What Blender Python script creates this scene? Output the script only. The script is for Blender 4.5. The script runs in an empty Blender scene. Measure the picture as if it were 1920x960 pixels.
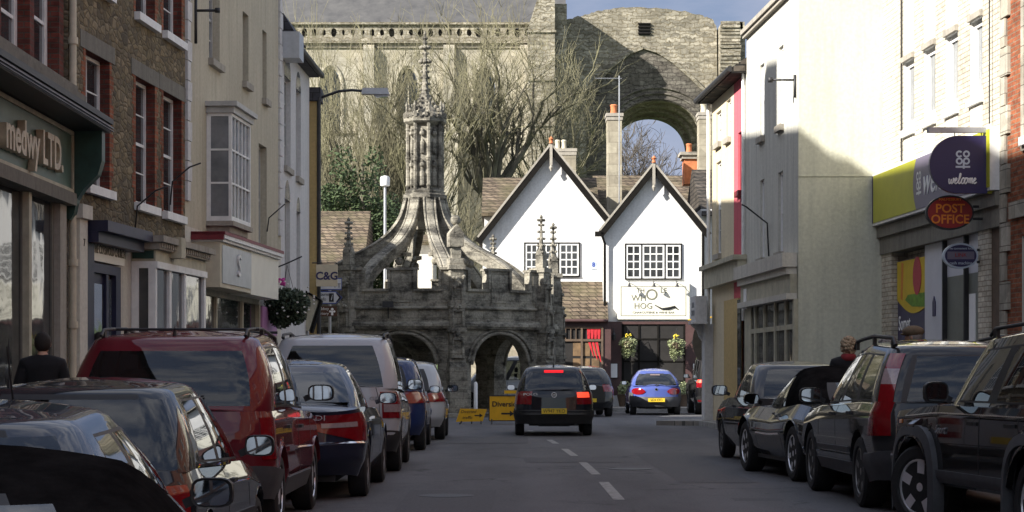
import bpy, bmesh, math, random
from mathutils import Vector, Matrix, geometry, noise
PI=math.pi; rad=math.radians
F=3800.0; CX=960.0; HY=700.0; HC=1.3
C=bpy.context.scene.collection
def lerp(a,b,t): return a+(b-a)*t
def clamp(x,a=0.,b=1.): return max(a,min(b,x))
def sstep(x): x=clamp(x); return x*x*(3-2*x)
def gz(x,y): return -0.16*(1-sstep((y-13)/4.0))
def interp(pts,x):
    if x<=pts[0][0]: return pts[0][1]
    for (a,b),(c,d) in zip(pts,pts[1:]):
        if x<=c: return lerp(b,d,(x-a)/(c-a) if c>a else 0)
    return pts[-1][1]
def sinterp(pts,x,w=.05):
    return (interp(pts,x-w)+interp(pts,x-w/3)+interp(pts,x+w/3)+interp(pts,x+w))/4
# ---------------------------------------------------------------- mesh builder
class MB:
    def __init__(s): s.v=[]; s.f=[]; s.m=[]
    def quad(s,pts,m=0):
        n=len(s.v); s.v+= [tuple(p) for p in pts]; s.f.append(tuple(range(n,n+len(pts)))); s.m.append(m)
    def box(s,x0,x1,y0,y1,z0,z1,m=0):
        if x0>x1:x0,x1=x1,x0
        if y0>y1:y0,y1=y1,y0
        if z0>z1:z0,z1=z1,z0
        n=len(s.v)
        s.v+=[(x0,y0,z0),(x1,y0,z0),(x1,y1,z0),(x0,y1,z0),(x0,y0,z1),(x1,y0,z1),(x1,y1,z1),(x0,y1,z1)]
        for f in ((0,3,2,1),(4,5,6,7),(0,1,5,4),(1,2,6,5),(2,3,7,6),(3,0,4,7)):
            s.f.append(tuple(n+i for i in f)); s.m.append(m)
    def obox(s,a,b,w,h,m=0,up=Vector((0,0,1))):
        """bar from a to b, width w, height h"""
        a=Vector(a); b=Vector(b); d=(b-a).normalized()
        r=d.cross(up)
        if r.length<1e-4: r=Vector((1,0,0))
        r.normalize(); u=r.cross(d).normalized()
        n=len(s.v)
        for p in (a,b):
            for (i,j) in ((-1,-1),(1,-1),(1,1),(-1,1)):
                s.v.append(tuple(p+r*(i*w/2)+u*(j*h/2)))
        for f in ((0,1,2,3),(7,6,5,4),(0,4,5,1),(1,5,6,2),(2,6,7,3),(3,7,4,0)):
            s.f.append(tuple(n+i for i in f)); s.m.append(m)
    def tube(s,path,rr,n=8,m=0,cap=True):
        path=[Vector(p) for p in path]
        if not isinstance(rr,(list,tuple)): rr=[rr]*len(path)
        base=len(s.v); ref=None
        for i,p in enumerate(path):
            d=(path[min(i+1,len(path)-1)]-path[max(i-1,0)]).normalized()
            if ref is None:
                ref=d.orthogonal().normalized()
            ref=(ref-d*ref.dot(d))
            if ref.length<1e-5: ref=d.orthogonal()
            ref.normalize(); b=d.cross(ref)
            for k in range(n):
                a=2*PI*k/n
                s.v.append(tuple(p+(ref*math.cos(a)+b*math.sin(a))*rr[i]))
        for i in range(len(path)-1):
            for k in range(n):
                k2=(k+1)%n
                s.f.append((base+i*n+k,base+i*n+k2,base+(i+1)*n+k2,base+(i+1)*n+k)); s.m.append(m)
        if cap:
            s.f.append(tuple(base+k for k in reversed(range(n)))); s.m.append(m)
            e=base+(len(path)-1)*n
            s.f.append(tuple(e+k for k in range(n))); s.m.append(m)
    def lathe(s,prof,n=16,c=(0,0,0),m=0,axis='z',rot=0,sx=1,sy=1):
        base=len(s.v)
        for (r,z) in prof:
            for k in range(n):
                a=2*PI*k/n+rot; x=r*math.cos(a)*sx; y=r*math.sin(a)*sy
                if axis=='z': p=(c[0]+x,c[1]+y,c[2]+z)
                elif axis=='x': p=(c[0]+z,c[1]+x,c[2]+y)
                else: p=(c[0]+x,c[1]+z,c[2]+y)
                s.v.append(p)
        for i in range(len(prof)-1):
            for k in range(n):
                k2=(k+1)%n
                f=(base+i*n+k,base+i*n+k2,base+(i+1)*n+k2,base+(i+1)*n+k)
                s.f.append(f if axis!='y' else f[::-1]); s.m.append(m)
        s.f.append(tuple(base+k for k in reversed(range(n)))); s.m.append(m)
        e=base+(len(prof)-1)*n
        s.f.append(tuple(e+k for k in range(n))); s.m.append(m)
    def plate(s,outer,holes,y0,y1,m=0,plane='xz',mside=None):
        """extruded polygon with holes; outline in the xz plane, thickness along y"""
        if mside is None: mside=m
        loops=[outer]+list(holes)
        def pt(p,y):
            if plane=='xz': return (p[0],y,p[1])
            if plane=='yz': return (y,p[0],p[1])
            return (p[0],p[1],y)
        flat=[p for l in loops for p in l]
        tr=geometry.tessellate_polygon([[Vector((p[0],p[1],0)) for p in l] for l in loops])
        for y in (y0,y1):
            n=len(s.v); s.v+=[pt(p,y) for p in flat]
            for t in tr: s.f.append(tuple(n+i for i in t)); s.m.append(m)
        for l in loops:
            for a,b in zip(l,l[1:]+l[:1]):
                s.quad([pt(a,y0),pt(b,y0),pt(b,y1),pt(a,y1)],mside)
    def sphere(s,c,r,n=10,k=7,m=0,sc=(1,1,1)):
        prof=[(max(1e-4,r*math.sin(PI*i/k)),-r*math.cos(PI*i/k)) for i in range(k+1)]
        b=len(s.v); s.lathe(prof,n,(0,0,0),m)
        for i in range(b,len(s.v)):
            x,y,z=s.v[i]; s.v[i]=(c[0]+x*sc[0],c[1]+y*sc[1],c[2]+z*sc[2])
    def build(s,name,mats,parent=None,smooth=False,fix=True,merge=0):
        me=bpy.data.meshes.new(name)
        me.from_pydata(s.v,[],s.f)
        if not isinstance(mats,(list,tuple)): mats=[mats]
        for a in mats: me.materials.append(M(a) if isinstance(a,str) else a)
        for p,mi in zip(me.polygons,s.m): p.material_index=min(mi,len(mats)-1)
        if fix or merge:
            bm=bmesh.new(); bm.from_mesh(me)
            if merge: bmesh.ops.remove_doubles(bm,verts=bm.verts,dist=merge)
            if fix: bmesh.ops.recalc_face_normals(bm,faces=bm.faces)
            bm.to_mesh(me); bm.free()
        if smooth:
            for p in me.polygons: p.use_smooth=True
            if smooth!=True:
                me.set_sharp_from_angle(angle=rad(smooth))
        o=bpy.data.objects.new(name,me); C.objects.link(o)
        if parent is not None: o.parent=parent
        return o
def thing(name,label,cat,loc=(0,0,0),rz=0,group=None):
    o=bpy.data.objects.new(name,None); C.objects.link(o); o.empty_display_size=.2
    o.location=loc; o.rotation_euler=(0,0,rz); o['label']=label; o['category']=cat
    if group: o['group']=group
    return o
def tag(o,label,cat,group=None):
    o['label']=label; o['category']=cat
    if group: o['group']=group
    return o
def struct(o): o['kind']='structure'; return o
def copy_tree(o,parent=None):
    c=o.copy(); C.objects.link(c); c.parent=parent
    for ch in [k for k in bpy.data.objects if k.parent==o]: copy_tree(ch,c)
    return c
def text(name,s,size,mat,parent,loc,rot=(PI/2,0,0),ext=.004,align='CENTER',shear=0,sx=1,space=1,bold=0):
    cu=bpy.data.curves.new('t','FONT'); cu.body=s; cu.size=size; cu.extrude=ext
    cu.align_x=align; cu.align_y='CENTER'; cu.shear=shear; cu.space_character=space; cu.offset=bold
    cu.resolution_u=3
    t=bpy.data.objects.new('t',cu); C.objects.link(t)
    dg=bpy.context.evaluated_depsgraph_get()
    me=bpy.data.meshes.new_from_object(t.evaluated_get(dg))
    bpy.data.objects.remove(t); bpy.data.curves.remove(cu)
    me.materials.clear(); me.materials.append(M(mat))
    o=bpy.data.objects.new(name,me); C.objects.link(o); o.parent=parent
    o.location=loc; o.rotation_euler=rot; o.scale=(sx,1,1)
    return o
# ---------------------------------------------------------------- materials
MATS={}
def M(n): return MATS[n]
class NT:
    def __init__(s,name):
        m=bpy.data.materials.new(name); m.use_nodes=True; s.m=m; s.t=m.node_tree; s.n=s.t.nodes; s.l=s.t.links
        s.b=s.n['Principled BSDF']; MATS[name]=m
        tc=s.n.new('ShaderNodeTexCoord'); s.co=tc.outputs['Object']
    def new(s,t,**k):
        x=s.n.new(t)
        for a,b in k.items():
            if a in x.inputs.keys() if hasattr(x.inputs,'keys') else False: x.inputs[a].default_value=b
            else: setattr(x,a,b)
        return x
    def link(s,a,b): s.l.new(a,b)
    def mapping(s,scale,src=None,loc=(0,0,0)):
        x=s.n.new('ShaderNodeMapping'); x.inputs['Scale'].default_value=scale; x.inputs['Location'].default_value=loc
        s.link(src or s.co,x.inputs['Vector']); return x.outputs[0]
    def noise(s,scale,detail=5,rough=.6,vec=None):
        x=s.n.new('ShaderNodeTexNoise'); x.inputs['Scale'].default_value=scale; x.inputs['Detail'].default_value=detail
        x.inputs['Roughness'].default_value=rough; s.link(vec or s.co,x.inputs['Vector']); return x.outputs['Fac']
    def ramp(s,fac,stops,interp='LINEAR'):
        x=s.n.new('ShaderNodeValToRGB'); x.color_ramp.interpolation=interp
        e=x.color_ramp.elements
        while len(e)<len(stops): e.new(.5)
        for i,(p,c) in enumerate(stops):
            e[i].position=p; e[i].color=(c[0],c[1],c[2],1) if hasattr(c,'__len__') else (c,c,c,1)
        s.link(fac,x.inputs[0]); return x.outputs[0]
    def mix(s,a,b,fac,mode='MIX'):
        x=s.n.new('ShaderNodeMix'); x.data_type='RGBA'; x.blend_type=mode
        for v,i in ((fac,0),(a,6),(b,7)):
            if isinstance(v,(int,float)): x.inputs[i].default_value=v
            elif isinstance(v,tuple): x.inputs[i].default_value=(v[0],v[1],v[2],1)
            else: s.link(v,x.inputs[i])
        return x.outputs[2]
    def bump(s,h,st=.5,dist=.02):
        x=s.n.new('ShaderNodeBump'); x.inputs['Strength'].default_value=st; x.inputs['Distance'].default_value=dist
        s.link(h,x.inputs['Height']); s.link(x.outputs[0],s.b.inputs['Normal']); return x
    def base(s,c):
        if isinstance(c,tuple): s.b.inputs['Base Color'].default_value=(c[0],c[1],c[2],1)
        else: s.link(c,s.b.inputs['Base Color'])
    def set(s,**k):
        for a,b in k.items():
            s.b.inputs[a.replace('_',' ')].default_value=b
        return s
def plain(name,c,rough=.6,var=.18,scale=3,bump=0,metal=0,coat=0,spec=.5,ts=None):
    t=NT(name); t.set(Roughness=rough,Metallic=metal)
    t.b.inputs['Specular IOR Level'].default_value=spec
    if coat: t.b.inputs['Coat Weight'].default_value=coat; t.b.inputs['Coat Roughness'].default_value=.04
    if var:
        v=t.mapping(ts) if ts else None
        f=t.noise(scale,6,.65,v); hi=tuple(min(1,x*(1+var)) for x in c); lo=tuple(x*(1-var) for x in c)
        t.base(t.ramp(f,[(.3,lo),(.7,hi)]))
        if bump: t.bump(t.noise(scale*6,5),bump,.02)
    else: t.base(c)
    return t
def render_wall(name,c,dirt,amt=.5,seed=0,bump=.15):
    """painted render with vertical streaks, patches and grime"""
    t=NT(name); t.set(Roughness=.9); t.b.inputs['Specular IOR Level'].default_value=.2
    st=t.noise(1.0,6,.7,t.mapping((5,5,.35),loc=(seed,0,0)))
    pa=t.noise(.55,7,.65,t.mapping((1,1,1),loc=(seed*2,3,0)))
    a=t.ramp(st,[(.45,0),(.72,1)]); b=t.ramp(pa,[(.42,0),(.7,1)])
    x=t.mix(c,dirt,t.mix((0,0,0),a,amt)); x=t.mix(x,tuple(k*.8 for k in c),t.mix((0,0,0),b,.7))
    fine=t.ramp(t.noise(14,4,.6),[(.3,.88),(.7,1.08)])
    x=t.mix(x,fine,1.0,'MULTIPLY')
    t.base(x); t.bump(t.noise(9,8,.7),bump,.03); return t
def xz(t,sx=1,sz=1):
    sp=t.n.new('ShaderNodeSeparateXYZ'); t.link(t.co,sp.inputs[0])
    ad=t.n.new('ShaderNodeMath'); ad.operation='ADD'; t.link(sp.outputs[0],ad.inputs[0]); t.link(sp.outputs[1],ad.inputs[1])
    cb=t.n.new('ShaderNodeCombineXYZ'); t.link(ad.outputs[0],cb.inputs[0]); t.link(sp.outputs[2],cb.inputs[1])
    mp=t.n.new('ShaderNodeMapping'); mp.inputs['Scale'].default_value=(sx,sz,1); t.link(cb.outputs[0],mp.inputs[0])
    return mp.outputs[0]
def bricks(name,c1,c2,mortar,bw=.225,bh=.075,ms=.012,var=.5,rough=.9,bump=.4,dirt=None,wob=.0,bias=0):
    t=NT(name); t.set(Roughness=rough); t.b.inputs['Specular IOR Level'].default_value=.2
    v=xz(t)
    if wob:
        nz=t.n.new('ShaderNodeTexNoise'); nz.inputs['Scale'].default_value=2.5; t.link(t.co,nz.inputs['Vector'])
        ma=t.n.new('ShaderNodeVectorMath'); ma.operation='SCALE'; ma.inputs['Scale'].default_value=wob; t.link(nz.outputs['Color'],ma.inputs[0])
        mb=t.n.new('ShaderNodeVectorMath'); mb.operation='ADD'; t.link(v,mb.inputs[0]); t.link(ma.outputs[0],mb.inputs[1]); v=mb.outputs[0]
    b=t.n.new('ShaderNodeTexBrick'); t.link(v,b.inputs['Vector'])
    b.inputs['Scale'].default_value=1; b.inputs['Brick Width'].default_value=bw; b.inputs['Row Height'].default_value=bh
    b.inputs['Mortar Size'].default_value=ms; b.inputs['Mortar Smooth'].default_value=.4; b.inputs['Bias'].default_value=bias
    for k,c in (('Color1',c1),('Color2',c2),('Mortar',mortar)): b.inputs[k].default_value=(*c,1)
    x=t.mix(b.outputs['Color'],t.ramp(t.noise(6,6,.7),[(.25,1-var),(.75,1+var*.4)]),1.0,'MULTIPLY')
    wn=t.n.new('ShaderNodeTexVoronoi'); wn.inputs['Scale'].default_value=1; wm=t.n.new('ShaderNodeMapping'); wm.inputs['Scale'].default_value=(1/bw,1/bh,1); t.link(v,wm.inputs[0]); t.link(wm.outputs[0],wn.inputs['Vector'])
    ws=t.n.new('ShaderNodeSeparateColor'); t.link(wn.outputs['Color'],ws.inputs[0]); x=t.mix(x,t.ramp(ws.outputs[0],[(0,.62),(.5,1.0),(1,1.35)]),.8*var*2 if var<.5 else .85,'MULTIPLY')
    x=t.mix(x,t.ramp(t.noise(.5,6,.7,t.mapping((1,1,.5),loc=(4,2,2))),[(.35,.75),(.65,1.12)]),.9,'MULTIPLY')
    if dirt:
        x=t.mix(x,dirt,t.ramp(t.noise(.9,7,.7,t.mapping((1.2,1.2,.6))),[(.45,0),(.7,.75)]))
    t.base(x)
    inv=t.ramp(b.outputs['Fac'],[(0,1),(1,0)])
    t.bump(t.mix(inv,t.noise(12,6,.7),.35),bump,.02); return t
def rubble(name,tones,mortar,sx=5,sz=8,dirt=None,bump=.7):
    t=NT(name); t.set(Roughness=.95); t.b.inputs['Specular IOR Level'].default_value=.15
    nz=t.n.new('ShaderNodeTexNoise'); nz.inputs['Scale'].default_value=3; t.link(t.co,nz.inputs['Vector'])
    ma=t.n.new('ShaderNodeVectorMath'); ma.operation='SCALE'; ma.inputs['Scale'].default_value=.12; t.link(nz.outputs['Color'],ma.inputs[0])
    mb=t.n.new('ShaderNodeVectorMath'); mb.operation='ADD'; t.link(t.co,mb.inputs[0]); t.link(ma.outputs[0],mb.inputs[1])
    v=t.mapping((sx,sx,sz),mb.outputs[0])
    a=t.n.new('ShaderNodeTexVoronoi'); a.inputs['Scale'].default_value=1; t.link(v,a.inputs['Vector'])
    e=t.n.new('ShaderNodeTexVoronoi'); e.feature='DISTANCE_TO_EDGE'; e.inputs['Scale'].default_value=1; t.link(v,e.inputs['Vector'])
    sp=t.n.new('ShaderNodeSeparateColor'); t.link(a.outputs['Color'],sp.inputs[0])
    n=len(tones); col=t.ramp(sp.outputs[0],[((i+.5)/n,c) for i,c in enumerate(tones)])
    ed=t.ramp(e.outputs['Distance'],[(.02,1),(.09,0)])
    x=t.mix(col,mortar,ed)
    x=t.mix(x,t.ramp(t.noise(7,7,.75),[(.25,.6),(.75,1.25)]),1.0,'MULTIPLY')
    if dirt: x=t.mix(x,dirt,t.ramp(t.noise(.7,7,.7),[(.45,0),(.68,.8)]))
    t.base(x)
    t.bump(t.mix(t.ramp(e.outputs['Distance'],[(0,0),(.2,1)]),t.noise(10,6,.7),.4),bump,.04); return t
def emit(name,c,s):
    t=NT(name); t.base(c); t.b.inputs['Emission Color'].default_value=(*c,1); t.b.inputs['Emission Strength'].default_value=s
def make_mats():
    plain('seat_cloth',(.05,.05,.055),.95,.3,12)
    # ground
    t=NT('asphalt'); t.set(Roughness=.85)
    g=t.ramp(t.noise(34,5,.85),[(.3,(.052,.051,.055)),(.5,(.098,.095,.099)),(.7,(.165,.161,.164))])
    pt=t.ramp(t.noise(.35,7,.7,t.mapping((1.6,.45,1))),[(.32,.7),(.5,1.0),(.72,1.28)])
    x=t.mix(g,pt,1.0,'MULTIPLY')
    sp=t.n.new('ShaderNodeSeparateXYZ'); t.link(t.co,sp.inputs[0]); wv=t.n.new('ShaderNodeMath'); wv.operation='SINE'
    ml=t.n.new('ShaderNodeMath'); ml.operation='MULTIPLY'; ml.inputs[1].default_value=3.6; t.link(sp.outputs[0],ml.inputs[0]); t.link(ml.outputs[0],wv.inputs[0])
    x=t.mix(x,t.ramp(wv.outputs[0],[(.1,.93),(.9,1.08)]),1.0,'MULTIPLY')
    vo=t.n.new('ShaderNodeTexVoronoi'); vo.feature='DISTANCE_TO_EDGE'; vo.inputs['Scale'].default_value=.45
    nz=t.n.new('ShaderNodeTexNoise'); nz.inputs['Scale'].default_value=1.5; nz.inputs['Detail'].default_value=6; t.link(t.co,nz.inputs['Vector'])
    mv=t.n.new('ShaderNodeVectorMath'); mv.operation='ADD'; t.link(t.co,mv.inputs[0]); t.link(nz.outputs['Color'],mv.inputs[1]); t.link(mv.outputs[0],vo.inputs['Vector'])
    x=t.mix(x,(.03,.03,.03),t.mix((0,0,0),t.ramp(vo.outputs['Distance'],[(0,1),(.022,0)]),t.ramp(t.noise(.5,3),[(.45,0),(.6,.85)])))
    x=t.mix(x,(.025,.025,.026),t.ramp(t.noise(1.3,4,.6,t.mapping((1.3,.5,1),loc=(3,1,0))),[(.64,0),(.74,.55)]))
    x=t.mix(x,(.2,.19,.18),t.ramp(t.noise(3.2,4,.6,t.mapping((1,.4,1))),[(.68,0),(.78,.35)]))
    t.base(x); t.bump(t.noise(90,3,.7),.5,.012)
    bricks('paving',(.24,.22,.2),(.3,.28,.26),(.1,.1,.1),.6,.45,.012,.35)
    # ground paving needs xy mapping
    t=NT('flagstone'); t.set(Roughness=.9); b=t.n.new('ShaderNodeTexBrick'); t.link(t.co,b.inputs['Vector']); b.inputs['Scale'].default_value=1
    b.inputs['Brick Width'].default_value=.9; b.inputs['Row Height'].default_value=.6; b.inputs['Mortar Size'].default_value=.012
    b.inputs['Color1'].default_value=(.22,.2,.18,1); b.inputs['Color2'].default_value=(.3,.28,.25,1); b.inputs['Mortar'].default_value=(.08,.08,.07,1)
    t.base(t.mix(b.outputs['Color'],t.ramp(t.noise(3,6,.7),[(.3,.7),(.7,1.15)]),1.0,'MULTIPLY'))
    plain('kerb',(.3,.29,.27),.9,.3,4,.3)
    plain('road_paint',(.27,.265,.25),.8,.5,9)
    plain('asphalt_patch',(.084,.082,.085),.85,.35,30,.3)
    plain('grass',(.07,.11,.035),.95,.4,2,.4)
    # walls
    rubble('rubble_stone',[(.17,.135,.08),(.26,.205,.125),(.11,.095,.068),(.31,.25,.16),(.2,.165,.10)],(.14,.118,.085),4.6,9.5,(.08,.072,.058))
    bricks('red_brick',(.33,.11,.052),(.25,.075,.04),(.22,.17,.12),.225,.075,.01,.45)
    bricks('dark_brick',(.2,.055,.04),(.13,.045,.035),(.1,.08,.065),.225,.075,.01,.4)
    bricks('cream_brick',(.66,.62,.52),(.57,.52,.42),(.36,.31,.25),.225,.085,.011,.25)
    bricks('quoin_stone',(.47,.44,.37),(.38,.35,.28),(.2,.18,.15),.5,.3,.01,.3)
    render_wall('cream_render',(.5,.455,.35),(.2,.18,.15),.45,1)
    render_wall('pale_render',(.6,.57,.5),(.3,.28,.25),.45,4)
    render_wall('white_render',(.62,.61,.6),(.36,.35,.34),.4,7)
    render_wall('green_cream_render',(.60,.60,.49),(.33,.34,.29),.42,11,.25)
    render_wall('facade_white',(.56,.55,.49),(.25,.25,.24),.6,13)
    render_wall('pink_render',(.6,.13,.16),(.3,.07,.09),.35,17)
    render_wall('peach_render',(.66,.57,.4),(.35,.28,.2),.3,19)
    render_wall('bright_white',(.76,.76,.75),(.5,.48,.44),.45,23,.2)
    render_wall('yellow_render',(.6,.44,.2),(.35,.25,.12),.3,29)
    render_wall('stone_trim',(.38,.35,.3),(.14,.13,.11),.6,31,.3)
    render_wall('dirty_trim',(.21,.2,.17),(.07,.068,.06),.6,33,.3)
    # old weathered limestone of the cross
    t=NT('cross_stone'); t.set(Roughness=.95); t.b.inputs['Specular IOR Level'].default_value=.15
    b=t.n.new('ShaderNodeTexBrick'); t.link(xz(t),b.inputs['Vector']); b.inputs['Scale'].default_value=1; b.inputs['Brick Width'].default_value=.55; b.inputs['Row Height'].default_value=.27; b.inputs['Mortar Size'].default_value=.008
    b.inputs['Color1'].default_value=(.37,.345,.285,1); b.inputs['Color2'].default_value=(.28,.26,.215,1); b.inputs['Mortar'].default_value=(.2,.18,.14,1)
    x=t.mix(b.outputs['Color'],(.05,.047,.042),t.ramp(t.noise(1.1,9,.75,t.mapping((1,1,2.0))),[(.45,0),(.60,.9)]))
    x=t.mix(x,(.40,.38,.31),t.ramp(t.noise(3.1,8,.7,t.mapping((1,1,1),loc=(5,2,1))),[(.55,0),(.72,.6)]))
    x=t.mix(x,t.ramp(t.noise(16,6,.8),[(.3,.6),(.7,1.25)]),1.0,'MULTIPLY')
    t.base(x); t.bump(t.noise(7,9,.75),.9,.05)
    t=NT('dark_cross_stone'); t.set(Roughness=.95); t.b.inputs['Specular IOR Level'].default_value=.15
    x=t.mix((.17,.155,.13),(.035,.033,.03),t.ramp(t.noise(1.6,9,.78,t.mapping((1,1,2.2))),[(.42,0),(.62,.9)]))
    x=t.mix(x,(.3,.28,.24),t.ramp(t.noise(3.6,8,.7,t.mapping((1,1,1.5),loc=(5,2,1))),[(.56,0),(.7,.7)]))
    x=t.mix(x,t.ramp(t.noise(18,6,.8),[(.3,.55),(.7,1.3)]),1.0,'MULTIPLY')
    t.base(x); t.bump(t.noise(7,9,.75),.9,.05)
    bricks('abbey_stone',(.45,.42,.345),(.40,.37,.30),(.32,.29,.23),.6,.3,.012,.28,.95,.5,(.34,.3,.21))
    bricks('ruin_stone',(.42,.385,.31),(.27,.25,.2),(.22,.19,.13),.62,.24,.03,.6,.95,.9,(.17,.15,.11),.5)
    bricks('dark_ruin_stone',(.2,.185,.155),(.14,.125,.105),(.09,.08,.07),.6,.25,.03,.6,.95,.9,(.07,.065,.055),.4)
    bricks('stone_tile',(.2,.155,.11),(.13,.1,.075),(.045,.035,.028),.3,.14,.02,.55,.95,.9,(.11,.1,.055),.05)
    bricks('dark_tile',(.1,.085,.07),(.065,.056,.048),(.02,.02,.02),.3,.16,.02,.5,.95,.9,None,.04)
    bricks('slate',(.085,.085,.095),(.065,.065,.075),(.03,.03,.03),.35,.2,.012,.3,.7,.4)
    t=NT('lead_roof'); t.set(Roughness=.7); t.base(t.ramp(t.noise(1.2,6,.7),[(.3,(.05,.05,.052)),(.7,(.10,.097,.094))]))
    bricks('chimney_stone',(.47,.43,.33),(.38,.34,.26),(.25,.22,.17),.6,.42,.01,.3,.9,.3,(.25,.22,.17))
    plain('terracotta',(.5,.17,.07),.85,.3,5,.2)
    # paints and metals
    plain('white_paint',(.74,.74,.72),.55,.12,5)
    plain('grey_paint',(.42,.42,.4),.6,.2,4)
    plain('black_paint',(.02,.02,.022),.5,.3,5)
    plain('black_timber',(.010,.009,.008),.8,.3,6,spec=.1)
    plain('brown_timber',(.11,.075,.05),.75,.3,6)
    plain('iron',(.022,.022,.024),.55,.3,8)
    plain('lead',(.17,.175,.19),.6,.25,4)
    plain('galvanised',(.42,.43,.45),.4,.12,6,0,.6)
    plain('dark_green_paint',(.022,.062,.05),.4,.35,3)
    plain('green_fascia',(.07,.125,.10),.45,.3,1.5)
    plain('gold_letter',(.52,.45,.33),.5,.2,8)
    plain('navy_paint',(.012,.013,.042),.45,.25,4)
    plain('cream_paint',(.55,.5,.38),.6,.15,4)
    plain('old_cream_paint',(.42,.39,.29),.65,.25,4)
    plain('maroon_paint',(.075,.038,.036),.55,.2,4)
    plain('crimson_paint',(.17,.012,.02),.5,.2,4)
    plain('sign_white',(.74,.72,.62),.5,.06,3)
    plain('sign_grey',(.25,.25,.25),.5,.1,3)
    plain('letter_grey',(.16,.16,.12),.6,.15,8)
    plain('coop_navy',(.025,.02,.085),.35,.1,2)
    plain('coop_lime',(.42,.42,.02),.35,.1,2)
    plain('coop_lilac',(.16,.14,.2),.4,.1,2)
    plain('sign_blue_white',(.5,.58,.68),.4,.05,3)
    plain('post_red',(.3,.012,.012),.35,.1,2)
    plain('post_orange',(.8,.24,.02),.5,.05,3)
    plain('diversion_yellow',(.78,.42,.005),.45,.12,5)
    plain('plate_yellow',(.75,.52,.03),.45,.06,9)
    plain('black_letter',(.012,.012,.012),.5,0)
    plain('road_sign_white',(.6,.62,.66),.4,.1,5)
    plain('road_sign_blue',(.05,.08,.28),.4,.1,5)
    plain('road_sign_brown',(.08,.03,.015),.4,.1,5)
    plain('tan_board',(.55,.48,.34),.5,.1,3)
    plain('poster_yellow',(.6,.42,.02),.5,.1,3); plain('poster_red',(.42,.04,.06),.5,.2,3); plain('poster_green',(.12,.25,.02),.5,.4,8); plain('poster_orange',(.6,.2,.03),.5,.2,3)
    plain('shop_white',(.55,.56,.62),.4,.06,2); plain('shop_green',(.07,.42,.04),.5,.05,3); plain('shop_grey',(.15,.16,.14),.4,.2,2)
    plain('lilac',(.42,.2,.4),.6,.1,4)
    plain('red_cloth',(.5,.02,.03),.8,.3,8); plain('paper',(.8,.8,.8),.6,.03,3)
    plain('plastic_black',(.02,.02,.021),.55,.2,10)
    plain('plastic_grey',(.07,.072,.078),.6,.2,10)
    plain('rubber',(.018,.018,.019),.8,.3,20,.1)
    plain('chrome',(.75,.75,.77),.15,0,3,0,1)
    plain('alloy',(.5,.5,.52),.3,.1,8,0,.85)
    plain('bright_alloy',(.85,.85,.87),.3,.05,8,0,.55)
    plain('dirty_alloy',(.22,.215,.21),.45,.2,12,0,.6)
    plain('lamp_red',(.2,.004,.008),.12,.15,30,0,0,1)
    plain('lamp_clear',(.32,.25,.25),.12,.15,30,0,0,1)
    plain('lamp_orange',(.6,.16,.01),.12,.15,30,0,0,1)
    plain('badge',(.6,.6,.62),.25,0,3,0,.8)
    emit('brake_light',(1,.02,.03),.45); emit('brake_light_orange',(1,.07,.03),.55); emit('lit_tube',(.8,.85,.2),1.0); emit('lit_window',(.95,.75,.4),.55)
    for n,c,me in (('paint_red',(.13,.006,.014),.15),('paint_navy',(.012,.014,.035),.3),('paint_blackblue',(.006,.008,.013),0),('paint_black',(.006,.006,.007),0),
                 ('paint_silver',(.42,.44,.47),.3),('paint_steel',(.025,.032,.048),.2),('paint_darkgrey',(.02,.021,.023),.2),('paint_grey',(.035,.036,.038),.2),
                 ('paint_blue',(.012,.026,.10),.2),('paint_kablue',(.065,.095,.31),.1),('paint_brown',(.035,.028,.025),.4),('paint_pale',(.46,.47,.49),.25)):
        t=NT(n); t.set(Roughness=.5,Metallic=me*.4); t.b.inputs['Coat Weight'].default_value=.9; t.b.inputs['Coat Roughness'].default_value=.02
        d=t.ramp(t.noise(2.5,6,.7),[(.42,0),(.8,.10)])
        t.base(t.mix(c,(.08,.075,.065),d)); t.b.inputs['Specular IOR Level'].default_value=.1
    t=NT('soft_top'); t.set(Roughness=1.0); t.b.inputs['Specular IOR Level'].default_value=0.0; t.base(t.ramp(t.noise(5,8,.7),[(.3,(.005,.005,.005)),(.7,(.019,.018,.018))])); t.bump(t.noise(6,7,.7),.25,.03)
    t=NT('car_glass'); t.set(Roughness=.03); t.b.inputs['Specular IOR Level'].default_value=.75; t.base(t.ramp(t.noise(1.6,4,.6),[(.35,(.006,.009,.01)),(.7,(.03,.04,.043))]))
    t=NT('grey_glass'); t.set(Roughness=.08); t.b.inputs['Specular IOR Level'].default_value=.5; t.base(t.ramp(t.noise(2.4,5,.6),[(.35,(.05,.06,.07)),(.7,(.11,.13,.145))]))
    for n_,tr_ in (('car_glass',(.30,.33,.33)),('grey_glass_x',(.4,.44,.46))):
        if n_ in MATS: bpy.data.materials.remove(MATS[n_])
        m_=bpy.data.materials.new(n_); m_.use_nodes=True; MATS[n_]=m_; q=m_.node_tree; q.nodes.remove(q.nodes['Principled BSDF'])
        out=q.nodes['Material Output']; a=q.nodes.new('ShaderNodeBsdfTransparent'); a.inputs[0].default_value=(*tr_,1)
        g=q.nodes.new('ShaderNodeBsdfGlossy'); g.inputs['Roughness'].default_value=.02; g.inputs['Color'].default_value=(.95,.97,1,1)
        f=q.nodes.new('ShaderNodeFresnel'); f.inputs[0].default_value=1.6
        d=q.nodes.new('ShaderNodeBsdfDiffuse'); d.inputs[0].default_value=(.06,.065,.065,1); dm=q.nodes.new('ShaderNodeMixShader'); dm.inputs[0].default_value=.12
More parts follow.
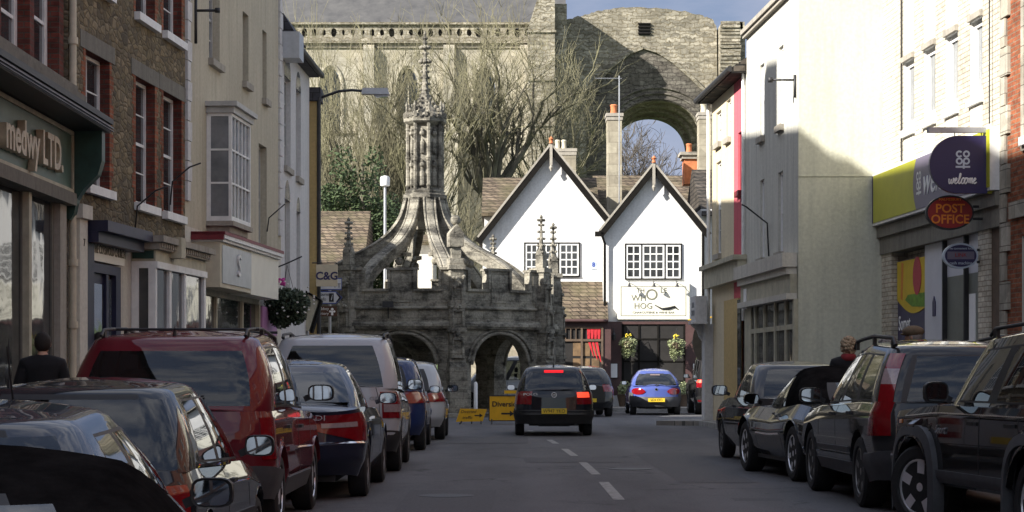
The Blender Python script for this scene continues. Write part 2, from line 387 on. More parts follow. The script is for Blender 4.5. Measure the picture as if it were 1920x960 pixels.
        x_=q.nodes.new('ShaderNodeMixShader'); q.links.new(f.outputs[0],x_.inputs[0]); q.links.new(a.outputs[0],dm.inputs[1]); q.links.new(d.outputs[0],dm.inputs[2]); q.links.new(dm.outputs[0],x_.inputs[1]); q.links.new(g.outputs[0],x_.inputs[2]); q.links.new(x_.outputs[0],out.inputs[0])
    t=NT('mirror'); t.set(Roughness=.03,Metallic=1.0); t.base((.5,.56,.62))
    t=NT('window_glass'); t.set(Roughness=.04); t.b.inputs['Specular IOR Level'].default_value=.8
    t.base(t.ramp(t.noise(1.1,4,.6),[(.35,(.012,.014,.016)),(.7,(.07,.075,.08))])); t.bump(t.noise(1.6,2,.5),.08,.05)
    t=NT('pale_glass'); t.set(Roughness=.1); t.b.inputs['Specular IOR Level'].default_value=.6
    t.base(t.ramp(t.noise(.9,5,.6),[(.35,(.1,.11,.12)),(.7,(.3,.31,.32))])); t.bump(t.noise(1.6,2,.5),.08,.05)
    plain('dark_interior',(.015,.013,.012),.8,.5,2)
    plain('warm_interior',(.16,.1,.05),.8,.6,2.5)
    # plants
    t=NT('bark'); t.set(Roughness=.95); t.base(t.ramp(t.noise(1.5,6,.7),[(.3,(.05,.045,.035)),(.5,(.1,.09,.065)),(.7,(.17,.16,.10))]))
    t=NT('twig'); t.set(Roughness=.95); t.base(t.ramp(t.noise(.5,5,.7),[(.3,(.075,.068,.046)),(.5,(.15,.138,.085)),(.7,(.235,.22,.125))]))
    t=NT('twig_dark'); t.set(Roughness=.95); t.base(t.ramp(t.noise(.5,5,.7),[(.3,(.05,.043,.035)),(.7,(.11,.09,.065))]))
    for n,a,b in (('ivy',(.018,.036,.012),(.06,.09,.026)),('basket_leaf',(.012,.022,.012),(.05,.075,.04)),('pale_leaf',(.16,.2,.08),(.34,.36,.2)),('olive_leaf',(.05,.06,.02),(.14,.14,.05))):
        t=NT(n); t.set(Roughness=.7); t.base(t.ramp(t.noise(6,4,.7),[(.3,a),(.7,b)]))
    plain('pink_petal',(.6,.06,.35),.7,.2,9); plain('white_petal',(.6,.58,.55),.7,.2,9); plain('yellow_petal',(.75,.6,.05),.7,.2,9)
    plain('skin',(.5,.29,.2),.6,.1,9); plain('hair_dark',(.018,.013,.01),.8,.4,30,.4); plain('hair_blond',(.38,.29,.19),.8,.4,30,.4); plain('hair_grey',(.25,.23,.22),.8,.3,30,.4)
    plain('coat_black',(.006,.006,.008),.9,.3,6); plain('coat_red',(.22,.02,.025),.9,.3,6); plain('cap_tweed',(.15,.11,.07),.95,.25,40,.3); plain('coat_olive',(.1,.09,.06),.9,.2,6); plain('trouser',(.02,.022,.03),.9,.2,6)
    plain('leather',(.012,.01,.01),.5,.2,9)
make_mats()
# ---------------------------------------------------------------- cars
def cr(a,b,k): return [lerp(a,b,i/k) for i in range(k+1)]
class Car:
    def __init__(s,**k):
        s.L=4.2; s.W=.85; s.H=1.42; s.rr=.32; s.rf=.4; s.bowr=.10; s.bowf=.16; s.zl=.24
        s.sh=[(-2.1,.9),(0,.92),(2.1,.72)]; s.rear=[(0,.10),(.25,.0),(.5,.02),(1,.08)]; s.front=[(0,.1),(.3,0),(.6,.02),(1,.25)]
        s.side=[(0,.09),(.25,.02),(.5,0),(.8,.01),(1,.07)]
        s.yw=(-1.3,1.28); s.rw=.31; s.tw=.2; s.crown=.03
        s.cb=(-1.9,1.15); s.cr=(-1.5,.35); s.wb=.78; s.wr=.58; s.rcb=.3; s.rcr=.22; s.roof=[(-1.6,1.36),(-.2,1.42),(.5,1.36)]
        s.glassr=(.0,.86,.08,.90); s.wins=[(.10,.46),(.5,.9)]; s.winh=(.06,.9); s.bulge=.035
        s.cabin_mat=None; s.flare=0; s.trim='plastic_black'; s.windr=True
        for a,b in k.items(): setattr(s,a,b)
        s.yR=-s.L/2; s.yF=s.L/2
        s.arcr=PI*s.rr/2; s.arcf=PI*s.rf/2
        s.s1=s.W-s.rr; s.s2=s.s1+s.arcr; s.s3=s.s2+(s.L-s.rr-s.rf); s.s4=s.s3+s.arcf; s.s5=s.s4+(s.W-s.rf)
    def base(s,u):
        if u<=s.s1: return (u,s.yR)
        if u<=s.s2:
            a=(u-s.s1)/s.arcr*PI/2; return (s.s1+s.rr*math.sin(a),s.yR+s.rr*(1-math.cos(a)))
        if u<=s.s3: return (s.W,s.yR+s.rr+(u-s.s2))
        if u<=s.s4:
            a=(u-s.s3)/s.arcf*PI/2; return (s.W-s.rf*(1-math.cos(a)),s.yF-s.rf+s.rf*math.sin(a))
        return (s.W-s.rf-(u-s.s4),s.yF)
    def uy(s,y): return s.s2+(y-(s.yR+s.rr))
    def S(s,u,v,off=0,sgn=1,arch=True):
        bx,by=s.base(clamp(u,0,s.s5))
        ins=interp(s.side,v); x=bx*(s.W-ins)/s.W
        wr=sstep((s.yR+.8-by)/.8); wf=sstep((by-(s.yF-.9))/.9)
        y=by+interp(s.rear,v)*wr-interp(s.front,v)*wf
        y+= s.bowr*(bx/s.W)**2*wr*1.0 - s.bowf*(bx/s.W)**2*wf
        zs=sinterp(s.sh,y,.12); zl=s.zl+ .06*wf+.05*wr
        z=zl+(zs-zl)*v
        if arch:
            for yw in s.yw:
                ra=s.rw+.065; d=abs(y-yw)
                if d<ra:
                    az=s.rw+math.sqrt(ra*ra-d*d); 
                    if bx>s.W*.8: z=max(z,az+.003*v)
                    if s.flare and z<az+.12 : x+=s.flare
        p=Vector((x,y,z))
        if off:
            e=.02
            a=s.S(u+e,v,0,1,False)-s.S(u-e,v,0,1,False); b=s.S(u,min(1,v+.03),0,1,False)-s.S(u,max(0,v-.03),0,1,False)
            n=a.cross(b)
            if n.length>1e-9: p=p+n.normalized()*off
        return Vector((p.x*sgn,p.y,p.z))
    def ys(s,v,x=0): return s.S(x,v).y
    def vz(s,z,u=0):
        a=s.S(u,0,0,1,False).z; b=s.S(u,1,0,1,False).z; return (z-a)/(b-a)
    def patch(s,name,mat,u0,u1,v0,v1,off=.012,sgn=1,parent=None,nu=8,nv=5,shape=None,smooth=True):
        mb=MB(); g=[]
        for j in range(nv+1):
            for i in range(nu+1):
                a=i/nu; b=j/nv
                if shape: a2,b2=shape(a,b)
                else: a2,b2=a,b
                mb.v.append(tuple(s.S(lerp(u0,u1,a2),lerp(v0,v1,b2),off,sgn,False)))
        W=nu+1
        for j in range(nv):
            for i in range(nu): mb.f.append((j*W+i,j*W+i+1,(j+1)*W+i+1,(j+1)*W+i)); mb.m.append(0)
        rim=[(0,i) for i in range(nu+1)]+[(j,nu) for j in range(1,nv+1)]+[(nv,i) for i in range(nu-1,-1,-1)]+[(j,0) for j in range(nv-1,0,-1)]
        b0=len(mb.v)
        for (j,i) in rim:
            a=i/nu; b=j/nv
            if shape: a,b=shape(a,b)
            mb.v.append(tuple(s.S(lerp(u0,u1,a),lerp(v0,v1,b),-.01,sgn,False)))
        for k in range(len(rim)):
            k2=(k+1)%len(rim)
            mb.f.append((rim[k][0]*W+rim[k][1],b0+k,b0+k2,rim[k2][0]*W+rim[k2][1])); mb.m.append(0)
        return mb.build(name,mat,parent,smooth=35 if smooth else False)
    # cabin
    def outl(s,seg,t,top):
        """seg r (rear centre to corner), c, s, d, f"""
        y0,y1=s.cr if top else s.cb; w=s.wr if top else s.wb; r=s.rcr if top else s.rcb
        bow=.05
        if seg=='r': x=t*(w-r); return (x,y0+bow*(x/w)**2)
        if seg=='c': a=t*PI/2; x=w-r+r*math.sin(a); return (x,y0+r*.8*(1-math.cos(a))+bow*(x/w)**2)
        if seg=='s': return (w-(.05 if not top else .04)*max(0,(t-.45)/.55)**2*1.4, lerp(y0+r*.8+bow,y1-r*.9,t))
        a=t*PI/2
        wF=w-(.07 if not top else .056)
        if seg=='d': return (wF-r+r*math.cos(a),y1-r*.9+r*.9*math.sin(a))
        return ((wF-r)*(1-t),y1+.07*(t))
    def K(s,seg,t,h,sgn=1,off=0):
        xb,yb=s.outl(seg,t,False); xt,yt=s.outl(seg,t,True)
        xe=4*h*(1-h)*s.bulge
        x=lerp(xb,xt,h); y=lerp(yb,yt,h)
        zb=sinterp(s.sh,yb,.12)-.015; zt=interp(s.roof,yt)
        z=lerp(zb,zt,h)
        if seg in 'cs': x+=xe
        if seg in 'rc': y-=xe
        if seg in 'df': y+=xe*1.2; x+=xe*.5*(1 if seg=='d' else 0)
        if off:
            if seg=='s': x+=off
            elif seg=='r': y-=off
            elif seg=='c': x+=off*.7;y-=off*.7
            else: y+=off; z+=off
        return Vector((x*sgn,y,z))
    def build(s,paint,label,cat='car',name='parked_car',group=None,loc=(0,0,0),rz=0,glass='car_glass'):
        o=thing(name,label,cat,loc,rz,group)
        s.o=o
        us=cr(0,s.s1,5)[:-1]+cr(s.s1,s.s2,6)[:-1]
        n=int((s.s3-s.s2)/.05); us+=cr(s.s2,s.s3,n)[:-1]+cr(s.s3,s.s4,6)[:-1]+cr(s.s4,s.s5,5)
        vs=sorted(set([0,.06,.12,.18,.25,.32,.4,.5,.6,.7,.78,.85,.91,.955,.985,1.0]+[a for a,b in s.rear+s.side]))
        mb=MB()
        for sg in (1,-1):
            b=len(mb.v); W=len(us)
            for v in vs:
                for u in us: mb.v.append(tuple(s.S(u,v,0,sg)))
            for j in range(len(vs)-1):
                for i in range(W-1):
                    f=(b+j*W+i,b+j*W+i+1,b+(j+1)*W+i+1,b+(j+1)*W+i)
                    mb.f.append(f if sg==1 else f[::-1]); mb.m.append(0)
        # deck
        fr=[-1,-.8,-.5,-.2,.2,.5,.8,1]
        du=[u for u in us if s.s1-1e-6<=u<=s.s4+1e-6]
        b=len(mb.v)
        for u in du:
            p=s.S(u,1)
            ce=s.crown*sstep(min(p.y-s.yR-interp(s.rear,1),s.yF-interp(s.front,1)-p.y)/.3)
            pr=s.S(0,1).y if p.y<0 else s.S(s.s5,1).y
            for q in fr:
                yy=p.y
                e=(u-s.s1)/s.arcr if u<s.s2 else ((s.s4-u)/s.arcf if u>s.s3 else 1)
                if e<1: yy=lerp(pr+(p.y-pr)*q*q,p.y,e)
                mb.v.append((p.x*q,yy,p.z+ce*(1-q*q)+ (0.015*(1-abs(q)**3) if ce>0 else 0)))
        for i in range(len(du)-1):
            for k in range(len(fr)-1):
                a=b+i*8+k; mb.f.append((a,a+1,a+9,a+8)); mb.m.append(0)
        # cabin frame
        cm=1 if s.cabin_mat else 0
        st=[('r',t) for t in sorted(set([0,.33,.66,.9,1]+[s.glassr[1]]))[:-1]]+[('c',t) for t in (0,.25,.5,.75)]
        ws=sorted(set([0,1.0]+[x for w in s.wins for x in (w[0],w[1],w[0]+.012,w[1]-.012)]+[i/14 for i in range(15)]))
        st+=[('s',t) for t in ws[:-1]]+[('d',t) for t in (0,.25,.5,.75)]+[('f',t) for t in (0,.04,.2,.4,.6,.8,1)]
        hs=sorted(set([0,.03,.2,.35,.5,.65,.8,1.0,s.winh[0],s.winh[1],s.glassr[2],s.glassr[3],s.winh[0]+.03,s.winh[1]-.03]))
        gd={}
        for sg in (1,-1):
            b=len(mb.v); W=len(st)
            for h in hs:
                for (a,t) in st: mb.v.append(tuple(s.K(a,t,h,sg)))
            for j in range(len(hs)-1):
                h=(hs[j]+hs[j+1])/2
                for i in range(W-1):
                    f=(b+j*W+i,b+j*W+i+1,b+(j+1)*W+i+1,b+(j+1)*W+i)
                    if sg<0: f=f[::-1]
                    a,t=st[i]; a2,t2=st[i+1]; tm=(t+t2)/2 if a2==a else (t+1)/2
                    key=None; trim=False
                    if s.windr and s.glassr[2]<h<s.glassr[3] and ((a=='r' and tm<s.glassr[1]) or (a=='c' and tm<s.glassr[1]-1)): key='rear_window'
                    elif a=='r' and s.windr and h<s.glassr[3]+.04 and h>s.glassr[2]-.02: trim=s.trim=='plastic_black'
                    if a=='s':
                        for k,w in enumerate(s.wins):
                            if w[0]<tm<w[1] and s.winh[0]<h<s.winh[1]:
                                key=('side_window',k,sg)
                                if tm<w[0]+.012 or tm>w[1]-.012 or h<s.winh[0]+.03 or h>s.winh[1]-.03: key=None; trim=True
                        if len(s.wins)>1 and s.wins[0][0]<tm<s.wins[-1][1] and not key and s.winh[0]<h<s.winh[1]: trim=True
                    if (a=='f' or (a=='d' and t>.5)) and .05<h<.93:
                        if a=='f' or t>=.75: key='windscreen'
                    if key:
                        gd.setdefault(key,[]).append([mb.v[q] for q in f])
                    else:
                        mb.f.append(f); mb.m.append(2 if trim else cm)
        # roof
        def ring(k):
            out=[]
            for (a,t) in st:
                p=s.K(a,t,1.0)
                cy=(s.cr[0]+s.cr[1])/2; sx=1-(.0,.05,.12)[k]/s.wr; sy=1-(.0,.05,.12)[k]/((s.cr[1]-s.cr[0])/2)
                out.append(Vector((p.x*sx,cy+(p.y-cy)*sy,p.z+(0,.028,.042)[k])))
            return out
        rings=[ring(0),ring(1),ring(2)]
        for sg in (1,-1):
            b=len(mb.v); W=len(st)
            for r in rings: mb.v+=[(p.x*sg,p.y,p.z) for p in r]
            for j in range(2):
                for i in range(W-1):
                    f=(b+j*W+i,b+j*W+i+1,b+(j+1)*W+i+1,b+(j+1)*W+i); mb.f.append(f if sg>0 else f[::-1]); mb.m.append(cm)
        r=rings[2]; idx=[i for i,(a,t) in enumerate(st) if a in 'csd' or (a=='f' and t==0)]
        b=len(mb.v)
        for i in idx:
            p=r[i]; ce=.035*sstep(min(p.y-r[idx[0]].y,r[idx[-1]].y-p.y)/.35)
            for q in fr: mb.v.append((p.x*q,p.y,p.z+ce*(1-q*q)))
        # ends: fill between end rows and rear/front centre rows
        for i in range(len(idx)-1):
            for k in range(7):
                a=b+i*8+k; mb.f.append((a,a+1,a+9,a+8)); mb.m.append(cm)
        for lst in ([i for i,(a,t) in enumerate(st) if a=='r']+[idx[0]],[idx[-1]]+[i for i,(a,t) in enumerate(st) if a=='f' and t>0]):
            poly=[(r[i].x,r[i].y,r[i].z) for i in lst]; poly2=[(-x,y,z) for x,y,z in reversed(poly)]
            pts=poly+poly2
            q=[]; 
            for p in pts:
                if not q or (Vector(p)-Vector(q[-1])).length>1e-4: q.append(p)
            if len(q)>3: mb.quad(q,cm)
        s.body=mb.build('body',[paint,s.cabin_mat or paint,'plastic_black'],o,smooth=38,merge=.0008)
        for key,fs in gd.items():
            g=MB()
            for f in fs: g.quad(f)
            nm=key if isinstance(key,str) else key[0]
            g.build(nm,glass,o,smooth=True,merge=.0005)
        # underbody
        u=MB(); w=s.W-.30
        u.box(-w,w,s.yR+.3,s.yF-.3,s.zl-.02,s.zl+.42)
        u.box(-s.W+.1,s.W-.1,s.yw[0]+s.rw+.1,s.yw[1]-s.rw-.1,s.zl+.01,s.zl+.2)
        u.box(-.32,.32,s.yR+.18,s.yF-.2,s.zl-.03,s.zl+.1)
        u.build('underbody','plastic_black',o)
        # interior
        n_=MB(); zb=sinterp(s.sh,(s.cb[0]+s.cb[1])/2,.1)
        i0=s.cb[0]+.12; i1=s.cb[1]-.05; ww=s.wb-.07
        n_.v+=[]; 
        ny=10
        pl=[]
        for k in range(ny+1):
            y=lerp(i0,i1,k/ny); z=sinterp(s.sh,y,.12)+s.crown+.02
            pl.append((y,z))
        for (y,z),(y2,z2) in zip(pl,pl[1:]): n_.quad([(-ww+.03,y,z),(ww-.03,y,z),(ww-.03,y2,z2),(-ww+.03,y2,z2)],0)
        zr=interp(s.roof,(s.cr[0]+s.cr[1])/2)
        sy=lerp(s.cb[0],s.cb[1],.50); ry=lerp(s.cb[0],s.cb[1],.22)
        for yy,hh in ((sy,.0),(ry,-.05)):
            for xx in (-.36,.36):
                z0=zb+.02; z1=zb+(zr-zb)*.38+hh
                n_.box(xx-.2,xx+.2,yy-.05,yy+.06,z0,z1-.04); n_.lathe([(.10,0),(.14,.03),(.14,.13),(.10,.17)],10,(xx,yy-.02,z1+.0),sy=.45)
        n_.box(-ww+.1,ww-.1,i1-.42,i1-.2,zb+.01,zb+.10)
        n_.lathe([(.17,0),(.17,.02)],14,(.36,i1-.5,zb+.07),axis='y')
        n_.build('seats','seat_cloth',o)
        # wheels
        for k,yw in enumerate(s.yw):
            for sg in (1,-1): s.wheel(sg,yw,getattr(s,'steer',0) if k==1 else 0)
        return o
    def wheel(s,sg,yw,steer=0):
        rw=s.rw; tw=s.tw; rr=getattr(s,'rim',rw*.66); sp=getattr(s,'spokes',7); rm=getattr(s,'rim_mat','dirty_alloy')
        t=MB(); h=tw/2
        t.lathe([(rr,-h*.8),(rr+.02,-h),(rw-.03,-h),(rw-.004,-h*.8),(rw,-h*.4),(rw,h*.4),(rw-.004,h*.8),(rw-.03,h),(rr+.02,h),(rr,h*.8)],36,axis='x')
        w=t.build('wheel','rubber',s.o,smooth=40)
        r=MB()
        r.lathe([(rr*.98,h*.2),(rr*1.02,h*.86),(rr*.95,h*.9),(rr*.9,h*.6),(rr*.88,-h*.5)],30,axis='x')
        r.lathe([(rr*.9,-h*.45),(rr*.9,-h*.4)],30,axis='x',m=1)
        if getattr(s,'steel',False):
            r.lathe([(rr*.93,h*.5),(rr*.8,h*.72),(rr*.45,h*.8),(rr*.2,h*.85),(.01,h*.86)],30,axis='x')
            for k in range(sp):
                a=2*PI*k/sp; c=(h*.78,rr*.68*math.cos(a),rr*.68*math.sin(a))
                r.lathe([(.028,-.02),(.028,.012)],8,c=c,axis='x',m=1)
        else:
            r.lathe([(rr*.24,h*.2),(rr*.24,h*.72),(rr*.16,h*.8),(.01,h*.82)],16,axis='x')
            for k in range(sp):
                a=2*PI*k/sp+.2; ca,sa=math.cos(a),math.sin(a)
                w2=getattr(s,'spw',.05)
                r.obox((h*.62,rr*.12*ca,rr*.12*sa),(h*.74,rr*.95*ca,rr*.95*sa),w2,.03,0,up=Vector((1,0,0)))
        ri=r.build('rim',[rm,'plastic_black'],w,smooth=40)
        w.location=(sg*(s.W-tw/2-.012+s.flare*.6),yw,rw)
        w.rotation_euler=(0,0,(0 if sg>0 else PI)+steer)
    # ---- accessories
    def box(s,name,mat,x0,x1,y0,y1,z0,z1,parent=None):
        m=MB(); m.box(x0,x1,y0,y1,z0,z1); return m.build(name,mat,parent or s.o)
    def plate(s,z,txt,yoff=-.012,x=0,w=.52,h=.11,mat='plate_yellow'):
        y=s.S(abs(x),s.vz(z)).y+yoff-.006
        m=MB(); m.box(x-w/2,x+w/2,y-.012,y+.012,z-h/2,z+h/2); p=m.build('number_plate',mat,s.o)
        if txt: text('plate_text',txt,h*.95,'black_letter',p,(x,y-.014,z),sx=w/(len(txt)*h*.62)*.93,ext=.002)
        return p
    def seam(s,y,v0=.05,v1=1.0,sides=(1,-1)):
        for sg in sides: s.patch('door_seam','plastic_black',s.uy(y),s.uy(y)+.010,v0,v1,.0015,sg,s.o,1,8)
    def strip(s,name,mat,y0,y1,v0,v1,off=.012,sides=(1,-1)):
        for sg in sides: s.patch(name,mat,s.uy(y0),s.uy(y1),v0,v1,off,sg,s.o,14,2)
    def handle(s,y,v=.82,mat='plastic_black'):
        for sg in (1,-1):
            p=s.S(s.uy(y),v,.012,sg); s.box('door_handle',mat,p.x-.015,p.x+.02,y-.08,y+.08,p.z-.014,p.z+.014)
    def mirrors(s,y,paint='plastic_black',sz=(.19,.07,.13),z=None,sides=(1,-1)):
        for sg in sides:
            zb=sinterp(s.sh,y,.1) if z is None else z
            c=Vector((sg*(s.W+sz[0]*.42),y,zb+.11))
            m=MB(); n=14
            def rr(k,e,t):
                a=2*PI*k/n; ca,sa=math.cos(a),math.sin(a)
                return (abs(ca)**.55*math.copysign(1,ca)*sz[0]/2*e,abs(sa)**.6*math.copysign(1,sa)*sz[2]/2*e)
            lay=[(-sz[1]*.45,.93),(-sz[1]*.5,1.0),(0,1.03),(sz[1]*.6,.8),(sz[1],.45)]
            b=0
            for dy,e in lay:
                for k in range(n):
                    x,z2=rr(k,e,0); m.v.append((c.x+x,c.y+dy,c.z+z2))
            for i in range(len(lay)-1):
                for k in range(n):
                    k2=(k+1)%n; m.f.append((i*n+k,i*n+k2,(i+1)*n+k2,(i+1)*n+k)); m.m.append(0)
            m.f.append(tuple(range(n))); m.m.append(0); m.f.append(tuple(4*n+k for k in range(n))); m.m.append(0)
            xi=sg*(s.W-.06)
            m.obox((xi,c.y+.02,c.z-sz[2]*.4),(c.x-sg*sz[0]*.3,c.y+.02,c.z-sz[2]*.15),.05,.05)
            h=m.build('wing_mirror',paint,s.o,smooth=40)
            g=MB(); pts=[(c.x+rr(k,.86,0)[0],c.y-sz[1]*.5-.004,c.z+rr(k,.86,0)[1]) for k in range(n)]
            g.quad(pts); g.quad([(x,y2+.008,z3) for x,y2,z3 in pts[::-1]]); g.build('mirror_glass','mirror',h)
    def rails(s,mat='plastic_black',h=.06,y0=None,y1=None,inset=.08,r=.016):
        y0=s.cr[0]+.15 if y0 is None else y0; y1=s.cr[1]-.15 if y1 is None else y1
        for sg in (1,-1):
            m=MB(); x=sg*(s.wr-inset); z0=lambda y: interp(s.roof,y)+.035
            pts=[(x,y0-.06,z0(y0))]+[(x,lerp(y0,y1,t),z0(lerp(y0,y1,t))+h) for t in (0.02,.2,.5,.8,.98)]+[(x,y1+.06,z0(y1))]
            m.tube(pts,r,8)
            for t in (.03,.5,.97):
                y=lerp(y0,y1,t); m.box(x-.015,x+.015,y-.035,y+.035,z0(y)-.02,z0(y)+h-.005)
            m.build('roof_rail',mat,s.o,smooth=40)
    def crossbars(s,n=2,z=.08):
        pass
    def wiper(s,h=.16,x0=0,x1=.32,up=.07):
        m=MB(); a=s.K('r',0,s.glassr[2],1,.02); w=s.wr
        p=[Vector((x0,a.y-.005,a.z-.01)),Vector((lerp(x0,x1,.5),a.y-.01,a.z+up*.6)),Vector((x1,a.y+.0,a.z+up))]
        m.tube(p,[.012,.009,.007],6); m.tube([Vector((x0-.05,a.y,a.z+up*.2)),Vector((x1+.1,a.y+.012,a.z+up*1.15))],.007,5)
        m.build('wiper','plastic_black',s.o)
    def antenna(s,y,x=0,L=.4,lean=-.5):
        m=MB(); z=interp(s.roof,y)+.06
        m.tube([(x,y,z-.02),(x,y+lean*L,z+L)],[.006,.003],5); m.lathe([(.02,-.03),(.012,.02)],8,(x,y,z)); m.build('antenna','plastic_black',s.o)
    def text_rear(s,t,x,z,size,mat='badge',off=.004,sx=1.1,name='badge_text'):
        y=s.S(abs(x),clamp(s.vz(z))).y-off
        return text(name,t,size,mat,s.o,(x,y,z),sx=sx,bold=.0)
    def badge(s,z,r=.045,x=0):
        y=s.S(abs(x),clamp(s.vz(z))).y
        m=MB(); n=24
        m.lathe([(r*.8,-.003),(r*.8,-.012),(r,-.012),(r,-.003)],n,(x,y,z),axis='y')
        m.build('badge','badge',s.o)
def dr(k): return k
def seats(c,mat='plastic_grey'): pass
# ---------------------------------------------------------------- the parked and moving cars (heading +Y)
def put(o,x,y,rz=0,dz=0): o.location=(x,y,gz(x,y)+dz); o.rotation_euler=(0,0,rz)
GL='cars parked along the left kerb'; GR='cars parked along the right kerb'
def lights(c,mat,u0,u1,z0,z1,off=.012,shape=None,name='tail_light',parent=None,nu=8):
    out=[]
    for sg in (1,-1):
        out.append(c.patch(name,mat,u0,u1,c.vz(z0,c.s1),c.vz(z1,c.s1),off,sg,parent or c.o,nu,5,shape))
    return out
def dshape(cut):  # taper towards the inner end
    def f(a,b): return (a, b if a>.45 else lerp(.5,b,.35+.65*(a/.45)) if cut else b)
    return f
# --- black soft-top roadster nearest the camera
c=Car(L=3.95,W=.84,zl=.2,rr=.38,rf=.45,sh=[(-2,.78),(-1.5,.84),(0,.82),(2,.66)],yw=(-1.2,1.07),rw=.3,cb=(-1.22,.95),cr=(-.62,.28),wb=.72,wr=.52,rcb=.36,rcr=.26,
   roof=[(-.7,1.14),(-.2,1.19),(.4,1.16)],glassr=(0,1.3,.12,.92),wins=[(.55,.95)],winh=(.05,.82),cabin_mat='soft_top',bulge=.07,spokes=5)
c.build('paint_black','black soft-top roadster parked nearest in the bottom left corner','car',group=GL)
lights(c,'lamp_red',c.s1-.1,c.s1+.3,.55,.70); c.mirrors(.75); c.seam(.75,.1); c.plate(.45,'')
put(c.o,-1.57,5.85)
# --- dark steel blue hatchback
c=Car(L=3.9,W=.82,zl=.22,rr=.34,sh=[(-1.95,.86),(-1.3,.93),(.8,.86),(1.95,.66)],yw=(-1.15,1.27),rw=.295,cb=(-1.78,1.12),cr=(-1.30,.22),wb=.765,wr=.56,rcb=.3,rcr=.26,
   roof=[(-1.4,1.35),(-.3,1.40),(.3,1.36)],glassr=(0,1.5,.1,.94),wins=[(.15,.44),(.47,.92)],bulge=.05,rear=[(0,.08),(.3,0),(.5,.02),(1,.1)])
c.build('paint_steel','steel blue hatchback with rounded roof parked behind the soft-top','car',group=GL)
lights(c,'lamp_red',c.s1-.06,c.s1+.34,.66,.84); c.mirrors(.62,'plastic_black',(.22,.09,.155)); c.seam(.7); c.seam(-.35); c.handle(-.15); c.handle(-1.0); c.antenna(.1,0,.3)
c.plate(.5,''); c.strip('chrome_strip','chrome',-1.5,.9,.985,1.0,.006)
put(c.o,-2.48,10.0,0,-.14)
# --- black hatchback with near flat wide rear window
c=Car(L=4.1,W=.84,zl=.22,rr=.26,sh=[(-2.05,.92),(-1.4,.95),(.9,.88),(2.05,.7)],yw=(-1.2,1.33),rw=.3,cb=(-1.86,1.2),cr=(-1.42,.3),wb=.79,wr=.60,rcb=.2,rcr=.18,
   roof=[(-1.5,1.385),(-.3,1.42),(.4,1.38)],glassr=(0,1.5,.04,.93),wins=[(.13,.43),(.46,.92)],bulge=.03,rear=[(0,.08),(.3,0),(.5,.03),(.85,.04),(1,.1)],steel=True)
c.build('paint_blackblue','black hatchback with a radio aerial between the steel blue and red cars','car',group=GL)
lights(c,'lamp_red',c.s1-.16,c.s1+.28,.66,.84); c.mirrors(.62,'plastic_black',(.21,.09,.15)); c.seam(.75); c.seam(-.3); c.handle(-.1); c.handle(-.95); c.antenna(-1.2,-.42,.28,-.1); c.wiper(x0=0,x1=.45,up=.05)
c.strip('side_strip','plastic_black',-1.0,1.0,.42,.5,.018); c.plate(.5,'')
lights(c,'lamp_orange',c.s4-.25,c.s4-.1,.55,.68,name='indicator')
for sg in (1,-1): c.patch('rear_reflector','lamp_red',c.s1-.1,c.s1+.2,.12,.2,.02,sg,c.o)
put(c.o,-2.74,13.95,0,-.08)
# --- red people carrier
c=Car(L=4.45,W=.84,zl=.27,rr=.24,sh=[(-2.2,1.0),(-1,1.0),(1.2,.94),(2.2,.78)],yw=(-1.42,1.36),rw=.32,cb=(-2.14,1.4),cr=(-1.86,.45),wb=.80,wr=.66,rcb=.24,rcr=.22,
   roof=[(-1.95,1.555),(-.8,1.60),(.5,1.52)],glassr=(0,1.25,.1,.86),wins=[(.09,.32),(.35,.62),(.65,.95)],bulge=.045,rear=[(0,.02),(.34,-.07),(.36,.01),(.7,.0),(1,.03)],
   side=[(0,.06),(.3,-.01),(.5,0),(.9,.02),(1,.04)],steel=True,rim_mat='bright_alloy',trim='x')
c.build('paint_red','dark red people carrier with grey bumpers and roof rails','car',group=GL)
for sg in (1,-1):
    c.patch('rear_bumper','plastic_grey',0,c.s2+.35,.0,.34,.03,sg,c.o,12,3)
    c.patch('sill_trim','plastic_grey',c.uy(c.yw[0]+.42),c.uy(c.yw[1]-.42),.0,.22,.014,sg,c.o,8,2)
    c.patch('rear_reflector','lamp_red',c.s1-.28,c.s1+.0,.37,.46,.01,sg,c.o)
lights(c,'lamp_red',c.s1+.16,c.s2+.06,.62,.95,.008)
c.mirrors(.85,'plastic_black',(.24,.1,.15),1.01); c.seam(.95,.2); c.seam(-.1,.2); c.handle(.0,.8); c.handle(-.95,.8); c.wiper(x0=-.3,x1=.2); c.rails(r=.014,h=.05); c.antenna(-1.7,.0,.05)
c.strip('side_moulding','paint_red',-1.0,1.0,.52,.57,.014); c.plate(.62,'')
m=MB(); 
for y in (-1.2,.1): m.tube([(-.62,y,1.665),(.62,y,1.665)],.012,6)
m.build('roof_bar','plastic_black',c.o)
put(c.o,-2.72,18.05)
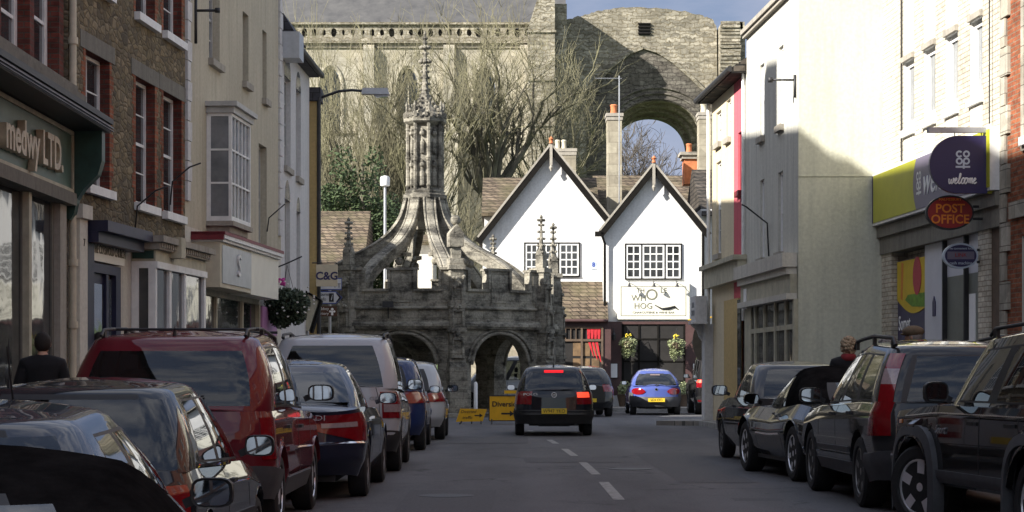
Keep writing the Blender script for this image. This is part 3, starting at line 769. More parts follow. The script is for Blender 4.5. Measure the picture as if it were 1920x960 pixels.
# --- navy coupe
c=Car(L=4.6,W=.87,zl=.21,rr=.42,rf=.45,bowr=.16,sh=[(-2.3,.90),(-1.7,.95),(-1.2,.945),(.9,.9),(2.3,.68)],yw=(-1.25,1.46),rw=.32,cb=(-1.75,1.1),cr=(-.95,.18),wb=.77,wr=.55,rcb=.26,rcr=.22,
   roof=[(-1.1,1.345),(-.3,1.375),(.3,1.33)],glassr=(0,1.5,.05,.9),wins=[(.12,.36),(.38,.93)],bulge=.035,rear=[(0,.12),(.25,.0),(.48,-.02),(.5,.03),(.85,.05),(1,.0)],spokes=5,spw=.07,rim_mat='dirty_alloy')
c.build('paint_navy','navy blue coupe with wide wedge tail lights beside the red carrier','car',group=GL)
def wedge(a,b): return (a, lerp(lerp(.55,0,clamp(a*1.6)),1,b) if True else b)
for sg in (1,-1):
    l=c.patch('tail_light','lamp_red',c.s1-.22,c.s2+.1,c.vz(.60,c.s1),c.vz(.87,c.s1),.012,sg,c.o,10,5,wedge)
    c.patch('reversing_light','lamp_clear',c.s1-.0,c.s1+.40,c.vz(.74,c.s1),c.vz(.785,c.s1),.02,sg,l,6,2)
    c.patch('chrome_strip','chrome',.2,c.s2+.2,c.vz(.575,c.s1),c.vz(.59,c.s1),.014,sg,c.o,14,1)
    c.patch('boot_seam','plastic_black',c.s1-.25,c.s1-.24,c.vz(.5,c.s1),1,.0015,sg,c.o,1,6)
c.mirrors(.55,'paint_navy',(.2,.1,.13)); c.seam(.62); c.seam(-.65); c.handle(-.5,.84,'chrome'); c.plate(.70,'')
c.text_rear('CDI',.40,.845,.075,'badge',.01,1.5)
put(c.o,-2.38,22.75)
# --- silver tall estate
c=Car(L=4.4,W=.88,zl=.25,rr=.20,sh=[(-2.2,1.12),(-1,1.1),(1.1,1.02),(2.2,.84)],yw=(-1.3,1.32),rw=.33,cb=(-2.14,1.35),cr=(-1.92,.4),wb=.85,wr=.69,rcb=.18,rcr=.2,
   roof=[(-2.0,1.72),(-.8,1.77),(.5,1.69)],glassr=(0,1.0,.04,.9),wins=[(.06,.30),(.33,.62),(.65,.95)],bulge=.03,rear=[(0,.02),(.28,-.05),(.3,.0),(.7,.0),(1,.02)],spokes=6)
c.build('paint_pale','tall silver estate car with upright red tail lights beside the navy coupe','car',group=GL)
for sg in (1,-1):
    c.patch('rear_bumper','plastic_black',0,c.s2+.3,.0,.30,.03,sg,c.o,12,3)
    l=c.patch('tail_light','lamp_red',c.s1-.02,c.s2+.08,c.vz(.72,c.s1),c.vz(1.06,c.s1),.012,sg,c.o,6,5)
    c.patch('reversing_light','lamp_clear',c.s1-.0,c.s2+.06,c.vz(.80,c.s1),c.vz(.9,c.s1),.018,sg,l,6,2)
    c.patch('tailgate_seam','plastic_black',c.s1-.06,c.s1-.05,.3,1,.0015,sg,c.o,1,6)
c.mirrors(.85,'plastic_black',(.22,.1,.16)); c.seam(.9,.2); c.seam(-.15,.2); c.handle(.0,.8); c.handle(-.95,.8); c.rails('plastic_black',.04,r=.018,inset=.03); c.plate(.72,'')
c.text_rear('GDI',.58,.97,.07,'sign_grey',.006,1.5)
put(c.o,-2.36,28.35,rad(.6))
# --- blue hatchback, further
c=Car(L=4.0,W=.84,zl=.22,rr=.3,sh=[(-2,.95),(-1.4,.98),(.8,.9),(2,.7)],yw=(-1.2,1.3),rw=.3,cb=(-1.84,1.2),cr=(-1.5,.3),wb=.78,wr=.62,rcb=.24,rcr=.22,
   roof=[(-1.6,1.47),(-.3,1.52),(.4,1.47)],glassr=(0,.97,.06,.88),wins=[(.1,.43),(.46,.93)],bulge=.04,spokes=8)
c.build('paint_blue','blue hatchback half hidden past the tall silver estate','car',group=GL)
lights(c,'lamp_red',c.s1+.0,c.s2+.1,.8,1.0); c.mirrors(.7,'plastic_black'); c.seam(.75); c.seam(-.25); c.handle(-.1); c.plate(.6,''); 
put(c.o,-2.30,35.6,rad(.4))
c=Car(L=4.0,W=.83,zl=.22,rr=.3,sh=[(-2,.92),(-1.4,.95),(.8,.88),(2,.7)],yw=(-1.2,1.3),rw=.3,cb=(-1.84,1.2),cr=(-1.4,.3),wb=.77,wr=.6,rcb=.24,rcr=.22,
   roof=[(-1.6,1.43),(-.3,1.48),(.4,1.43)],wins=[(.1,.43),(.46,.93)],bulge=.04,spokes=6)
c.build('paint_silver','silver hatchback parked last in the left row before the market cross','car',group=GL)
lights(c,'lamp_red',c.s1+.0,c.s2+.1,.75,.95); c.mirrors(.7,'plastic_black',(.23,.09,.15)); c.seam(.75); c.seam(-.25); c.handle(-.1); c.plate(.6,'')
put(c.o,-2.14,40.9,rad(.4))
# --- black hatchback in the road
c=Car(L=3.7,W=.815,zl=.23,rr=.3,bowr=.07,sh=[(-1.85,.93),(-1.3,.95),(.7,.88),(1.85,.68)],yw=(-1.12,1.28),rw=.295,tw=.19,cb=(-1.74,1.1),cr=(-1.35,.2),wb=.765,wr=.575,rcb=.2,rcr=.18,
   roof=[(-1.5,1.385),(-.3,1.42),(.3,1.38)],glassr=(0,1.5,.06,.84),wins=[(.14,.44),(.47,.92)],bulge=.03,rear=[(0,.04),(.36,-.07),(.38,.0),(.85,.02),(1,.06)],steel=True,side=[(0,.06),(.3,.0),(.5,0),(.9,.03),(1,.06)])
c.build('paint_blackblue','small black hatchback driving away with brake light on','car',name='moving_car')
for sg in (1,-1):
    c.patch('rear_bumper','plastic_black',0,c.s2+.4,-.02,.37,.03,sg,c.o,12,4)
    l=c.patch('tail_light','lamp_red',c.s1-.04,c.s2+.06,c.vz(.66,c.s1),c.vz(.92,c.s1),.010,sg,c.o,6,5)
    if sg==1: c.patch('lit_lamp','brake_light_orange',c.s1-.02,c.s1+.26,c.vz(.80,c.s1),c.vz(.90,c.s1),.018,1,l,6,2)
m=MB(); a=c.K('r',0,.9); m.box(-.2,.2,a.y-.035,a.y+.03,a.z-.028,a.z+.025); m.build('high_brake_light','brake_light',c.o)
c.mirrors(.6,'plastic_black',(.18,.08,.12)); c.wiper(x0=0.0,x1=.4,up=.03); c.antenna(-1.15,0,.22,-.2); c.plate(.52,'W947 YKO',-.045)
c.text_rear('POLO',-.49,.865,.075,'badge',.012,1.5); c.badge(.855,.055)
c.text_rear('W',0,.855,.075,'badge',.018,1.0)
c.seam(.65); c.seam(-.5); c.strip('side_moulding','plastic_black',-.8,.9,.4,.47,.015)
m=MB(); m.tube([(.45,-1.9,.24),(.45,-1.7,.24)],.025,8); m.build('exhaust_pipe','plastic_black',c.o)
put(c.o,.87,43.7)
# --- small lilac blue car outside the pub
c=Car(L=3.62,W=.80,zl=.22,rr=.42,bowr=.14,sh=[(-1.8,.90),(-1.3,.95),(.7,.88),(1.8,.66)],yw=(-1.1,1.25),rw=.285,cb=(-1.72,1.1),cr=(-1.0,.15),wb=.74,wr=.50,rcb=.34,rcr=.26,
   roof=[(-1.2,1.33),(-.4,1.38),(.3,1.34)],glassr=(0,1.5,.04,.86),wins=[(.16,.44),(.47,.92)],bulge=.06,rear=[(0,.08),(.3,-.01),(.45,.01),(.85,.04),(1,.10)],steel=True,rim_mat='bright_alloy')
c.build('paint_kablue','small rounded lilac blue car with grey bumpers outside the pub','car')
for sg in (1,-1):
    c.patch('rear_bumper','plastic_grey',0,c.s2+.34,.0,.47,.02,sg,c.o,12,5)
    c.patch('corner_trim','plastic_grey',c.s1+.36,c.s2+.3,.4,.66,.016,sg,c.o,5,4)
    l=c.patch('tail_light','lamp_red',c.s1-.04,c.s1+.44,c.vz(.64,c.s1),c.vz(.83,c.s1),.02,sg,c.o,8,5,lambda a,b:(a,lerp(.5,b,math.sqrt(max(0.02,1-(2*a-1)**2)))))
c.mirrors(.55,'plastic_black',(.17,.08,.12)); c.wiper(x0=0,x1=.2,up=.09); c.plate(.47,'S624 KFD',-.03); c.badge(.80,.045); c.seam(.6); c.seam(-.45)
m=MB(); a=c.K('r',0,.8); m.box(-.15,.15,a.y-.02,a.y+.03,a.z-.03,a.z+.02); m.build('high_brake_light','lamp_clear',c.o)
put(c.o,4.48,64.7)
# --- grey hatchback behind the moving car
c=Car(L=3.9,W=.82,zl=.22,rr=.34,sh=[(-1.95,.92),(-1.3,.95),(.8,.88),(1.95,.68)],yw=(-1.15,1.3),rw=.3,cb=(-1.8,1.12),cr=(-1.3,.22),wb=.765,wr=.58,rcb=.26,rcr=.24,
   roof=[(-1.4,1.42),(-.3,1.46),(.3,1.42)],glassr=(0,.97,.06,.86),wins=[(.12,.44),(.47,.92)],bulge=.05)
c.build('paint_darkgrey','dark grey hatchback half hidden past the black hatchback in the road','car')
lights(c,'lamp_red',c.s1+.0,c.s2+.1,.75,.98); c.mirrors(.6,'plastic_black'); c.plate(.5,''); c.seam(.65); c.seam(-.4)
put(c.o,2.12,62.2,rad(4))
# --- people carrier seen through the arch
c=Car(L=4.3,W=.88,zl=.25,rr=.2,sh=[(-2.1,1.05),(-1.3,1.05),(1.2,1.0),(2.1,.8)],yw=(-1.3,1.3),rw=.32,cb=(-2.05,1.3),cr=(-1.9,.5),wb=.83,wr=.7,rcb=.2,rcr=.2,
   roof=[(-1.9,1.8),(-.3,1.84),(.5,1.78)],glassr=(0,.97,.06,.86),wins=[(.06,.3),(.33,.6),(.64,.95)],bulge=.03)
c.build('paint_silver','silver people carrier seen sideways through the right arch of the market cross','car')
lights(c,'lamp_red',c.s1+.0,c.s2+.1,.75,.95); c.mirrors(.9,'plastic_black'); c.plate(.62,''); c.seam(.9); c.seam(-.1)
put(c.o,-.25,70.35,rad(90))
# --- boxy 4x4 at the end of the right side
c=Car(L=4.5,W=.90,zl=.34,rr=.14,rf=.2,bowr=.03,sh=[(-2.2,1.12),(0,1.12),(1,1.1),(2.2,1.05)],yw=(-1.25,1.29),rw=.37,tw=.24,cb=(-2.16,1.0),cr=(-2.08,.5),wb=.86,wr=.77,rcb=.14,rcr=.14,
   roof=[(-2.1,1.74),(-.8,1.82),(.5,1.76)],glassr=(0,.9,.1,.8),wins=[(.05,.28),(.32,.62),(.66,.95)],bulge=.01,rear=[(0,.05),(.25,-.08),(.27,.0),(1,.02)])
c.build('paint_black','dark boxy four by four half hidden behind the grey end pillar','car')
for sg in (1,-1):
    c.patch('rear_bumper','plastic_black',0,c.s2+.2,.0,.25,.03,sg,c.o,10,3)
    c.patch('tail_light','lamp_red',c.s1-.04,c.s2+.0,c.vz(.86,c.s1),c.vz(1.1,c.s1),.02,sg,c.o,4,4)
    c.patch('indicator','brake_light_orange',c.s1-.03,c.s2-.02,c.vz(1.0,c.s1),c.vz(1.09,c.s1),.026,sg,c.o,4,2)
    c.patch('bumper_lamp','lamp_red',c.s1-.25,c.s2-.02,.06,.13,.035,sg,c.o,4,2)
c.mirrors(.8,'plastic_black'); c.plate(.85,'P9',-.03,-.5,.34,.2); c.seam(.8,.1); c.seam(-.3,.1)
put(c.o,6.66,65.3)
# --- saloon, right
c=Car(L=4.35,W=.83,zl=.22,rr=.22,rf=.25,bowr=.06,sh=[(-2.15,.95),(-1.4,.96),(.9,.93),(2.15,.8)],yw=(-1.25,1.32),rw=.31,cb=(-1.5,1.0),cr=(-1.0,.2),wb=.76,wr=.6,rcb=.16,rcr=.16,
   roof=[(-1.1,1.38),(-.3,1.41),(.3,1.37)],glassr=(0,1.0,.05,.9),wins=[(.1,.18),(.2,.52),(.55,.94)],bulge=.025,rear=[(0,.08),(.3,-.05),(.35,.0),(1,.03)])
c.build('paint_grey','grey saloon parked furthest in the right row','car',group=GR)
lights(c,'lamp_red',c.s1-.3,c.s2+.02,.66,.84); c.mirrors(.68,'plastic_black',(.24,.1,.16)); c.seam(.75); c.seam(-.2); c.handle(-.05); c.handle(-.9); c.plate(.5,'')
c.strip('side_strip','chrome',-1.7,1.8,.55,.58,.012)
put(c.o,4.10,30.1,rad(2))
# --- soft-top grand tourer
c=Car(L=4.75,W=.90,zl=.2,rr=.5,rf=.55,bowr=.2,sh=[(-2.35,.78),(-1.7,.90),(-1.1,.93),(0,.85),(1.1,.87),(1.7,.82),(2.35,.62)],yw=(-1.2,1.39),rw=.335,tw=.24,cb=(-1.45,.95),cr=(-.75,.15),wb=.76,wr=.55,rcb=.32,rcr=.24,
   roof=[(-.9,1.29),(-.3,1.33),(.3,1.28)],glassr=(0,.8,.2,.72),wins=[(.42,.56),(.58,.95)],winh=(.04,.86),cabin_mat='soft_top',bulge=.05,spokes=6,spw=.06,rim_mat='bright_alloy',
   side=[(0,.14),(.2,.05),(.5,0),(.75,.02),(1,.14)])
c.build('paint_black','long black soft-top tourer with bright rims in the right row','car',group=GR)
lights(c,'lamp_red',c.s1-.05,c.s1+.5,.6,.76); c.mirrors(.55,'paint_black',(.2,.1,.14)); c.seam(.7,.1); c.seam(-.65,.1); c.handle(-.5,.78,'chrome'); c.strip('chrome_strip','chrome',-.6,.65,.5,.53,.012); c.plate(.5,'')
put(c.o,4.12,25.7,rad(6))
# --- dark estate with tall red lights
c=Car(L=4.72,W=.90,zl=.28,rr=.20,rf=.4,bowr=.05,sh=[(-2.35,1.02),(-1.4,1.02),(.9,.95),(2.35,.78)],yw=(-1.40,1.37),rw=.345,tw=.24,cb=(-2.25,1.1),cr=(-1.98,.2),wb=.85,wr=.655,rcb=.2,rcr=.2,
   roof=[(-2.1,1.52),(-.8,1.57),(.3,1.51)],glassr=(0,.93,.06,.88),wins=[(.06,.30),(.33,.60),(.63,.95)],bulge=.03,rear=[(0,.04),(.34,-.06),(.36,.0),(.7,.0),(1,.03)],spokes=5,
   side=[(0,.08),(.28,.0),(.3,.02),(.5,0),(.85,.0),(1,.05)])
c.build('paint_darkgrey','dark grey estate with tall curved red tail lights and roof rails','car',group=GR)
for sg in (1,-1):
    c.patch('rear_bumper','plastic_grey',0,c.s2+.4,-.02,.34,.03,sg,c.o,12,4)
    l=c.patch('tail_light','lamp_red',c.s1+.06,c.s2+.22,c.vz(.72,c.s1),c.vz(1.03,c.s1),.012,sg,c.o,6,6,lambda a,b:(a*(1-.45*b),b))
    # upper strip of the lamp climbs the pillar
    m=MB(); n=10
    for i in range(n+1):
        h=lerp(0,.93,i/n)
        for (sgm,t) in (('c',.2),('c',.45),('c',.75)): m.v.append(tuple(c.K(sgm,t,h,sg,.014)))
    for i in range(n):
        for k in range(2): a=i*3+k; m.f.append((a,a+1,a+4,a+3)); m.m.append(0 if not 4<=i<=6 else 1)
    m.build('pillar_light',['lamp_red','lamp_clear'],c.o,smooth=True)
    c.patch('sill_trim','plastic_grey',c.uy(c.yw[0]+.42),c.uy(c.yw[1]-.42),.02,.2,.014,sg,c.o,8,2)
c.strip('chrome_strip','chrome',-1.9,1.2,.985,1.0,.006); c.strip('side_moulding','plastic_grey',-.9,.85,.32,.4,.018)
c.mirrors(.72,'plastic_black',(.24,.11,.16)); c.seam(.8,.1); c.seam(-.2,.1); c.handle(-.05,.86); c.handle(-1.0,.86); c.rails('plastic_black',.07,r=.02,inset=.03); c.wiper(x0=0,x1=.4); c.plate(.62,'')
put(c.o,4.23,21.15,rad(1.2))
# --- black boxy 4x4 nearest on the right
c=Car(L=4.2,W=.86,zl=.40,rr=.14,rf=.16,bowr=.03,bowf=.06,sh=[(-2.1,1.06),(0,1.06),(.9,1.06),(2.1,.98)],yw=(-1.27,1.31),rw=.36,tw=.24,cb=(-2.04,.88),cr=(-1.96,.30),wb=.81,wr=.68,rcb=.12,rcr=.12,flare=.055,
   roof=[(-2.0,1.60),(-.8,1.63),(.4,1.58)],glassr=(0,.9,.1,.8),wins=[(.05,.28),(.31,.60),(.65,.955)],winh=(.08,.86),bulge=.012,rear=[(0,.02),(.25,-.08),(.27,.0),(1,.02)],front=[(0,.05),(.3,-.05),(.32,.03),(1,.05)],
   steer=rad(24),spokes=5,spw=.085,rim=.235,rim_mat='bright_alloy',side=[(0,.05),(.12,.0),(.5,0),(.9,.01),(1,.03)])
c.build('paint_black','black boxy four by four with chrome five-spoke wheels on the right','car',group=GR)
for sg in (1,-1):
    for yw in c.yw:
        m=MB(); ra=c.rw+.085; n=18; pr=[]
        for i in range(n+1):
            a=lerp(-.32,PI+.32,i/n); ca,sa=math.cos(a),math.sin(a)
            sq=lambda v:math.copysign(abs(v)**.72,v)
            y=yw+ra*sq(ca)*1.02; z=c.rw+ra*sq(sa)
            y2=yw+(ra+.085)*sq(ca)*1.02; z2=c.rw+(ra+.085)*sq(sa)
            x=c.W-.03; xo=c.W+.065; xm=c.W+.045
            for q in ((x,y,z),(xo,y,z),(xm,y2-.0,z2),(x-.02,y2,z2+.005)): m.v.append((sg*q[0],q[1],q[2]))
        for i in range(n):
            for k in range(3): a=i*4+k; m.f.append((a,a+1,a+5,a+4)); m.m.append(0)
        m.build('wheel_arch_flare','plastic_grey',c.o,smooth=40)
    c.patch('sill_cladding','plastic_grey',c.uy(c.yw[0]+.44),c.uy(c.yw[1]-.44),.06,.2,.022,sg,c.o,8,2)
    c.patch('indicator','lamp_orange',c.uy(1.78),c.uy(1.86),.80,.86,.008,sg,c.o,2,1)
    c.patch('headlamp','lamp_clear',c.s3+.1,c.s4+.1,.55,.8,.01,sg,c.o,4,3)
    t=text('badge_text','Sport',.10,'badge',c.o,(sg*(c.W+.004),.72,.86),rot=(PI/2,0,PI/2*sg),shear=.3,sx=1.1)
    c.patch('front_bumper','plastic_grey',c.s3-.1,c.s5,.0,.28,.03,sg,c.o,10,3)
c.strip('pin_stripe','chrome',-1.6,1.7,.90,.915,.003); c.mirrors(.62,'plastic_black',(.2,.11,.17),1.06); c.seam(.82,.2); c.seam(-.15,.2); c.seam(-.95,.45); c.handle(-.0,.8); c.handle(-.8,.8); c.rails('plastic_black',.05,r=.016,inset=.06); c.plate(.7,'')
p=thing  # keep name
put(c.o,4.46,16.02,rad(7.5))
# ---------------------------------------------------------------- walls measured along the street
class Wall:
    def __init__(s,A,B,name,label,cat='building',group=None):
        s.A=Vector(A).to_2d(); s.B=Vector(B).to_2d(); s.d=(s.B-s.A); s.L=s.d.length; s.d.normalize()
        s.o=thing(name,label,cat,(s.A.x,s.A.y,0),math.atan2(s.d.y,s.d.x),group) if name else None
        s.mb=MB()
    def u(s,px,proj=0):
        """distance along the wall seen at column px (proj: plane standing proud by proj)"""
        n=Vector((s.d.y,-s.d.x)); A=s.A+n*proj; k=(px-CX)/F
        # A.x+t d.x = k (A.y+t d.y)
        return (k*A.y-A.x)/(s.d.x-k*s.d.y)
    def z(s,px,py,proj=0):
        n=Vector((s.d.y,-s.d.x)); A=s.A+n*proj; y=A.y+s.d.y*s.u(px,proj)
        return HC+(HY-py)*y/F
    def W(s,u,n,z):
        p=s.A+s.d*u; q=Vector((s.d.y,-s.d.x)); return Vector((p.x+q.x*n,p.y+q.y*n,z))
def panel(W,u0,u1,z0,z1,ops,mats,rec=.22,name='wall',y=0,parent=None,side=True):
    """wall with real openings; ops (u0,u1,z0,z1)"""
    m=MB(); us=sorted(set([u0,u1]+[x for o in ops for x in o[:2] if u0<x<u1])); zs=sorted(set([z0,z1]+[x for o in ops for x in o[2:4] if z0<x<z1]))
    for a,b in zip(us,us[1:]):
        for c,d in zip(zs,zs[1:]):
            cu,cz=(a+b)/2,(c+d)/2
            if any(o[0]<cu<o[1] and o[2]<cz<o[3] for o in ops): continue
            m.quad([(a,y,c),(b,y,c),(b,y,d),(a,y,d)],0)
    for o in ops:
        a,b,c,d=o[:4]; r=o[4] if len(o)>4 else rec
        m.quad([(a,y,c),(a,y,d),(a,y+r,d),(a,y+r,c)],1); m.quad([(b,y,c),(b,y+r,c),(b,y+r,d),(b,y,d)],1)
        m.quad([(a,y,d),(b,y,d),(b,y+r,d),(a,y+r,d)],1); m.quad([(a,y,c),(a,y+r,c),(b,y+r,c),(b,y,c)],1)
    return m.build(name,mats,parent or W.o,fix=False)
def sash(W,u0,u1,z0,z1,rec=.16,cols=2,rows=4,mat='white_paint',glass='window_glass',sill=None,fw=.055,bar=.022,y=0,name='window',sash2=True,sillmat='white_paint',parent=None):
    m=MB(); y0=y+rec; y1=y0+.06
    m.box(u0,u0+fw,y0,y1,z0,z1); m.box(u1-fw,u1,y0,y1,z0,z1); m.box(u0+fw,u1-fw,y0,y1,z0,z0+fw*1.3); m.box(u0+fw,u1-fw,y0,y1,z1-fw,z1)
    if sash2: zm=(z0+z1)/2; m.box(u0+fw,u1-fw,y0+.012,y1-.002,zm-.025,zm+.025)
    for i in range(1,cols):
        x=lerp(u0+fw,u1-fw,i/cols); m.box(x-bar/2,x+bar/2,y0+.02,y1-.006,z0+fw*1.3,z1-fw)
    for j in range(1,rows):
        if sash2 and rows%2==0 and j==rows//2: continue
        x=lerp(z0+fw*1.3,z1-fw,j/rows); m.box(u0+fw,u1-fw,y0+.023,y1-.009,x-bar/2,x+bar/2)
    w=m.build(name,mat,parent or W.o)
    g=MB(); g.box(u0+.01,u1-.01,y0+.035,y0+.042,z0+.01,z1-.01); g.build('pane',glass,w)
    if sill:
        q=MB(); q.box(u0-.07,u1+.07,y-sill,y+rec+.02,z0-.13,z0+.0); q.build('sill',sillmat,w)
    return w
def part(W,name,mat,*b,parent=None):
    m=MB(); m.box(*b); return m.build(name,mat,parent or W.o)
def roofblock(W,u0,u1,ze,zr,depth,mat='stone_tile',over=.25,name='roof',y0=0):
    """pitched roof, ridge parallel to the street"""
    m=MB(); h=depth/2
    o=over
    A=[(u0,y0-o,ze-.05),(u1,y0-o,ze-.05),(u1,y0+h,zr),(u0,y0+h,zr)]; B=[(u0,y0+depth,ze),(u1,y0+depth,ze)]
    m.quad(A,0); m.quad([A[3],A[2],B[1],B[0]],0)
    m.quad([(u0,y0-o,ze-.17),(u1,y0-o,ze-.17),(u1,y0-o,ze-.05),(u0,y0-o,ze-.05)],0)
    m.quad([(u0,y0-o,ze-.17),(u0,y0+.02,ze-.17),(u1,y0+.02,ze-.17),(u1,y0-o,ze-.17)],0)
    for u in (u0,u1): m.quad([(u,y0-o,ze-.17),(u,y0-o,ze-.05),(u,y0+h,zr),(u,y0+depth,ze),(u,y0+depth,ze-.17)],0)
    return m.build(name,mat,W.o,fix=False)
def core(W,u0,u1,z1,depth,mat,z0=-.5,y=.30):
    m=MB(); m.box(u0+.02,u1-.02,y,depth,z0,z1-.02); 
    # end returns at the street corner
    m.quad([(u0,0,z0),(u0,depth,z0),(u0,depth,z1),(u0,0,z1)]); m.quad([(u1,0,z0),(u1,0,z1),(u1,depth,z1),(u1,depth,z0)])
    return m.build('side_wall',mat,W.o,fix=False)
def opx(W,x0,x1,yt,yb,xr=None):
    """opening from image columns and the rows of head and foot at column xr"""
    xr=x0 if xr is None else xr
    a,b=sorted((W.u(x0),W.u(x1))); return (a,b,W.z(xr,yb),W.z(xr,yt))
# ================= ground
def gsheet(name,mat,xs,ys,dz,fn=None):
    m=MB()
    for y in ys:
        for x in xs: m.v.append((x,y,gz(x,y)+dz))
    W_=len(xs)
    for j in range(len(ys)-1):
        for i in range(W_-1): m.f.append((j*W_+i,j*W_+i+1,(j+1)*W_+i+1,(j+1)*W_+i)); m.m.append(0)
    return m.build(name,mat,fix=False)
ys=[-60,-20,0,6,12]+[13+.5*i for i in range(10)]+[20,40,60,90,150,300,900]
struct(gsheet('ground','grass',[-700,-100,-20,0,20,100,700],ys,-.012))
struct(gsheet('road','asphalt',[-16,-8,0,8,16],[-60,-20,0,6,12]+[13+.5*i for i in range(10)]+[20,40,60,92],0))
def pave(name,pts_out,pts_in,h=.12,label=None):
    """pavement strip between kerb line and wall line (lists of (x,y))"""
    m=MB(); k=MB(); n=len(pts_out)
    for a,b in zip(range(n-1),range(1,n)):
        def z(p): return gz(*p)+h
        po,pi,qo,qi=pts_out[a],pts_in[a],pts_out[b],pts_in[b]
        sg=1 if pi[0]>po[0] else -1
        ko=(po[0]+.14*sg,po[1]); kq=(qo[0]+.14*sg,qo[1])
        m.quad([(*ko,z(ko)),(*kq,z(kq)),(*qi,z(qi)),(*pi,z(pi))])
        k.quad([(*po,z(po)),(*qo,z(qo)),(*kq,z(kq)),(*ko,z(ko))]); k.quad([(*po,gz(*po)-.1),(*qo,gz(*qo)-.1),(*qo,z(qo)),(*po,z(po))])
    struct(m.build(name,'flagstone')); struct(k.build('kerb','kerb'))
YY=[-60,-10,6,12,14,16,18,24,32,40,46,51.4]
pave('pavement',[(-3.75,y) for y in YY],[(-7.2,y) for y in YY])
pave('pavement',[(5.25,y) if y<40 else (5.25-.06*(y-40),y) for y in YY],[(11,y) for y in YY])
m=MB(); m.plate([(-11,68.6),(11,68.6),(11,90),(-11,90)],[],-.1,.13,plane='xy'); struct(m.build('pavement','flagstone'))
m=MB(); m.box(-11,11,68.45,68.6,-.1,.131); struct(m.build('kerb','kerb'))
m=MB(); m.plate([(-9,51.5),(-4.2,51.5),(-4.2,54),(-5.8,58),(-8.2,62),(-9,62)],[],-.1,.12,plane='xy'); struct(m.build('pavement','flagstone'))
m=MB(); m.plate([(3.6,50.6),(5.6,50.0),(9,51.4),(12,51.6),(12,53),(6.2,53.2),(4.1,52.1)],[],-.1,.115,plane='xy'); struct(m.build('pavement','flagstone'))
m=MB()
rr=random.Random(3)
for (y0,y1) in ((12,16),(20.8,24.2),(26,29.6),(31.8,34.8),(37.4,39.6),(44,46)):
    xa=lambda y: 1.10-.35*((y-22)/17)**2*(1 if y>22 else 0)
    z=lambda y: gz(1,y)+.004
    m.quad([(xa(y0)-.06,y0,z(y0)),(xa(y0)+.06,y0,z(y0)),(xa(y1)+.06,y1,z(y1)),(xa(y1)-.06,y1,z(y1))])
struct(m.build('road_marking','road_paint',fix=False))
m=MB()
for y0 in (58.2,60.2): m.quad([(-1.0,y0,.004),(10,y0+.6,.004),(10,y0+.72,.004),(-1.0,y0+.12,.004)])
struct(m.build('road_marking','road_paint',fix=False))
m=MB()
for (x,y) in ((1.6,27.5),(-.7,21.5)):
    m.lathe([(.30,.002),(.30,.006),(.01,.006)],20,(x,y,0))
o=m.build('manhole_cover','iron'); struct(o)
for i,(x0,x1,y0,y1) in enumerate(((-1.1,-.2,17.5,22.5),(2.0,2.9,24,33),(.2,1.6,29.5,31.2),(-1.6,.3,37.5,41.5),(2.3,2.75,15,21))):
    m=MB(); z=.003+.0005*i; e=.03
    m.quad([(x0,y0,gz(x0,y0)+z),(x1,y0+e,gz(x1,y0)+z),(x1+e,y1,z+gz(x1,y1)),(x0-e,y1+e,z+gz(x0,y1))]); struct(m.build('road_patch','asphalt_patch',fix=False))
# ================= left row
# A: dark brick building with the green shopfront
W=Wall((-6.44,-30),(-6.44,29.1),'green_shop_building','dark brick building with a green shop fascia lettered LTD at far left')
O=W.o; ub=W.L
zf=lambda px,py: W.z(px,py)
ops=[opx(W,2,56,-150,145,2),opx(W,64,111,-150,178,66),opx(W,-90,-20,-200,110,-60)]
sh=[(W.u(-260),W.u(42),.75,3.69,.05),(W.u(49),W.u(98),.75,3.69,.05)]
panel(W,0,ub,5.3,14.2,ops+[(6+3.2*i,7.2+3.2*i,5.9,7.9) for i in range(11)],['dark_brick','dark_brick'],.3)
panel(W,0,ub,-.6,5.3,sh,['dirty_trim','dirty_trim'],.25,name='shop_front')
core(W,0,ub,14.2,9,'dark_brick'); roofblock(W,0,ub,14.2,17.5,9,'dark_tile')
for o in ops: sash(W,*o,rec=.17,cols=1,rows=2,fw=.17,sill=.06)
for i in range(11): sash(W,6+3.2*i,7.2+3.2*i,5.9,7.9,rec=.17)
part(W,'string_course','dirty_trim',0,ub+.05,-.32,.0,5.02,5.28)
part(W,'string_course','dirty_trim',0,ub+.03,-.2,.0,5.281,5.42)
g=MB(); g.box(0,ub+.3,-.62,.0,4.78,4.90); g.box(0,ub+.3,-.66,-.5,4.90,4.98); g.build('gutter','black_paint',O)
g=MB(); g.box(0,ub+.3,-.665,-.64,4.84,4.862); g.box(0,ub+.3,-.668,-.64,4.80,4.812); g.build('gutter_edge','lead',O)
fs=part(W,'shop_sign','green_fascia',W.u(-400),W.u(117),-.14,-.002,3.92,4.70)
g=MB(); a,b=W.u(-400),W.u(117)
for (x0,x1,z0,z1) in ((a,b,3.88,3.93),(a,b,4.70,4.76),(b-.06,b,3.931,4.699)): g.box(x0,x1,-.17,-.142,z0,z1)
g.build('sign_frame','old_cream_paint',fs)
text('sign_letters','medwy LTD.',.62,'gold_letter',fs,(W.u(86),-.20,4.27),ext=.05,align='RIGHT',sx=.98,bold=.014)
part(W,'shop_cornice','dirty_trim',a,b+.05,-.2,-.002,3.70,3.875)
g=MB(); pr=[(0,3.55),(-.1,3.5),(-.16,3.6),(-.2,3.8),(-.3,3.95),(-.5,4.15),(-.56,4.35),(-.56,4.78),(0,4.78)]
g.plate([(p[0],p[1]) for p in pr],[],W.u(118),W.u(118)+.22,plane='yz'); g.build('console_bracket','dark_green_paint',O)
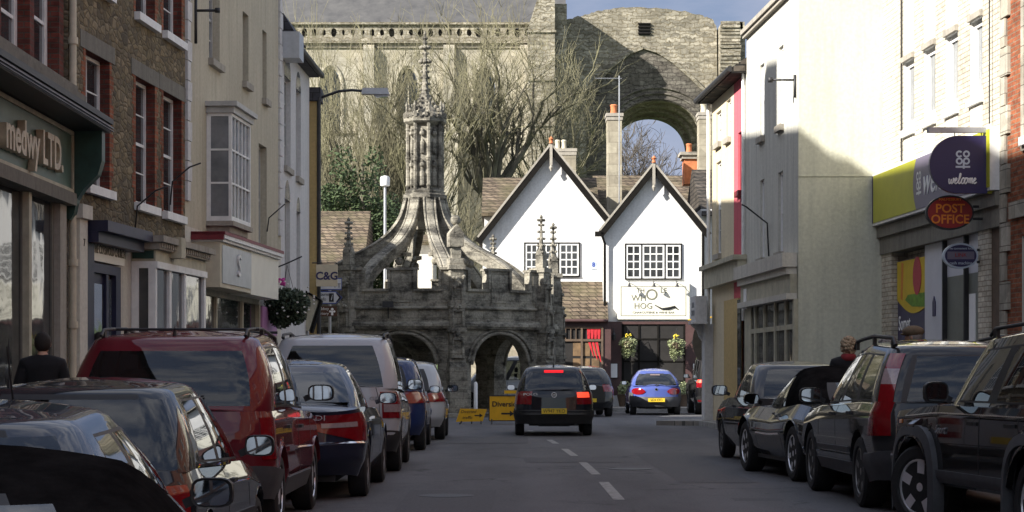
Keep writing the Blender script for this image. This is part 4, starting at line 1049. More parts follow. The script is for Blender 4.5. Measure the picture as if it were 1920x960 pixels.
for px in (45,104): part(W,'mullion','old_cream_paint' if px<60 else 'stone_trim',W.u(px-3),W.u(px+(2 if px<60 else 9)),-.09,-.001,.0,3.69)
for s_ in sh: g=MB(); g.box(s_[0],s_[1],.025,.035,.75,3.69); g.build('pane','window_glass',O)
part(W,'stall_riser','black_paint',W.u(-260),W.u(98),-.06,.03,0,.72)
g=MB(); u=W.u(123.5); g.tube([(u,-.1,.1),(u,-.1,9)],.055,10); 
for z in (1.2,2.0,2.9,3.8,6.1,8.0): g.lathe([(.075,-.05),(.075,.05)],10,(u,-.1,z))
g.build('drainpipe','cream_paint',O,smooth=40)
# B: rubble stone house
A1=Vector((-6.40,29.2)); B1=Vector((-5.848,36.25)); C1=Vector((-5.236,45.95)); D1=Vector((-5.124,51.24))
W=Wall(A1,B1,'stone_building','rough brown stone building with red brick window surrounds and white sills'); O=W.o
ops=[opx(W,160,205,92,345),opx(W,254,290,142,379),opx(W,306,340,170,396)]
zb=W.z(257,27)+.02
ups=[(o[0],o[1],zb,zb+1.9) for o in ops]; u2=[(o[0],o[1],zb+3,zb+4.4) for o in ops]
zs=W.z(160,415)
panel(W,0,W.L,zs-.05,13.2,ops+ups,['rubble_stone','dark_brick'],.26)
core(W,0,W.L,13.2,9,'rubble_stone'); roofblock(W,0,W.L,13.2,17.4,9,'dark_tile')
g=MB(); g.box(3.0,4.3,4.0,5.0,14.5,18.5); g.build('chimney','red_brick',O)
for o in ops+ups: sash(W,*o,rec=.15,cols=2,rows=4,sill=.1)
def toothed(W,o,w=.12,mat='red_brick',rnd=random.Random(5)):
    for sd_ in (0,1):
        m=MB(); z=o[2]; k=0
        while z<o[3]-.01:
            z1=min(z+.225,o[3]); e=w+(.1 if k%2 else 0)
            if sd_: m.box(o[1]+.001,o[1]+e,-.006,.05,z,z1)
            else: m.box(o[0]-e,o[0]-.001,-.006,.05,z,z1)
            z=z1;k+=1
        m.build('brick_surround',mat,W.o)
for o in ops+ups: toothed(W,o)
for o in ops: part(W,'lintel','dirty_trim',o[0]-.28,o[1]+.28,-.012,.1,o[3]+.002,o[3]+.26)
g=MB(); g.tube([(.06,-.08,4.2),(.06,-.08,9.5)],.03,6)
# ground floor
za=W.z(118,390)
panel(W,0,W.L,-.6,zs-.05,[],['pale_render','pale_render'],name='ground_floor_wall',y=.004)
g=MB(); g.box(W.u(132),W.u(147),-.14,-.002,0,3.55); g.box(W.u(130),W.u(149),-.2,-.002,3.55,3.75); g.build('pilaster','pale_render',O)
text('number_text','7',.16,'black_letter',O,(W.u(140),-.146,3.2)); 
# navy shop
a,b=W.u(150),W.u(238)
z0,z1=W.z(150,440),W.z(150,413)
g=MB(); g.box(a,b,-.42,-.002,z1-.16,z1); g.box(a,b,-.28,-.002,z1-.32,z1-.161); g.build('shop_cornice','navy_paint',O)
sb=part(W,'shop_sign','sign_white',W.u(163),W.u(222),-.10,-.002,W.z(163,488),W.z(163,444))
text('sign_letters','THE COTSWOLD CHURCH',.19,'letter_grey',sb,((W.u(163)+W.u(222))/2,-.105,(W.z(163,488)+W.z(163,444))/2),sx=.76)
part(W,'sign_surround','navy_paint',W.u(150),W.u(162),-.12,-.002,0,z1-.33)
zt=W.z(163,492)
g=MB(); g.box(W.u(162.2),W.u(215),-.1,-.002,zt-.14,zt); g.box(W.u(206),W.u(215),-.1,-.002,0,zt-.141); g.box(W.u(190),W.u(194),-.08,-.002,0,zt-.141); g.build('door_frame','navy_paint',O)
dp=part(W,'door','navy_paint',W.u(163),W.u(190),-.03,-.002,0,zt-.142); g=MB(); g.box(W.u(166),W.u(188),-.045,-.032,.5,zt-.3); g.build('pane','window_glass',dp)
g=MB(); g.box(W.u(194.5),W.u(205.8),-.03,-.002,.4,zt-.2); g.build('pane','grey_glass',O)
# projecting bay shopfront
p=.40; a=W.u(246); b=W.u(386,p)
zt=W.z(295,497,p); zf2=W.z(295,468,p); zc=W.z(295,443,p)
g=MB(); g.box(a+.0,b,-p,-.002,zt+.06,zf2); g.build('shop_fascia','old_cream_paint',O)
part(W,'fascia_end_panel','dark_green_paint',a-.012,a-.001,-p+.03,-.02,zt+.1,zf2-.02)
g=MB(); g.box(a-.12,b+.1,-p-.16,-.002,zc-.1,zc); g.box(a-.06,b+.05,-p-.08,-.002,zf2+.001,zc-.101)
n=int((b-a)/.14)
for i in range(n): g.box(a+.14*i,a+.14*i+.07,-p-.11,-p-.081,zf2+.03,zc-.11)
g.build('shop_cornice','stone_trim',O)
part(W,'security_box','old_cream_paint',W.u(318,p),W.u(318,p)+.3,-p-.2,-p-.001,zt+.16,zt+.5)
g=MB(); g.box(a,b,-p-.03,-.002,zt-.05,zt+.058)
ms=[(a,a+.10),(W.u(318,p),W.u(318,p)+.14),(W.u(346,p),W.u(346,p)+.12),(b-.14,b)]
for (x0,x1) in ms: g.box(x0,x1,-p,-p+.12,0,zt-.051)
g.box(a,a+.1,-.12,-.002,0,zt-.051)
g.box(a,b,-p+.005,-.003,0,.62); g.build('bay_frame','white_paint',O)
g=MB(); g.box(a+.03,b-.03,-p+.05,-p+.06,.621,zt-.052); g.box(a+.03,a+.04,-p+.061,-.01,.621,zt-.052); g.build('pane','window_glass',O)
g=MB(); g.box(a+.25,a+.75,-.12,-.08,zt-.3,zt-.24); g.build('strip_light','lit_tube',O)
for (x,z) in ((W.u(252),W.z(252,375)),(W.u(318),W.z(318,330))):
    g=MB(); g.tube([(x,-.01,z-.5),(x,-.05,z-.1),(x+.0,-.35,z+.15),(x,-.55,z+.22)],.014,6); g.build('wall_bracket','iron',O,smooth=True)
# C: cream rendered building with oriel
W=Wall(B1,C1,'cream_building','tall stained cream rendered building with a boxed oriel window on left'); O=W.o
ops=[opx(W,392,412,-60,109),opx(W,455,466,20,152),opx(W,492,500,55,184),opx(W,485,500,268,470)]
ops=[(a,b,c,d,.2) for a,b,c,d in ops]
zg=W.z(400,440)
panel(W,0,W.L,zg,12.6,ops,['cream_render','cream_render'],.2)
panel(W,0,W.L,-.6,zg,[],['pale_render','pale_render'],name='ground_floor_wall')
core(W,0,W.L,12.6,9,'cream_render'); roofblock(W,0,W.L,12.6,15.6,9,'dark_tile')
for o in ops: sash(W,*o[:4],rec=.14,cols=2,rows=4,glass='pale_glass',mat='grey_paint',sill=.1,sillmat='stone_trim')
for uu in (0.0,W.L-.37):
    g=MB(); z=4.4;k=0
    while z<12.5:
        g.box(uu+.001,uu+(.36 if k%2 else .26),-.05,-.001,z,z+.34); z+=.36;k+=1
    g.build('quoins','white_render',O)
# oriel
p=.48; a=W.u(387); b=W.u(470,p); z0=W.z(437,410,p); z1=W.z(437,205,p)
g=MB(); g.box(a-.12,b+.12,-p-.12,-.002,z1+.04,z1+.13); g.box(a-.05,b+.05,-p-.05,-.002,z1-.08,z1+.039); g.build('oriel_roof','grey_paint',O)
g=MB(); g.box(a-.04,b+.04,-p-.04,-.002,z0-.14,z0-.05); g.box(a+.05,b-.05,-p+.05,-.002,z0-.26,z0-.141); g.build('oriel_base','stone_trim',O)
g=MB(); f=.06
g.box(a,b,-p,-.002,z0-.049,z0+.04); g.box(a,b,-p,-.002,z1-.14,z1-.081)
g.box(a,a+f,-p,-p+f,z0+.041,z1-.141); g.box(b-f,b,-p,-p+f,z0+.041,z1-.141); g.box(a,a+f,-.08,-.002,z0+.041,z1-.141); g.box(b-f,b,-.08,-.002,z0+.041,z1-.141)
zz=[lerp(z0+.04,z1-.14,t) for t in (1/3,2/3)]
for z in zz: g.box(a+f,b-f,-p+.01,-p+.04,z-.018,z+.018); g.box(a+.01,a+.04,-p+f,-.08,z-.018,z+.018)
for i in range(1,5): x=lerp(a+f,b-f,i/5); g.box(x-.016,x+.016,-p+.012,-p+.038,z0+.041,z1-.141)
w=g.build('oriel_window','white_paint',O)
g=MB(); g.box(a+.02,b-.02,-p+.045,-p+.055,z0+.03,z1-.12); g.box(a+.02,a+.03,-p+.056,-.01,z0+.03,z1-.12); g.box(b-.03,b-.02,-p+.056,-.01,z0+.03,z1-.12); g.build('pane','pale_glass',w)
# white and cream shopfront boxes
p=.52; a=W.u(360); b1=W.u(470,p); b=W.u(522,p); z0=W.z(408,537,p); z1=W.z(408,446,p)
part(W,'shop_fascia','cream_paint',a,b1,-p,-.002,z0,z1); 
m_=part(W,'shop_sign','sign_grey',a+.12,b1-.03,-p-.02,-p-.001,z0+.08,z1-.1)
m_.data.materials.clear(); m_.data.materials.append(M('galvanised'))
text('sign_letters','S',.6,'white_paint',m_,(lerp(a,b1,.55),-p-.03,(z0+z1)/2),ext=.02)
part(W,'shop_fascia','sign_white',b1+.02,b,-p,-.002,z0-.02,z1-.05)
g=MB(); g.box(a-.06,b+.06,-p-.1,-.002,z1+.001,z1+.07); g.box(a-.03,b+.03,-p-.06,-.002,z1-.049,z1-.0); g.build('shop_cornice','white_paint',O)
part(W,'canopy_edge','crimson_paint',a-.1,a-.061,-p-.08,-.002,z1-.02,z1+.12)
part(W,'canopy_top','crimson_paint',a-.1,b+.06,-p-.11,-.002,z1+.071,z1+.13)
g=MB()
for px in (394,444,476,508): g.box(W.u(px),W.u(px)+.1,-.12,-.002,0,z0-.12)
g.box(a,b,-.12,-.003,z0-.119,z0-.0); g.box(a,b,-.11,-.004,0,.5); g.build('shop_frame','old_cream_paint',O)
g=MB(); g.box(a,W.u(444),-.07,-.06,.5,z0-.12); g.build('pane','window_glass',O); g=MB(); g.box(W.u(445),W.u(508),-.03,-.02,.3,z0-.12); g.build('pane','window_glass',O)
part(W,'shop_blind','lilac',W.u(478),W.u(506),-.16,-.121,z0-.75,z0-.15)
for (px,py) in ((432,380),(500,400)):
    x=W.u(px); z=W.z(px,py); g=MB(); g.tube([(x,-.01,z-.4),(x,-.05,z-.1),(x,-.4,z+.2)],.014,6); g.build('wall_bracket','iron',O,smooth=True)
g=MB(); x=W.u(365); z=W.z(365,20); g.tube([(x,-.02,z-.6),(x,-.02,z+.4)],.03,6); g.tube([(x,-.02,z),(x,-.4,z)],.025,6); g.lathe([(.05,-.04),(.05,.04)],8,(x,-.42,z)); g.build('wall_bracket','iron',O,smooth=True)
# D: white building with narrow arched windows
W=Wall(C1,D1,'white_building','lower white rendered building with narrow round-headed windows on left'); O=W.o
ops=[opx(W,533,545,140,310),opx(W,555,564,165,330),opx(W,534,544,372,560),opx(W,556,563,395,560)]
zt=8.95
panel(W,0,W.L,-.6,zt,ops,['white_render','white_render'],.15)
for o in ops:
    sash(W,*o,rec=.1,cols=2,rows=4,glass='pale_glass',mat='grey_paint',sill=.08,sillmat='stone_trim')
    g=MB(); n=10; c=((o[0]+o[1])/2); r=(o[1]-o[0])/2
    g.plate([(c+r*math.cos(PI*i/n),o[3]+r*math.sin(PI*i/n)) for i in range(n+1)],[],-.004,.02); g.build('arch_head','pale_glass',O)
core(W,0,W.L,zt,8,'white_render')
rf=roofblock(W,0,W.L,zt,zt+2.3,8,'slate')
g=MB(); g.tube([(0,-.3,zt-.1),(W.L+.2,-.3,zt-.1)],.07,8); g.build('gutter','iron',O,smooth=40)
g=MB(); g.box(-.02,.75,-.42,-.02,zt-.5,zt+.1); g.build('hopper_box','galvanised',O)
# brick chimney and dormer end
ch=MB(); x=W.u(540); ch.box(.9,1.9,.9,1.9,zt-.1,zt+4); ch.build('chimney','red_brick',rf)
g=MB(); 
for z in (zt+.5,zt+1,zt+1.6): g.box(.88,1.92,.88,1.92,z,z+.04)
g.build('chimney_band','iron',rf)
g=MB(); g.box(3.2,4.9,.1,1.9,zt-.1,zt+.55); g.build('dormer','galvanised',rf)
g=MB(); g.plate([(-.05+.1,zt+.551),(1.95,zt+.551),(1.7,zt+1.05),(.35,zt+1.05)],[],3.0,5.1,plane='yz'); g.build('dormer_roof','slate',rf)
# E: cream end building
W=Wall((-5.124,51.35),(-4.93,51.35),'yellow_end_building','narrow ochre end wall with black downpipe at the left street corner'); O=W.o
zt=W.z(585,190)
g=MB(); g.box(-1.2,.19,.0,.5,-.5,zt); g.build('wall','yellow_render',O)
g=MB(); g.box(-1.3,.28,-.08,.6,zt,zt+.35); g.build('parapet','slate',O)
g=MB(); g.tube([(.235,-.04,0.1),(.235,-.04,zt+.1)],.05,8); g.build('drainpipe','iron',O,smooth=40)
W=Wall((-6.75,51.9),(-7.3,64),'corner_building','plain building in shade behind the left street corner'); O=W.o
panel(W,0,W.L,-.5,7.6,[(2+2.6*i,3+2.6*i,3.6,5.2) for i in range(4)],['cream_render','cream_render'],.15)
for i in range(4): sash(W,2+2.6*i,3+2.6*i,3.6,5.2,rec=.1)
core(W,0,W.L,7.6,8,'cream_render'); roofblock(W,0,W.L,7.6,10.2,8,'stone_tile')
# cream shopfront sloping board and lower shop at the corner (seen behind the hanging basket)
# ---------------------------------------------------------------- right row
E1=Vector((7.316,40.0)); F1=Vector((7.77,32.1))
d=(F1-E1).normalized()
G1=F1+d*70
# red brick building nearest
W=Wall(F1,G1,'red_brick_building','red brick building with pale stone quoins at the right edge'); O=W.o
zs=4.0
ops=[(1.2+3.4*i,2.5+3.4*i,4.9,7.2) for i in range(15)]+[(1.2+3.4*i,2.5+3.4*i,8.8,10.8) for i in range(15)]
gf=[(1.0+3.4*i,2.9+3.4*i,.9,3.4) for i in range(15)]
panel(W,0,W.L,-.6,12.5,ops+gf,['red_brick','pale_render'],.18)
core(W,0,W.L,12.5,9,'red_brick'); roofblock(W,0,W.L,12.5,15.5,9,'slate')
for o in ops: sash(W,*o,rec=.12,sill=.1)
for o in gf: sash(W,*o,rec=.12,sill=.1,cols=3,rows=2)
g=MB(); z=0;k=0
while z<12.3: g.box(.001,.42 if k%2 else .26,-.05,-.001,z,z+.44); z+=.46;k+=1
g.build('quoins','quoin_stone',O)
g=MB()
for i in range(15):
    g.box(1.05+3.4*i,1.199+3.4*i,-.04,-.001,4.7,7.3); g.box(2.501+3.4*i,2.65+3.4*i,-.04,-.001,4.7,7.3); g.box(1.0+3.4*i,2.7+3.4*i,-.08,-.001,7.301,7.55)
g.build('window_surround','quoin_stone',O)
g=MB(); g.box(.5,W.L,-.06,-.002,3.7,3.95); g.build('string_course','quoin_stone',O)
# supermarket
W=Wall(E1,F1,'supermarket_building','pale brick supermarket with lime and navy fascia on the right'); O=W.o; L=W.L
def ox(x0,x1,yt,yb,xr): a,b=sorted((W.u(x0),W.u(x1))); return (a,b,W.z(xr,yb),W.z(xr,yt))
wz0=W.z(1704,242); wz1=W.z(1706,112)
wins=[(W.u(1695),W.u(1714)),(W.u(1733),W.u(1754)),(W.u(1774),W.u(1796)),(W.u(1820),W.u(1842))]
ops=[(a,b,wz0,wz1,.13) for a,b in wins]; ops2=[(a,b,wz1+1.5,wz1+2.8,.13) for a,b in wins]
zf0=W.z(1655,424); zf1=W.z(1655,328)
panel(W,0,L,zf0,11.6,ops+ops2,['cream_brick','white_paint'],.13)
core(W,0,L,11.6,9,'cream_brick'); roofblock(W,0,L,11.6,13.2,9,'slate')
for o in ops+ops2: sash(W,*o[:4],rec=.06,cols=1,rows=1,fw=.12,sill=.07,glass='pale_glass',sash2=False)
for (a,b) in wins: # rendered panels under and over each window
    part(W,'spandrel_panel','pale_render',a,b,-.006,.05,zf1+.08,wz0-.14)
    part(W,'spandrel_panel','pale_render',a,b,-.006,.05,wz1+.12,wz1+1.38)
for i in range(4):
    a,b=wins[i]; part(W,'window_head','stone_trim',a-.03,b+.03,-.06,-.001,wz1,wz1+.1)
g=MB(); u=W.u(1862); g.tube([(u,-.06,zf1+.1),(u,-.06,11.5)],.012,5); u2=W.u(1693); g.tube([(u2,-.03,zf1+.1),(u2,-.03,11.5)],.018,5); g.build('cable','iron',O)
# fascia sign
fa=part(W,'shop_sign','white_paint',-.06,L-.0,-.20,-.001,zf0,zf1)
ua=W.u(1657,.2); u1=W.u(1719,.2); u2=W.u(1835,.2)
def strip_(n,mat,a,b,z0,z1): g=MB(); g.box(a,b,-.215,-.201,z0,z1); return g.build(n,mat,fa)
strip_('navy_edge','coop_navy',.0,.09,zf0+.05,zf1-.04)
g=MB(); cz=(zf0+zf1)/2; n=12; h=(zf1-zf0)/2-.05; lo=.09
edge=[(u1+.0-.22*(1-(2*i/n-1)**2),zf0+.05+(zf1-zf0-.09)*i/n) for i in range(n+1)]
g.plate([(lo,zf0+.05)]+edge+[(lo,zf1-.04)],[],-.214,-.202); g.build('lime_field','coop_lime',fa)
g=MB(); g.plate([(L-.9,zf0+.05),(L-.9,zf1-.04)]+[(x,z) for x,z in edge[::-1]],[],-.213,-.202); g.build('lilac_field','coop_lilac',fa)
strip_('lime_field','coop_lime',L-.9,L-.02,zf0+.05,zf1-.04)
text('sign_letters','welcome',.72,'white_paint',fa,(u1+.45,-.218,cz-.02),align='LEFT',shear=.25,ext=.006)
def coop_logo(parent,cx,cz,s,y,mat,flat=True):
    g=MB(); 
    for (dx,dz) in ((-.5,.5),(.5,.5),(-.5,-.5),(.5,-.5)):
        ri,ro=.24*s,.49*s; n=20
        a0,a1=(0,2*PI) if not (dx<0 and dz>0) else (PI*.2,PI*1.8)
        for i in range(n):
            a=lerp(a0,a1,i/n); b=lerp(a0,a1,(i+1)/n); px,pz=cx+dx*s*.98,cz+dz*s*.98
            for yy in (y,): g.quad([(px+ri*math.cos(a),yy,pz+ri*math.sin(a)),(px+ro*math.cos(a),yy,pz+ro*math.sin(a)),(px+ro*math.cos(b),yy,pz+ro*math.sin(b)),(px+ri*math.cos(b),yy,pz+ri*math.sin(b))])
    g.box(cx-s,cx+s,y-.001,y+.002,cz-1.42*s,cz-1.16*s); g.box(cx-.02*s,cx+.24*s,y-.003,y-.0015,cz-1.55*s,cz-.4*s)
    return g.build('sign_emblem',mat,parent,fix=False)
coop_logo(fa,u1+.2,cz+.05,.17,-.218,'white_paint')
# soffit and shop front below
zt=zf0-.02
g=MB(); g.box(0,L,-.12,.05,zt-.22,zt); g.box(0,L,-.06,.3,zt-.55,zt-.221); g.build('shutter_box','dirty_trim',O)
zw=zt-.55
pil=MB(); pil.box(0,W.u(1673),-.02,.3,-.3,zw); pil.build('brick_pier','cream_brick',O); pil=MB(); pil.box(W.u(1836),W.u(1857),-.02,.3,-.3,zw); pil.build('brick_pier','cream_brick',O)
g=MB(); g.box(W.u(1857),L,.02,.3,-.3,zw); g.build('recess_panel','brown_timber',O)
g=MB(); g.box(W.u(1673),W.u(1836),.31,.33,-.3,zw); g.build('shop_backing','dark_interior',O)
po=part(W,'window_poster','coop_navy',W.u(1674),W.u(1727),.10,.12,.3,W.z(1674,490))
a,b=W.u(1674),W.u(1727); zt_=W.z(1674,492); zmid=W.z(1674,563); zr_=W.z(1726,575)
g=MB(); n=10; cur=[(lerp(a,b,i/n),lerp(zmid,zr_,(i/n))-.18*math.sin(PI*i/n)*1.0) for i in range(n+1)]
g.plate(cur+[(b,zt_),(a,zt_)],[],.085,.097); g.build('poster_photo','poster_yellow',po)
g=MB(); cx=lerp(a,b,.72); cz_=lerp(zmid,zt_,.55)
g.plate([(cx+.30*math.cos(t*PI/8),cz_+.36*math.sin(t*PI/8)) for t in range(16)],[],.075,.083); g.build('poster_apple','poster_red',po)
g=MB(); g.plate([(lerp(a,b,.3),zmid-.02),(lerp(a,b,.55),zmid-.16),(b-.01,zr_-.0),(b-.01,cz_-.33),(lerp(a,b,.4),cz_-.33)],[],.078,.0835); g.build('poster_leaf','poster_green',po)
g=MB(); g.plate([(a+.28,zmid+.02),(a+.42,zmid-.02),(a+.5,zt_-.05),(a+.35,zt_-.02)],[],.08,.084); g.build('poster_stripe','poster_orange',po)
text('poster_text','Somet',.40,'paper',po,(a+.10,.09,W.z(1690,607)),align='LEFT',sx=.85)
g=MB(); g.box(W.u(1728),W.u(1765),.06,.12,.0,zw); g.build('door_panel','shop_white',O)
g=MB(); c_=W.u(1746); z_=W.z(1746,575); g.plate([(c_-.1,z_-.17),(c_+.1,z_-.17),(c_+.1,z_+.08),(c_,z_+.19),(c_-.1,z_+.08)],[],.045,.058); g.build('door_sticker','coop_navy',O)
g=MB()
for px in (1766,1806): g.box(W.u(px),W.u(px)+.06,.0,.12,0,zw)
g.build('window_mullion','black_paint',O)
zg=W.z(1768,520)
g=MB(); g.box(W.u(1766)+.06,W.u(1836),.08,.1,zg,zw); g.build('window_film','shop_white',O)
g=MB(); g.box(W.u(1766)+.06,W.u(1826),.08,.1,0,zg-.001); g.build('window_film','shop_grey',O)
g=MB(); g.box(W.u(1826),W.u(1836),.07,.1,0,zg+.02); g.build('window_film','shop_green',O)
g=MB(); g.box(W.u(1809)+.04,W.u(1822),.06,.078,.6,zg-.35); g.build('window_notice','paper',O)
# cream gable wall + facade
Gx0,Gx1=5.653,7.316
W7=Wall((Gx0,40.0),(Gx1,40.0),'pale_green_building','plain pale greenish rendered building with a big blank side wall on the right'); O=W7.o
zt=10.1
def lineplate(name,mat,pts,y0,y1,parent,holes=()): m=MB(); m.plate(pts,list(holes),y0,y1); return m.build(name,mat,parent)
g=MB(); n=24
g.box(0,Gx1-Gx0,0,.3,-.5,zt); g.build('side_wall','green_cream_render',O)
zc=W7.z(1600,330)
g=MB(); pts=[(Gx1-Gx0)*i/14 for i in range(15)]; rr=random.Random(8)
for a_,b_ in zip(pts,pts[1:]): g.box(a_,b_-.0,-.018,-.001,zc-.01,zc+.008)
g.build('band_course','green_cream_render',O)
g=MB(); n=10
for i in range(n): a=lerp(.4,1.6,i/n); g.box(a,a+.125,-.003,-.0005,9.0-.06*i+.04*math.sin(i),9.012-.06*i+.04*math.sin(i))
H1=Vector((5.329,46.02))
WF=Wall(H1,(Gx0,40.0),None,None); WF.o=O
# facade is parented to the same building: build in its own frame
fo=bpy.data.objects.new('street_front',None)
def front_part(builder):
    before=set(bpy.data.objects)
    builder()
ang=math.atan2(WF.d.y,WF.d.x)
inv=Matrix.Translation(W7.o.location)
def place(o):
    o.location=(WF.A.x-Gx0,WF.A.y-40.0,0); o.rotation_euler=(0,0,ang)
def fpx(x0,x1,yt,yb,xr): a,b=sorted((WF.u(x0),WF.u(x1))); return (a,b,WF.z(xr,yb),WF.z(xr,yt))
ops=[fpx(1425,1433,122,258,1427),fpx(1460,1469,88,236,1463),fpx(1425,1433,338,485,1427),fpx(1459,1468,322,473,1463)]
zsh=WF.z(1497,473)
tops=WF.z(1400,66)
m=panel(WF,0,WF.L,zsh,tops,[(a,b,c,d,.1) for a,b,c,d in ops],['facade_white','facade_white'],.1,name='wall'); place(m)
for o in ops: place(sash(WF,*o,rec=.055,cols=2,rows=4,mat='white_paint',glass='shop_white',sill=.09,sillmat='stone_trim'))
m=MB(); m.box(0,WF.L,.12,7,-.5,tops-.02); place(m.build('side_wall','facade_white',O))
m=MB(); m.box(-.05,WF.L+.02,-.14,.35,tops,tops+.1); m.box(-.05,WF.L,-.09,.3,tops-.08,tops-.001); place(m.build('coping','stone_trim',O))
# roof
m=MB(); m.quad([(0,.35,tops+.05),(WF.L,.35,tops+.05),(WF.L,4.5,zt+1.4),(0,4.5,zt+1.4)]); place(m.build('roof','slate',O,fix=False))
# shopfront
a,b=0,WF.L
m=MB(); m.box(.0,b-.1,-.30,-.001,zsh-.28,zsh); m.box(.0,b-.15,-.22,-.001,zsh-.42,zsh-.281); m.build
place(m.build('shop_cornice','pale_render',O))
z5=WF.z(1403,578); 
m=MB(); m.box(.0,b-.12,-.14,-.001,z5+.12,zsh-.421); place(m.build('shop_fascia','old_cream_paint',O))
m=MB(); m.box(.0,b-.12,-.22,-.001,z5,z5+.119); place(m.build('shop_cornice','pale_render',O))
m=MB()
uA,uB=WF.u(1412),WF.u(1492)
m.box(0,uA,-.05,-.001,-.3,z5-.001); 
m.box(WF.L-.22,WF.L-.01,-.12,-.001,-.3,zsh-.421) if False else m.box(WF.L-.20,WF.L-.01,-.08,-.001,-.3,z5-.001)
for px in (1419,1436,1456,1476): m.box(WF.u(px),WF.u(px)+.14,-.06,.0,.5,z5-.002)
zz=WF.z(1419,620); m.box(uA,WF.L-.2,-.055,-.0,zz-.06,zz+.04); m.box(uA,WF.L-.2,-.07,-.0,.0,.75)
place(m.build('shop_frame','old_cream_paint',O))
m=MB(); m.box(uA,WF.L-.2,-.02,-.005,.75,z5-.002); place(m.build('pane','window_glass',O))
m=MB(); m.box(WF.u(1407),WF.u(1407)+.35,-.16,-.141,zsh-.95,zsh-.5); place(m.build('shop_notice','paper',O))
m=MB(); u=WF.u(1443); z=WF.z(1443,410); m.tube([(u,-.02,z-.8),(u,-.05,z-.1),(u,-.5,z+.25),(u,-.6,z+.3)],.018,6); place(m.build('wall_bracket','iron',O,smooth=True))
m=MB(); u=WF.u(1493); z=WF.z(1493,150); m.tube([(u,-.03,z-.35),(u,-.03,z+.1)],.03,6); m.tube([(u,-.02,z),(u,-.5,z)],.022,6); m.lathe([(.05,-.05),(.05,.05)],8,(u,-.52,z)); place(m.build('wall_bracket','iron',O,smooth=True))
# pink and cream house beyond
I1=Vector((5.07,51.4))
W=Wall(I1,H1,'pink_and_cream_house','narrow pink and peach rendered house with dark eaves beyond the pale facade'); O=W.o
ze=W.z(1335,190); zp=W.z(1376,520)
uc=W.u(1376); up_=W.u(1394)
ops1=[(W.u(1352),W.u(1357),W.z(1350,260)-1.0,W.z(1350,260)+.2)]
def sub(n,mat,a,b,ops=()):
    return panel(W,a,b,-.4,ze,list(ops),[mat,mat],.1,name=n)
o1=[(W.u(1343),W.u(1352),W.z(1352,265),W.z(1352,205),.1),(W.u(1343),W.u(1352),W.z(1352,475),W.z(1352,300),.1),(W.u(1362),W.u(1370),W.z(1362,262),W.z(1362,190),.1)]
sub('wall','peach_render',0,uc,o1); sub('wall','pink_render',uc,up_,[(W.u(1384),W.u(1390),W.z(1384,360),W.z(1384,250),.1)]); sub('wall','facade_white',up_,W.L)
for o in o1: sash(W,*o[:4],rec=.06,cols=2,rows=4,mat='white_paint',glass='pale_glass',sill=.09,sillmat='stone_trim')
sash(W,W.u(1384),W.u(1390),W.z(1384,360),W.z(1384,250),rec=.05,cols=1,rows=2,mat='crimson_paint',sill=.09,sillmat='crimson_paint')
core(W,0,W.L,ze,7,'peach_render')
roofblock(W,0,W.L,ze+.1,ze+2.6,7,'dark_tile',over=.35)
g=MB(); g.tube([(-.2,-.38,ze+.02),(W.L,-.38,ze+.02)],.07,8); g.build('gutter','iron',O,smooth=40)
g=MB(); g.tube([(.08,-.1,0),(.08,-.1,ze)],.045,8); g.build('drainpipe','white_paint',O,smooth=40); g=MB(); u=W.u(1398); g.tube([(u,-.06,2.5),(u,-.06,ze)],.035,8); g.build('drainpipe','white_paint',O,smooth=40)
# its ground floor with bracketed sign
zs=W.z(1335,505)
g=MB(); g.box(-.05,W.L,-.20,-.001,zs-.5,zs-.05); g.box(-.1,W.L+.05,-.32,-.001,zs-.05,zs+.06); g.build('shop_fascia','old_cream_paint',O)
za,zb_=W.z(1325,600,.45),W.z(1325,550,.45)
sgn=part(W,'shop_sign','white_render',-.25,.55,-.5,-.21,za,zb_)
text('sign_letters','HAIR\nSTUDIO',.2,'sign_grey',sgn,(.15,-.505,(za+zb_)/2),sx=.8)
g=MB(); pr=[(-.5,za),(-.5,za-.08),(-.36,za-.2),(-.3,za-.38),(-.21,za-.5),(-.21,za)]
g.plate(pr,[],-.25,-.1,plane='yz'); g.box(-.32,.6,-.56,-.2,za-.05,za-.001); g.build('console_bracket','white_render',O)
g=MB(); g.box(-.27,.25,-.22,-.002,-.1,za-.501+.5-.05); g.build('pillar','white_render',O)
g=MB(); g.box(W.u(1365),W.u(1392),-.10,-.002,0,zs-.9); g.build('door_frame','yellow_render',O)
g=MB(); g.box(W.u(1392),W.u(1398),-.12,-.101,0,zs-.95); g.build('pane','window_glass',O)
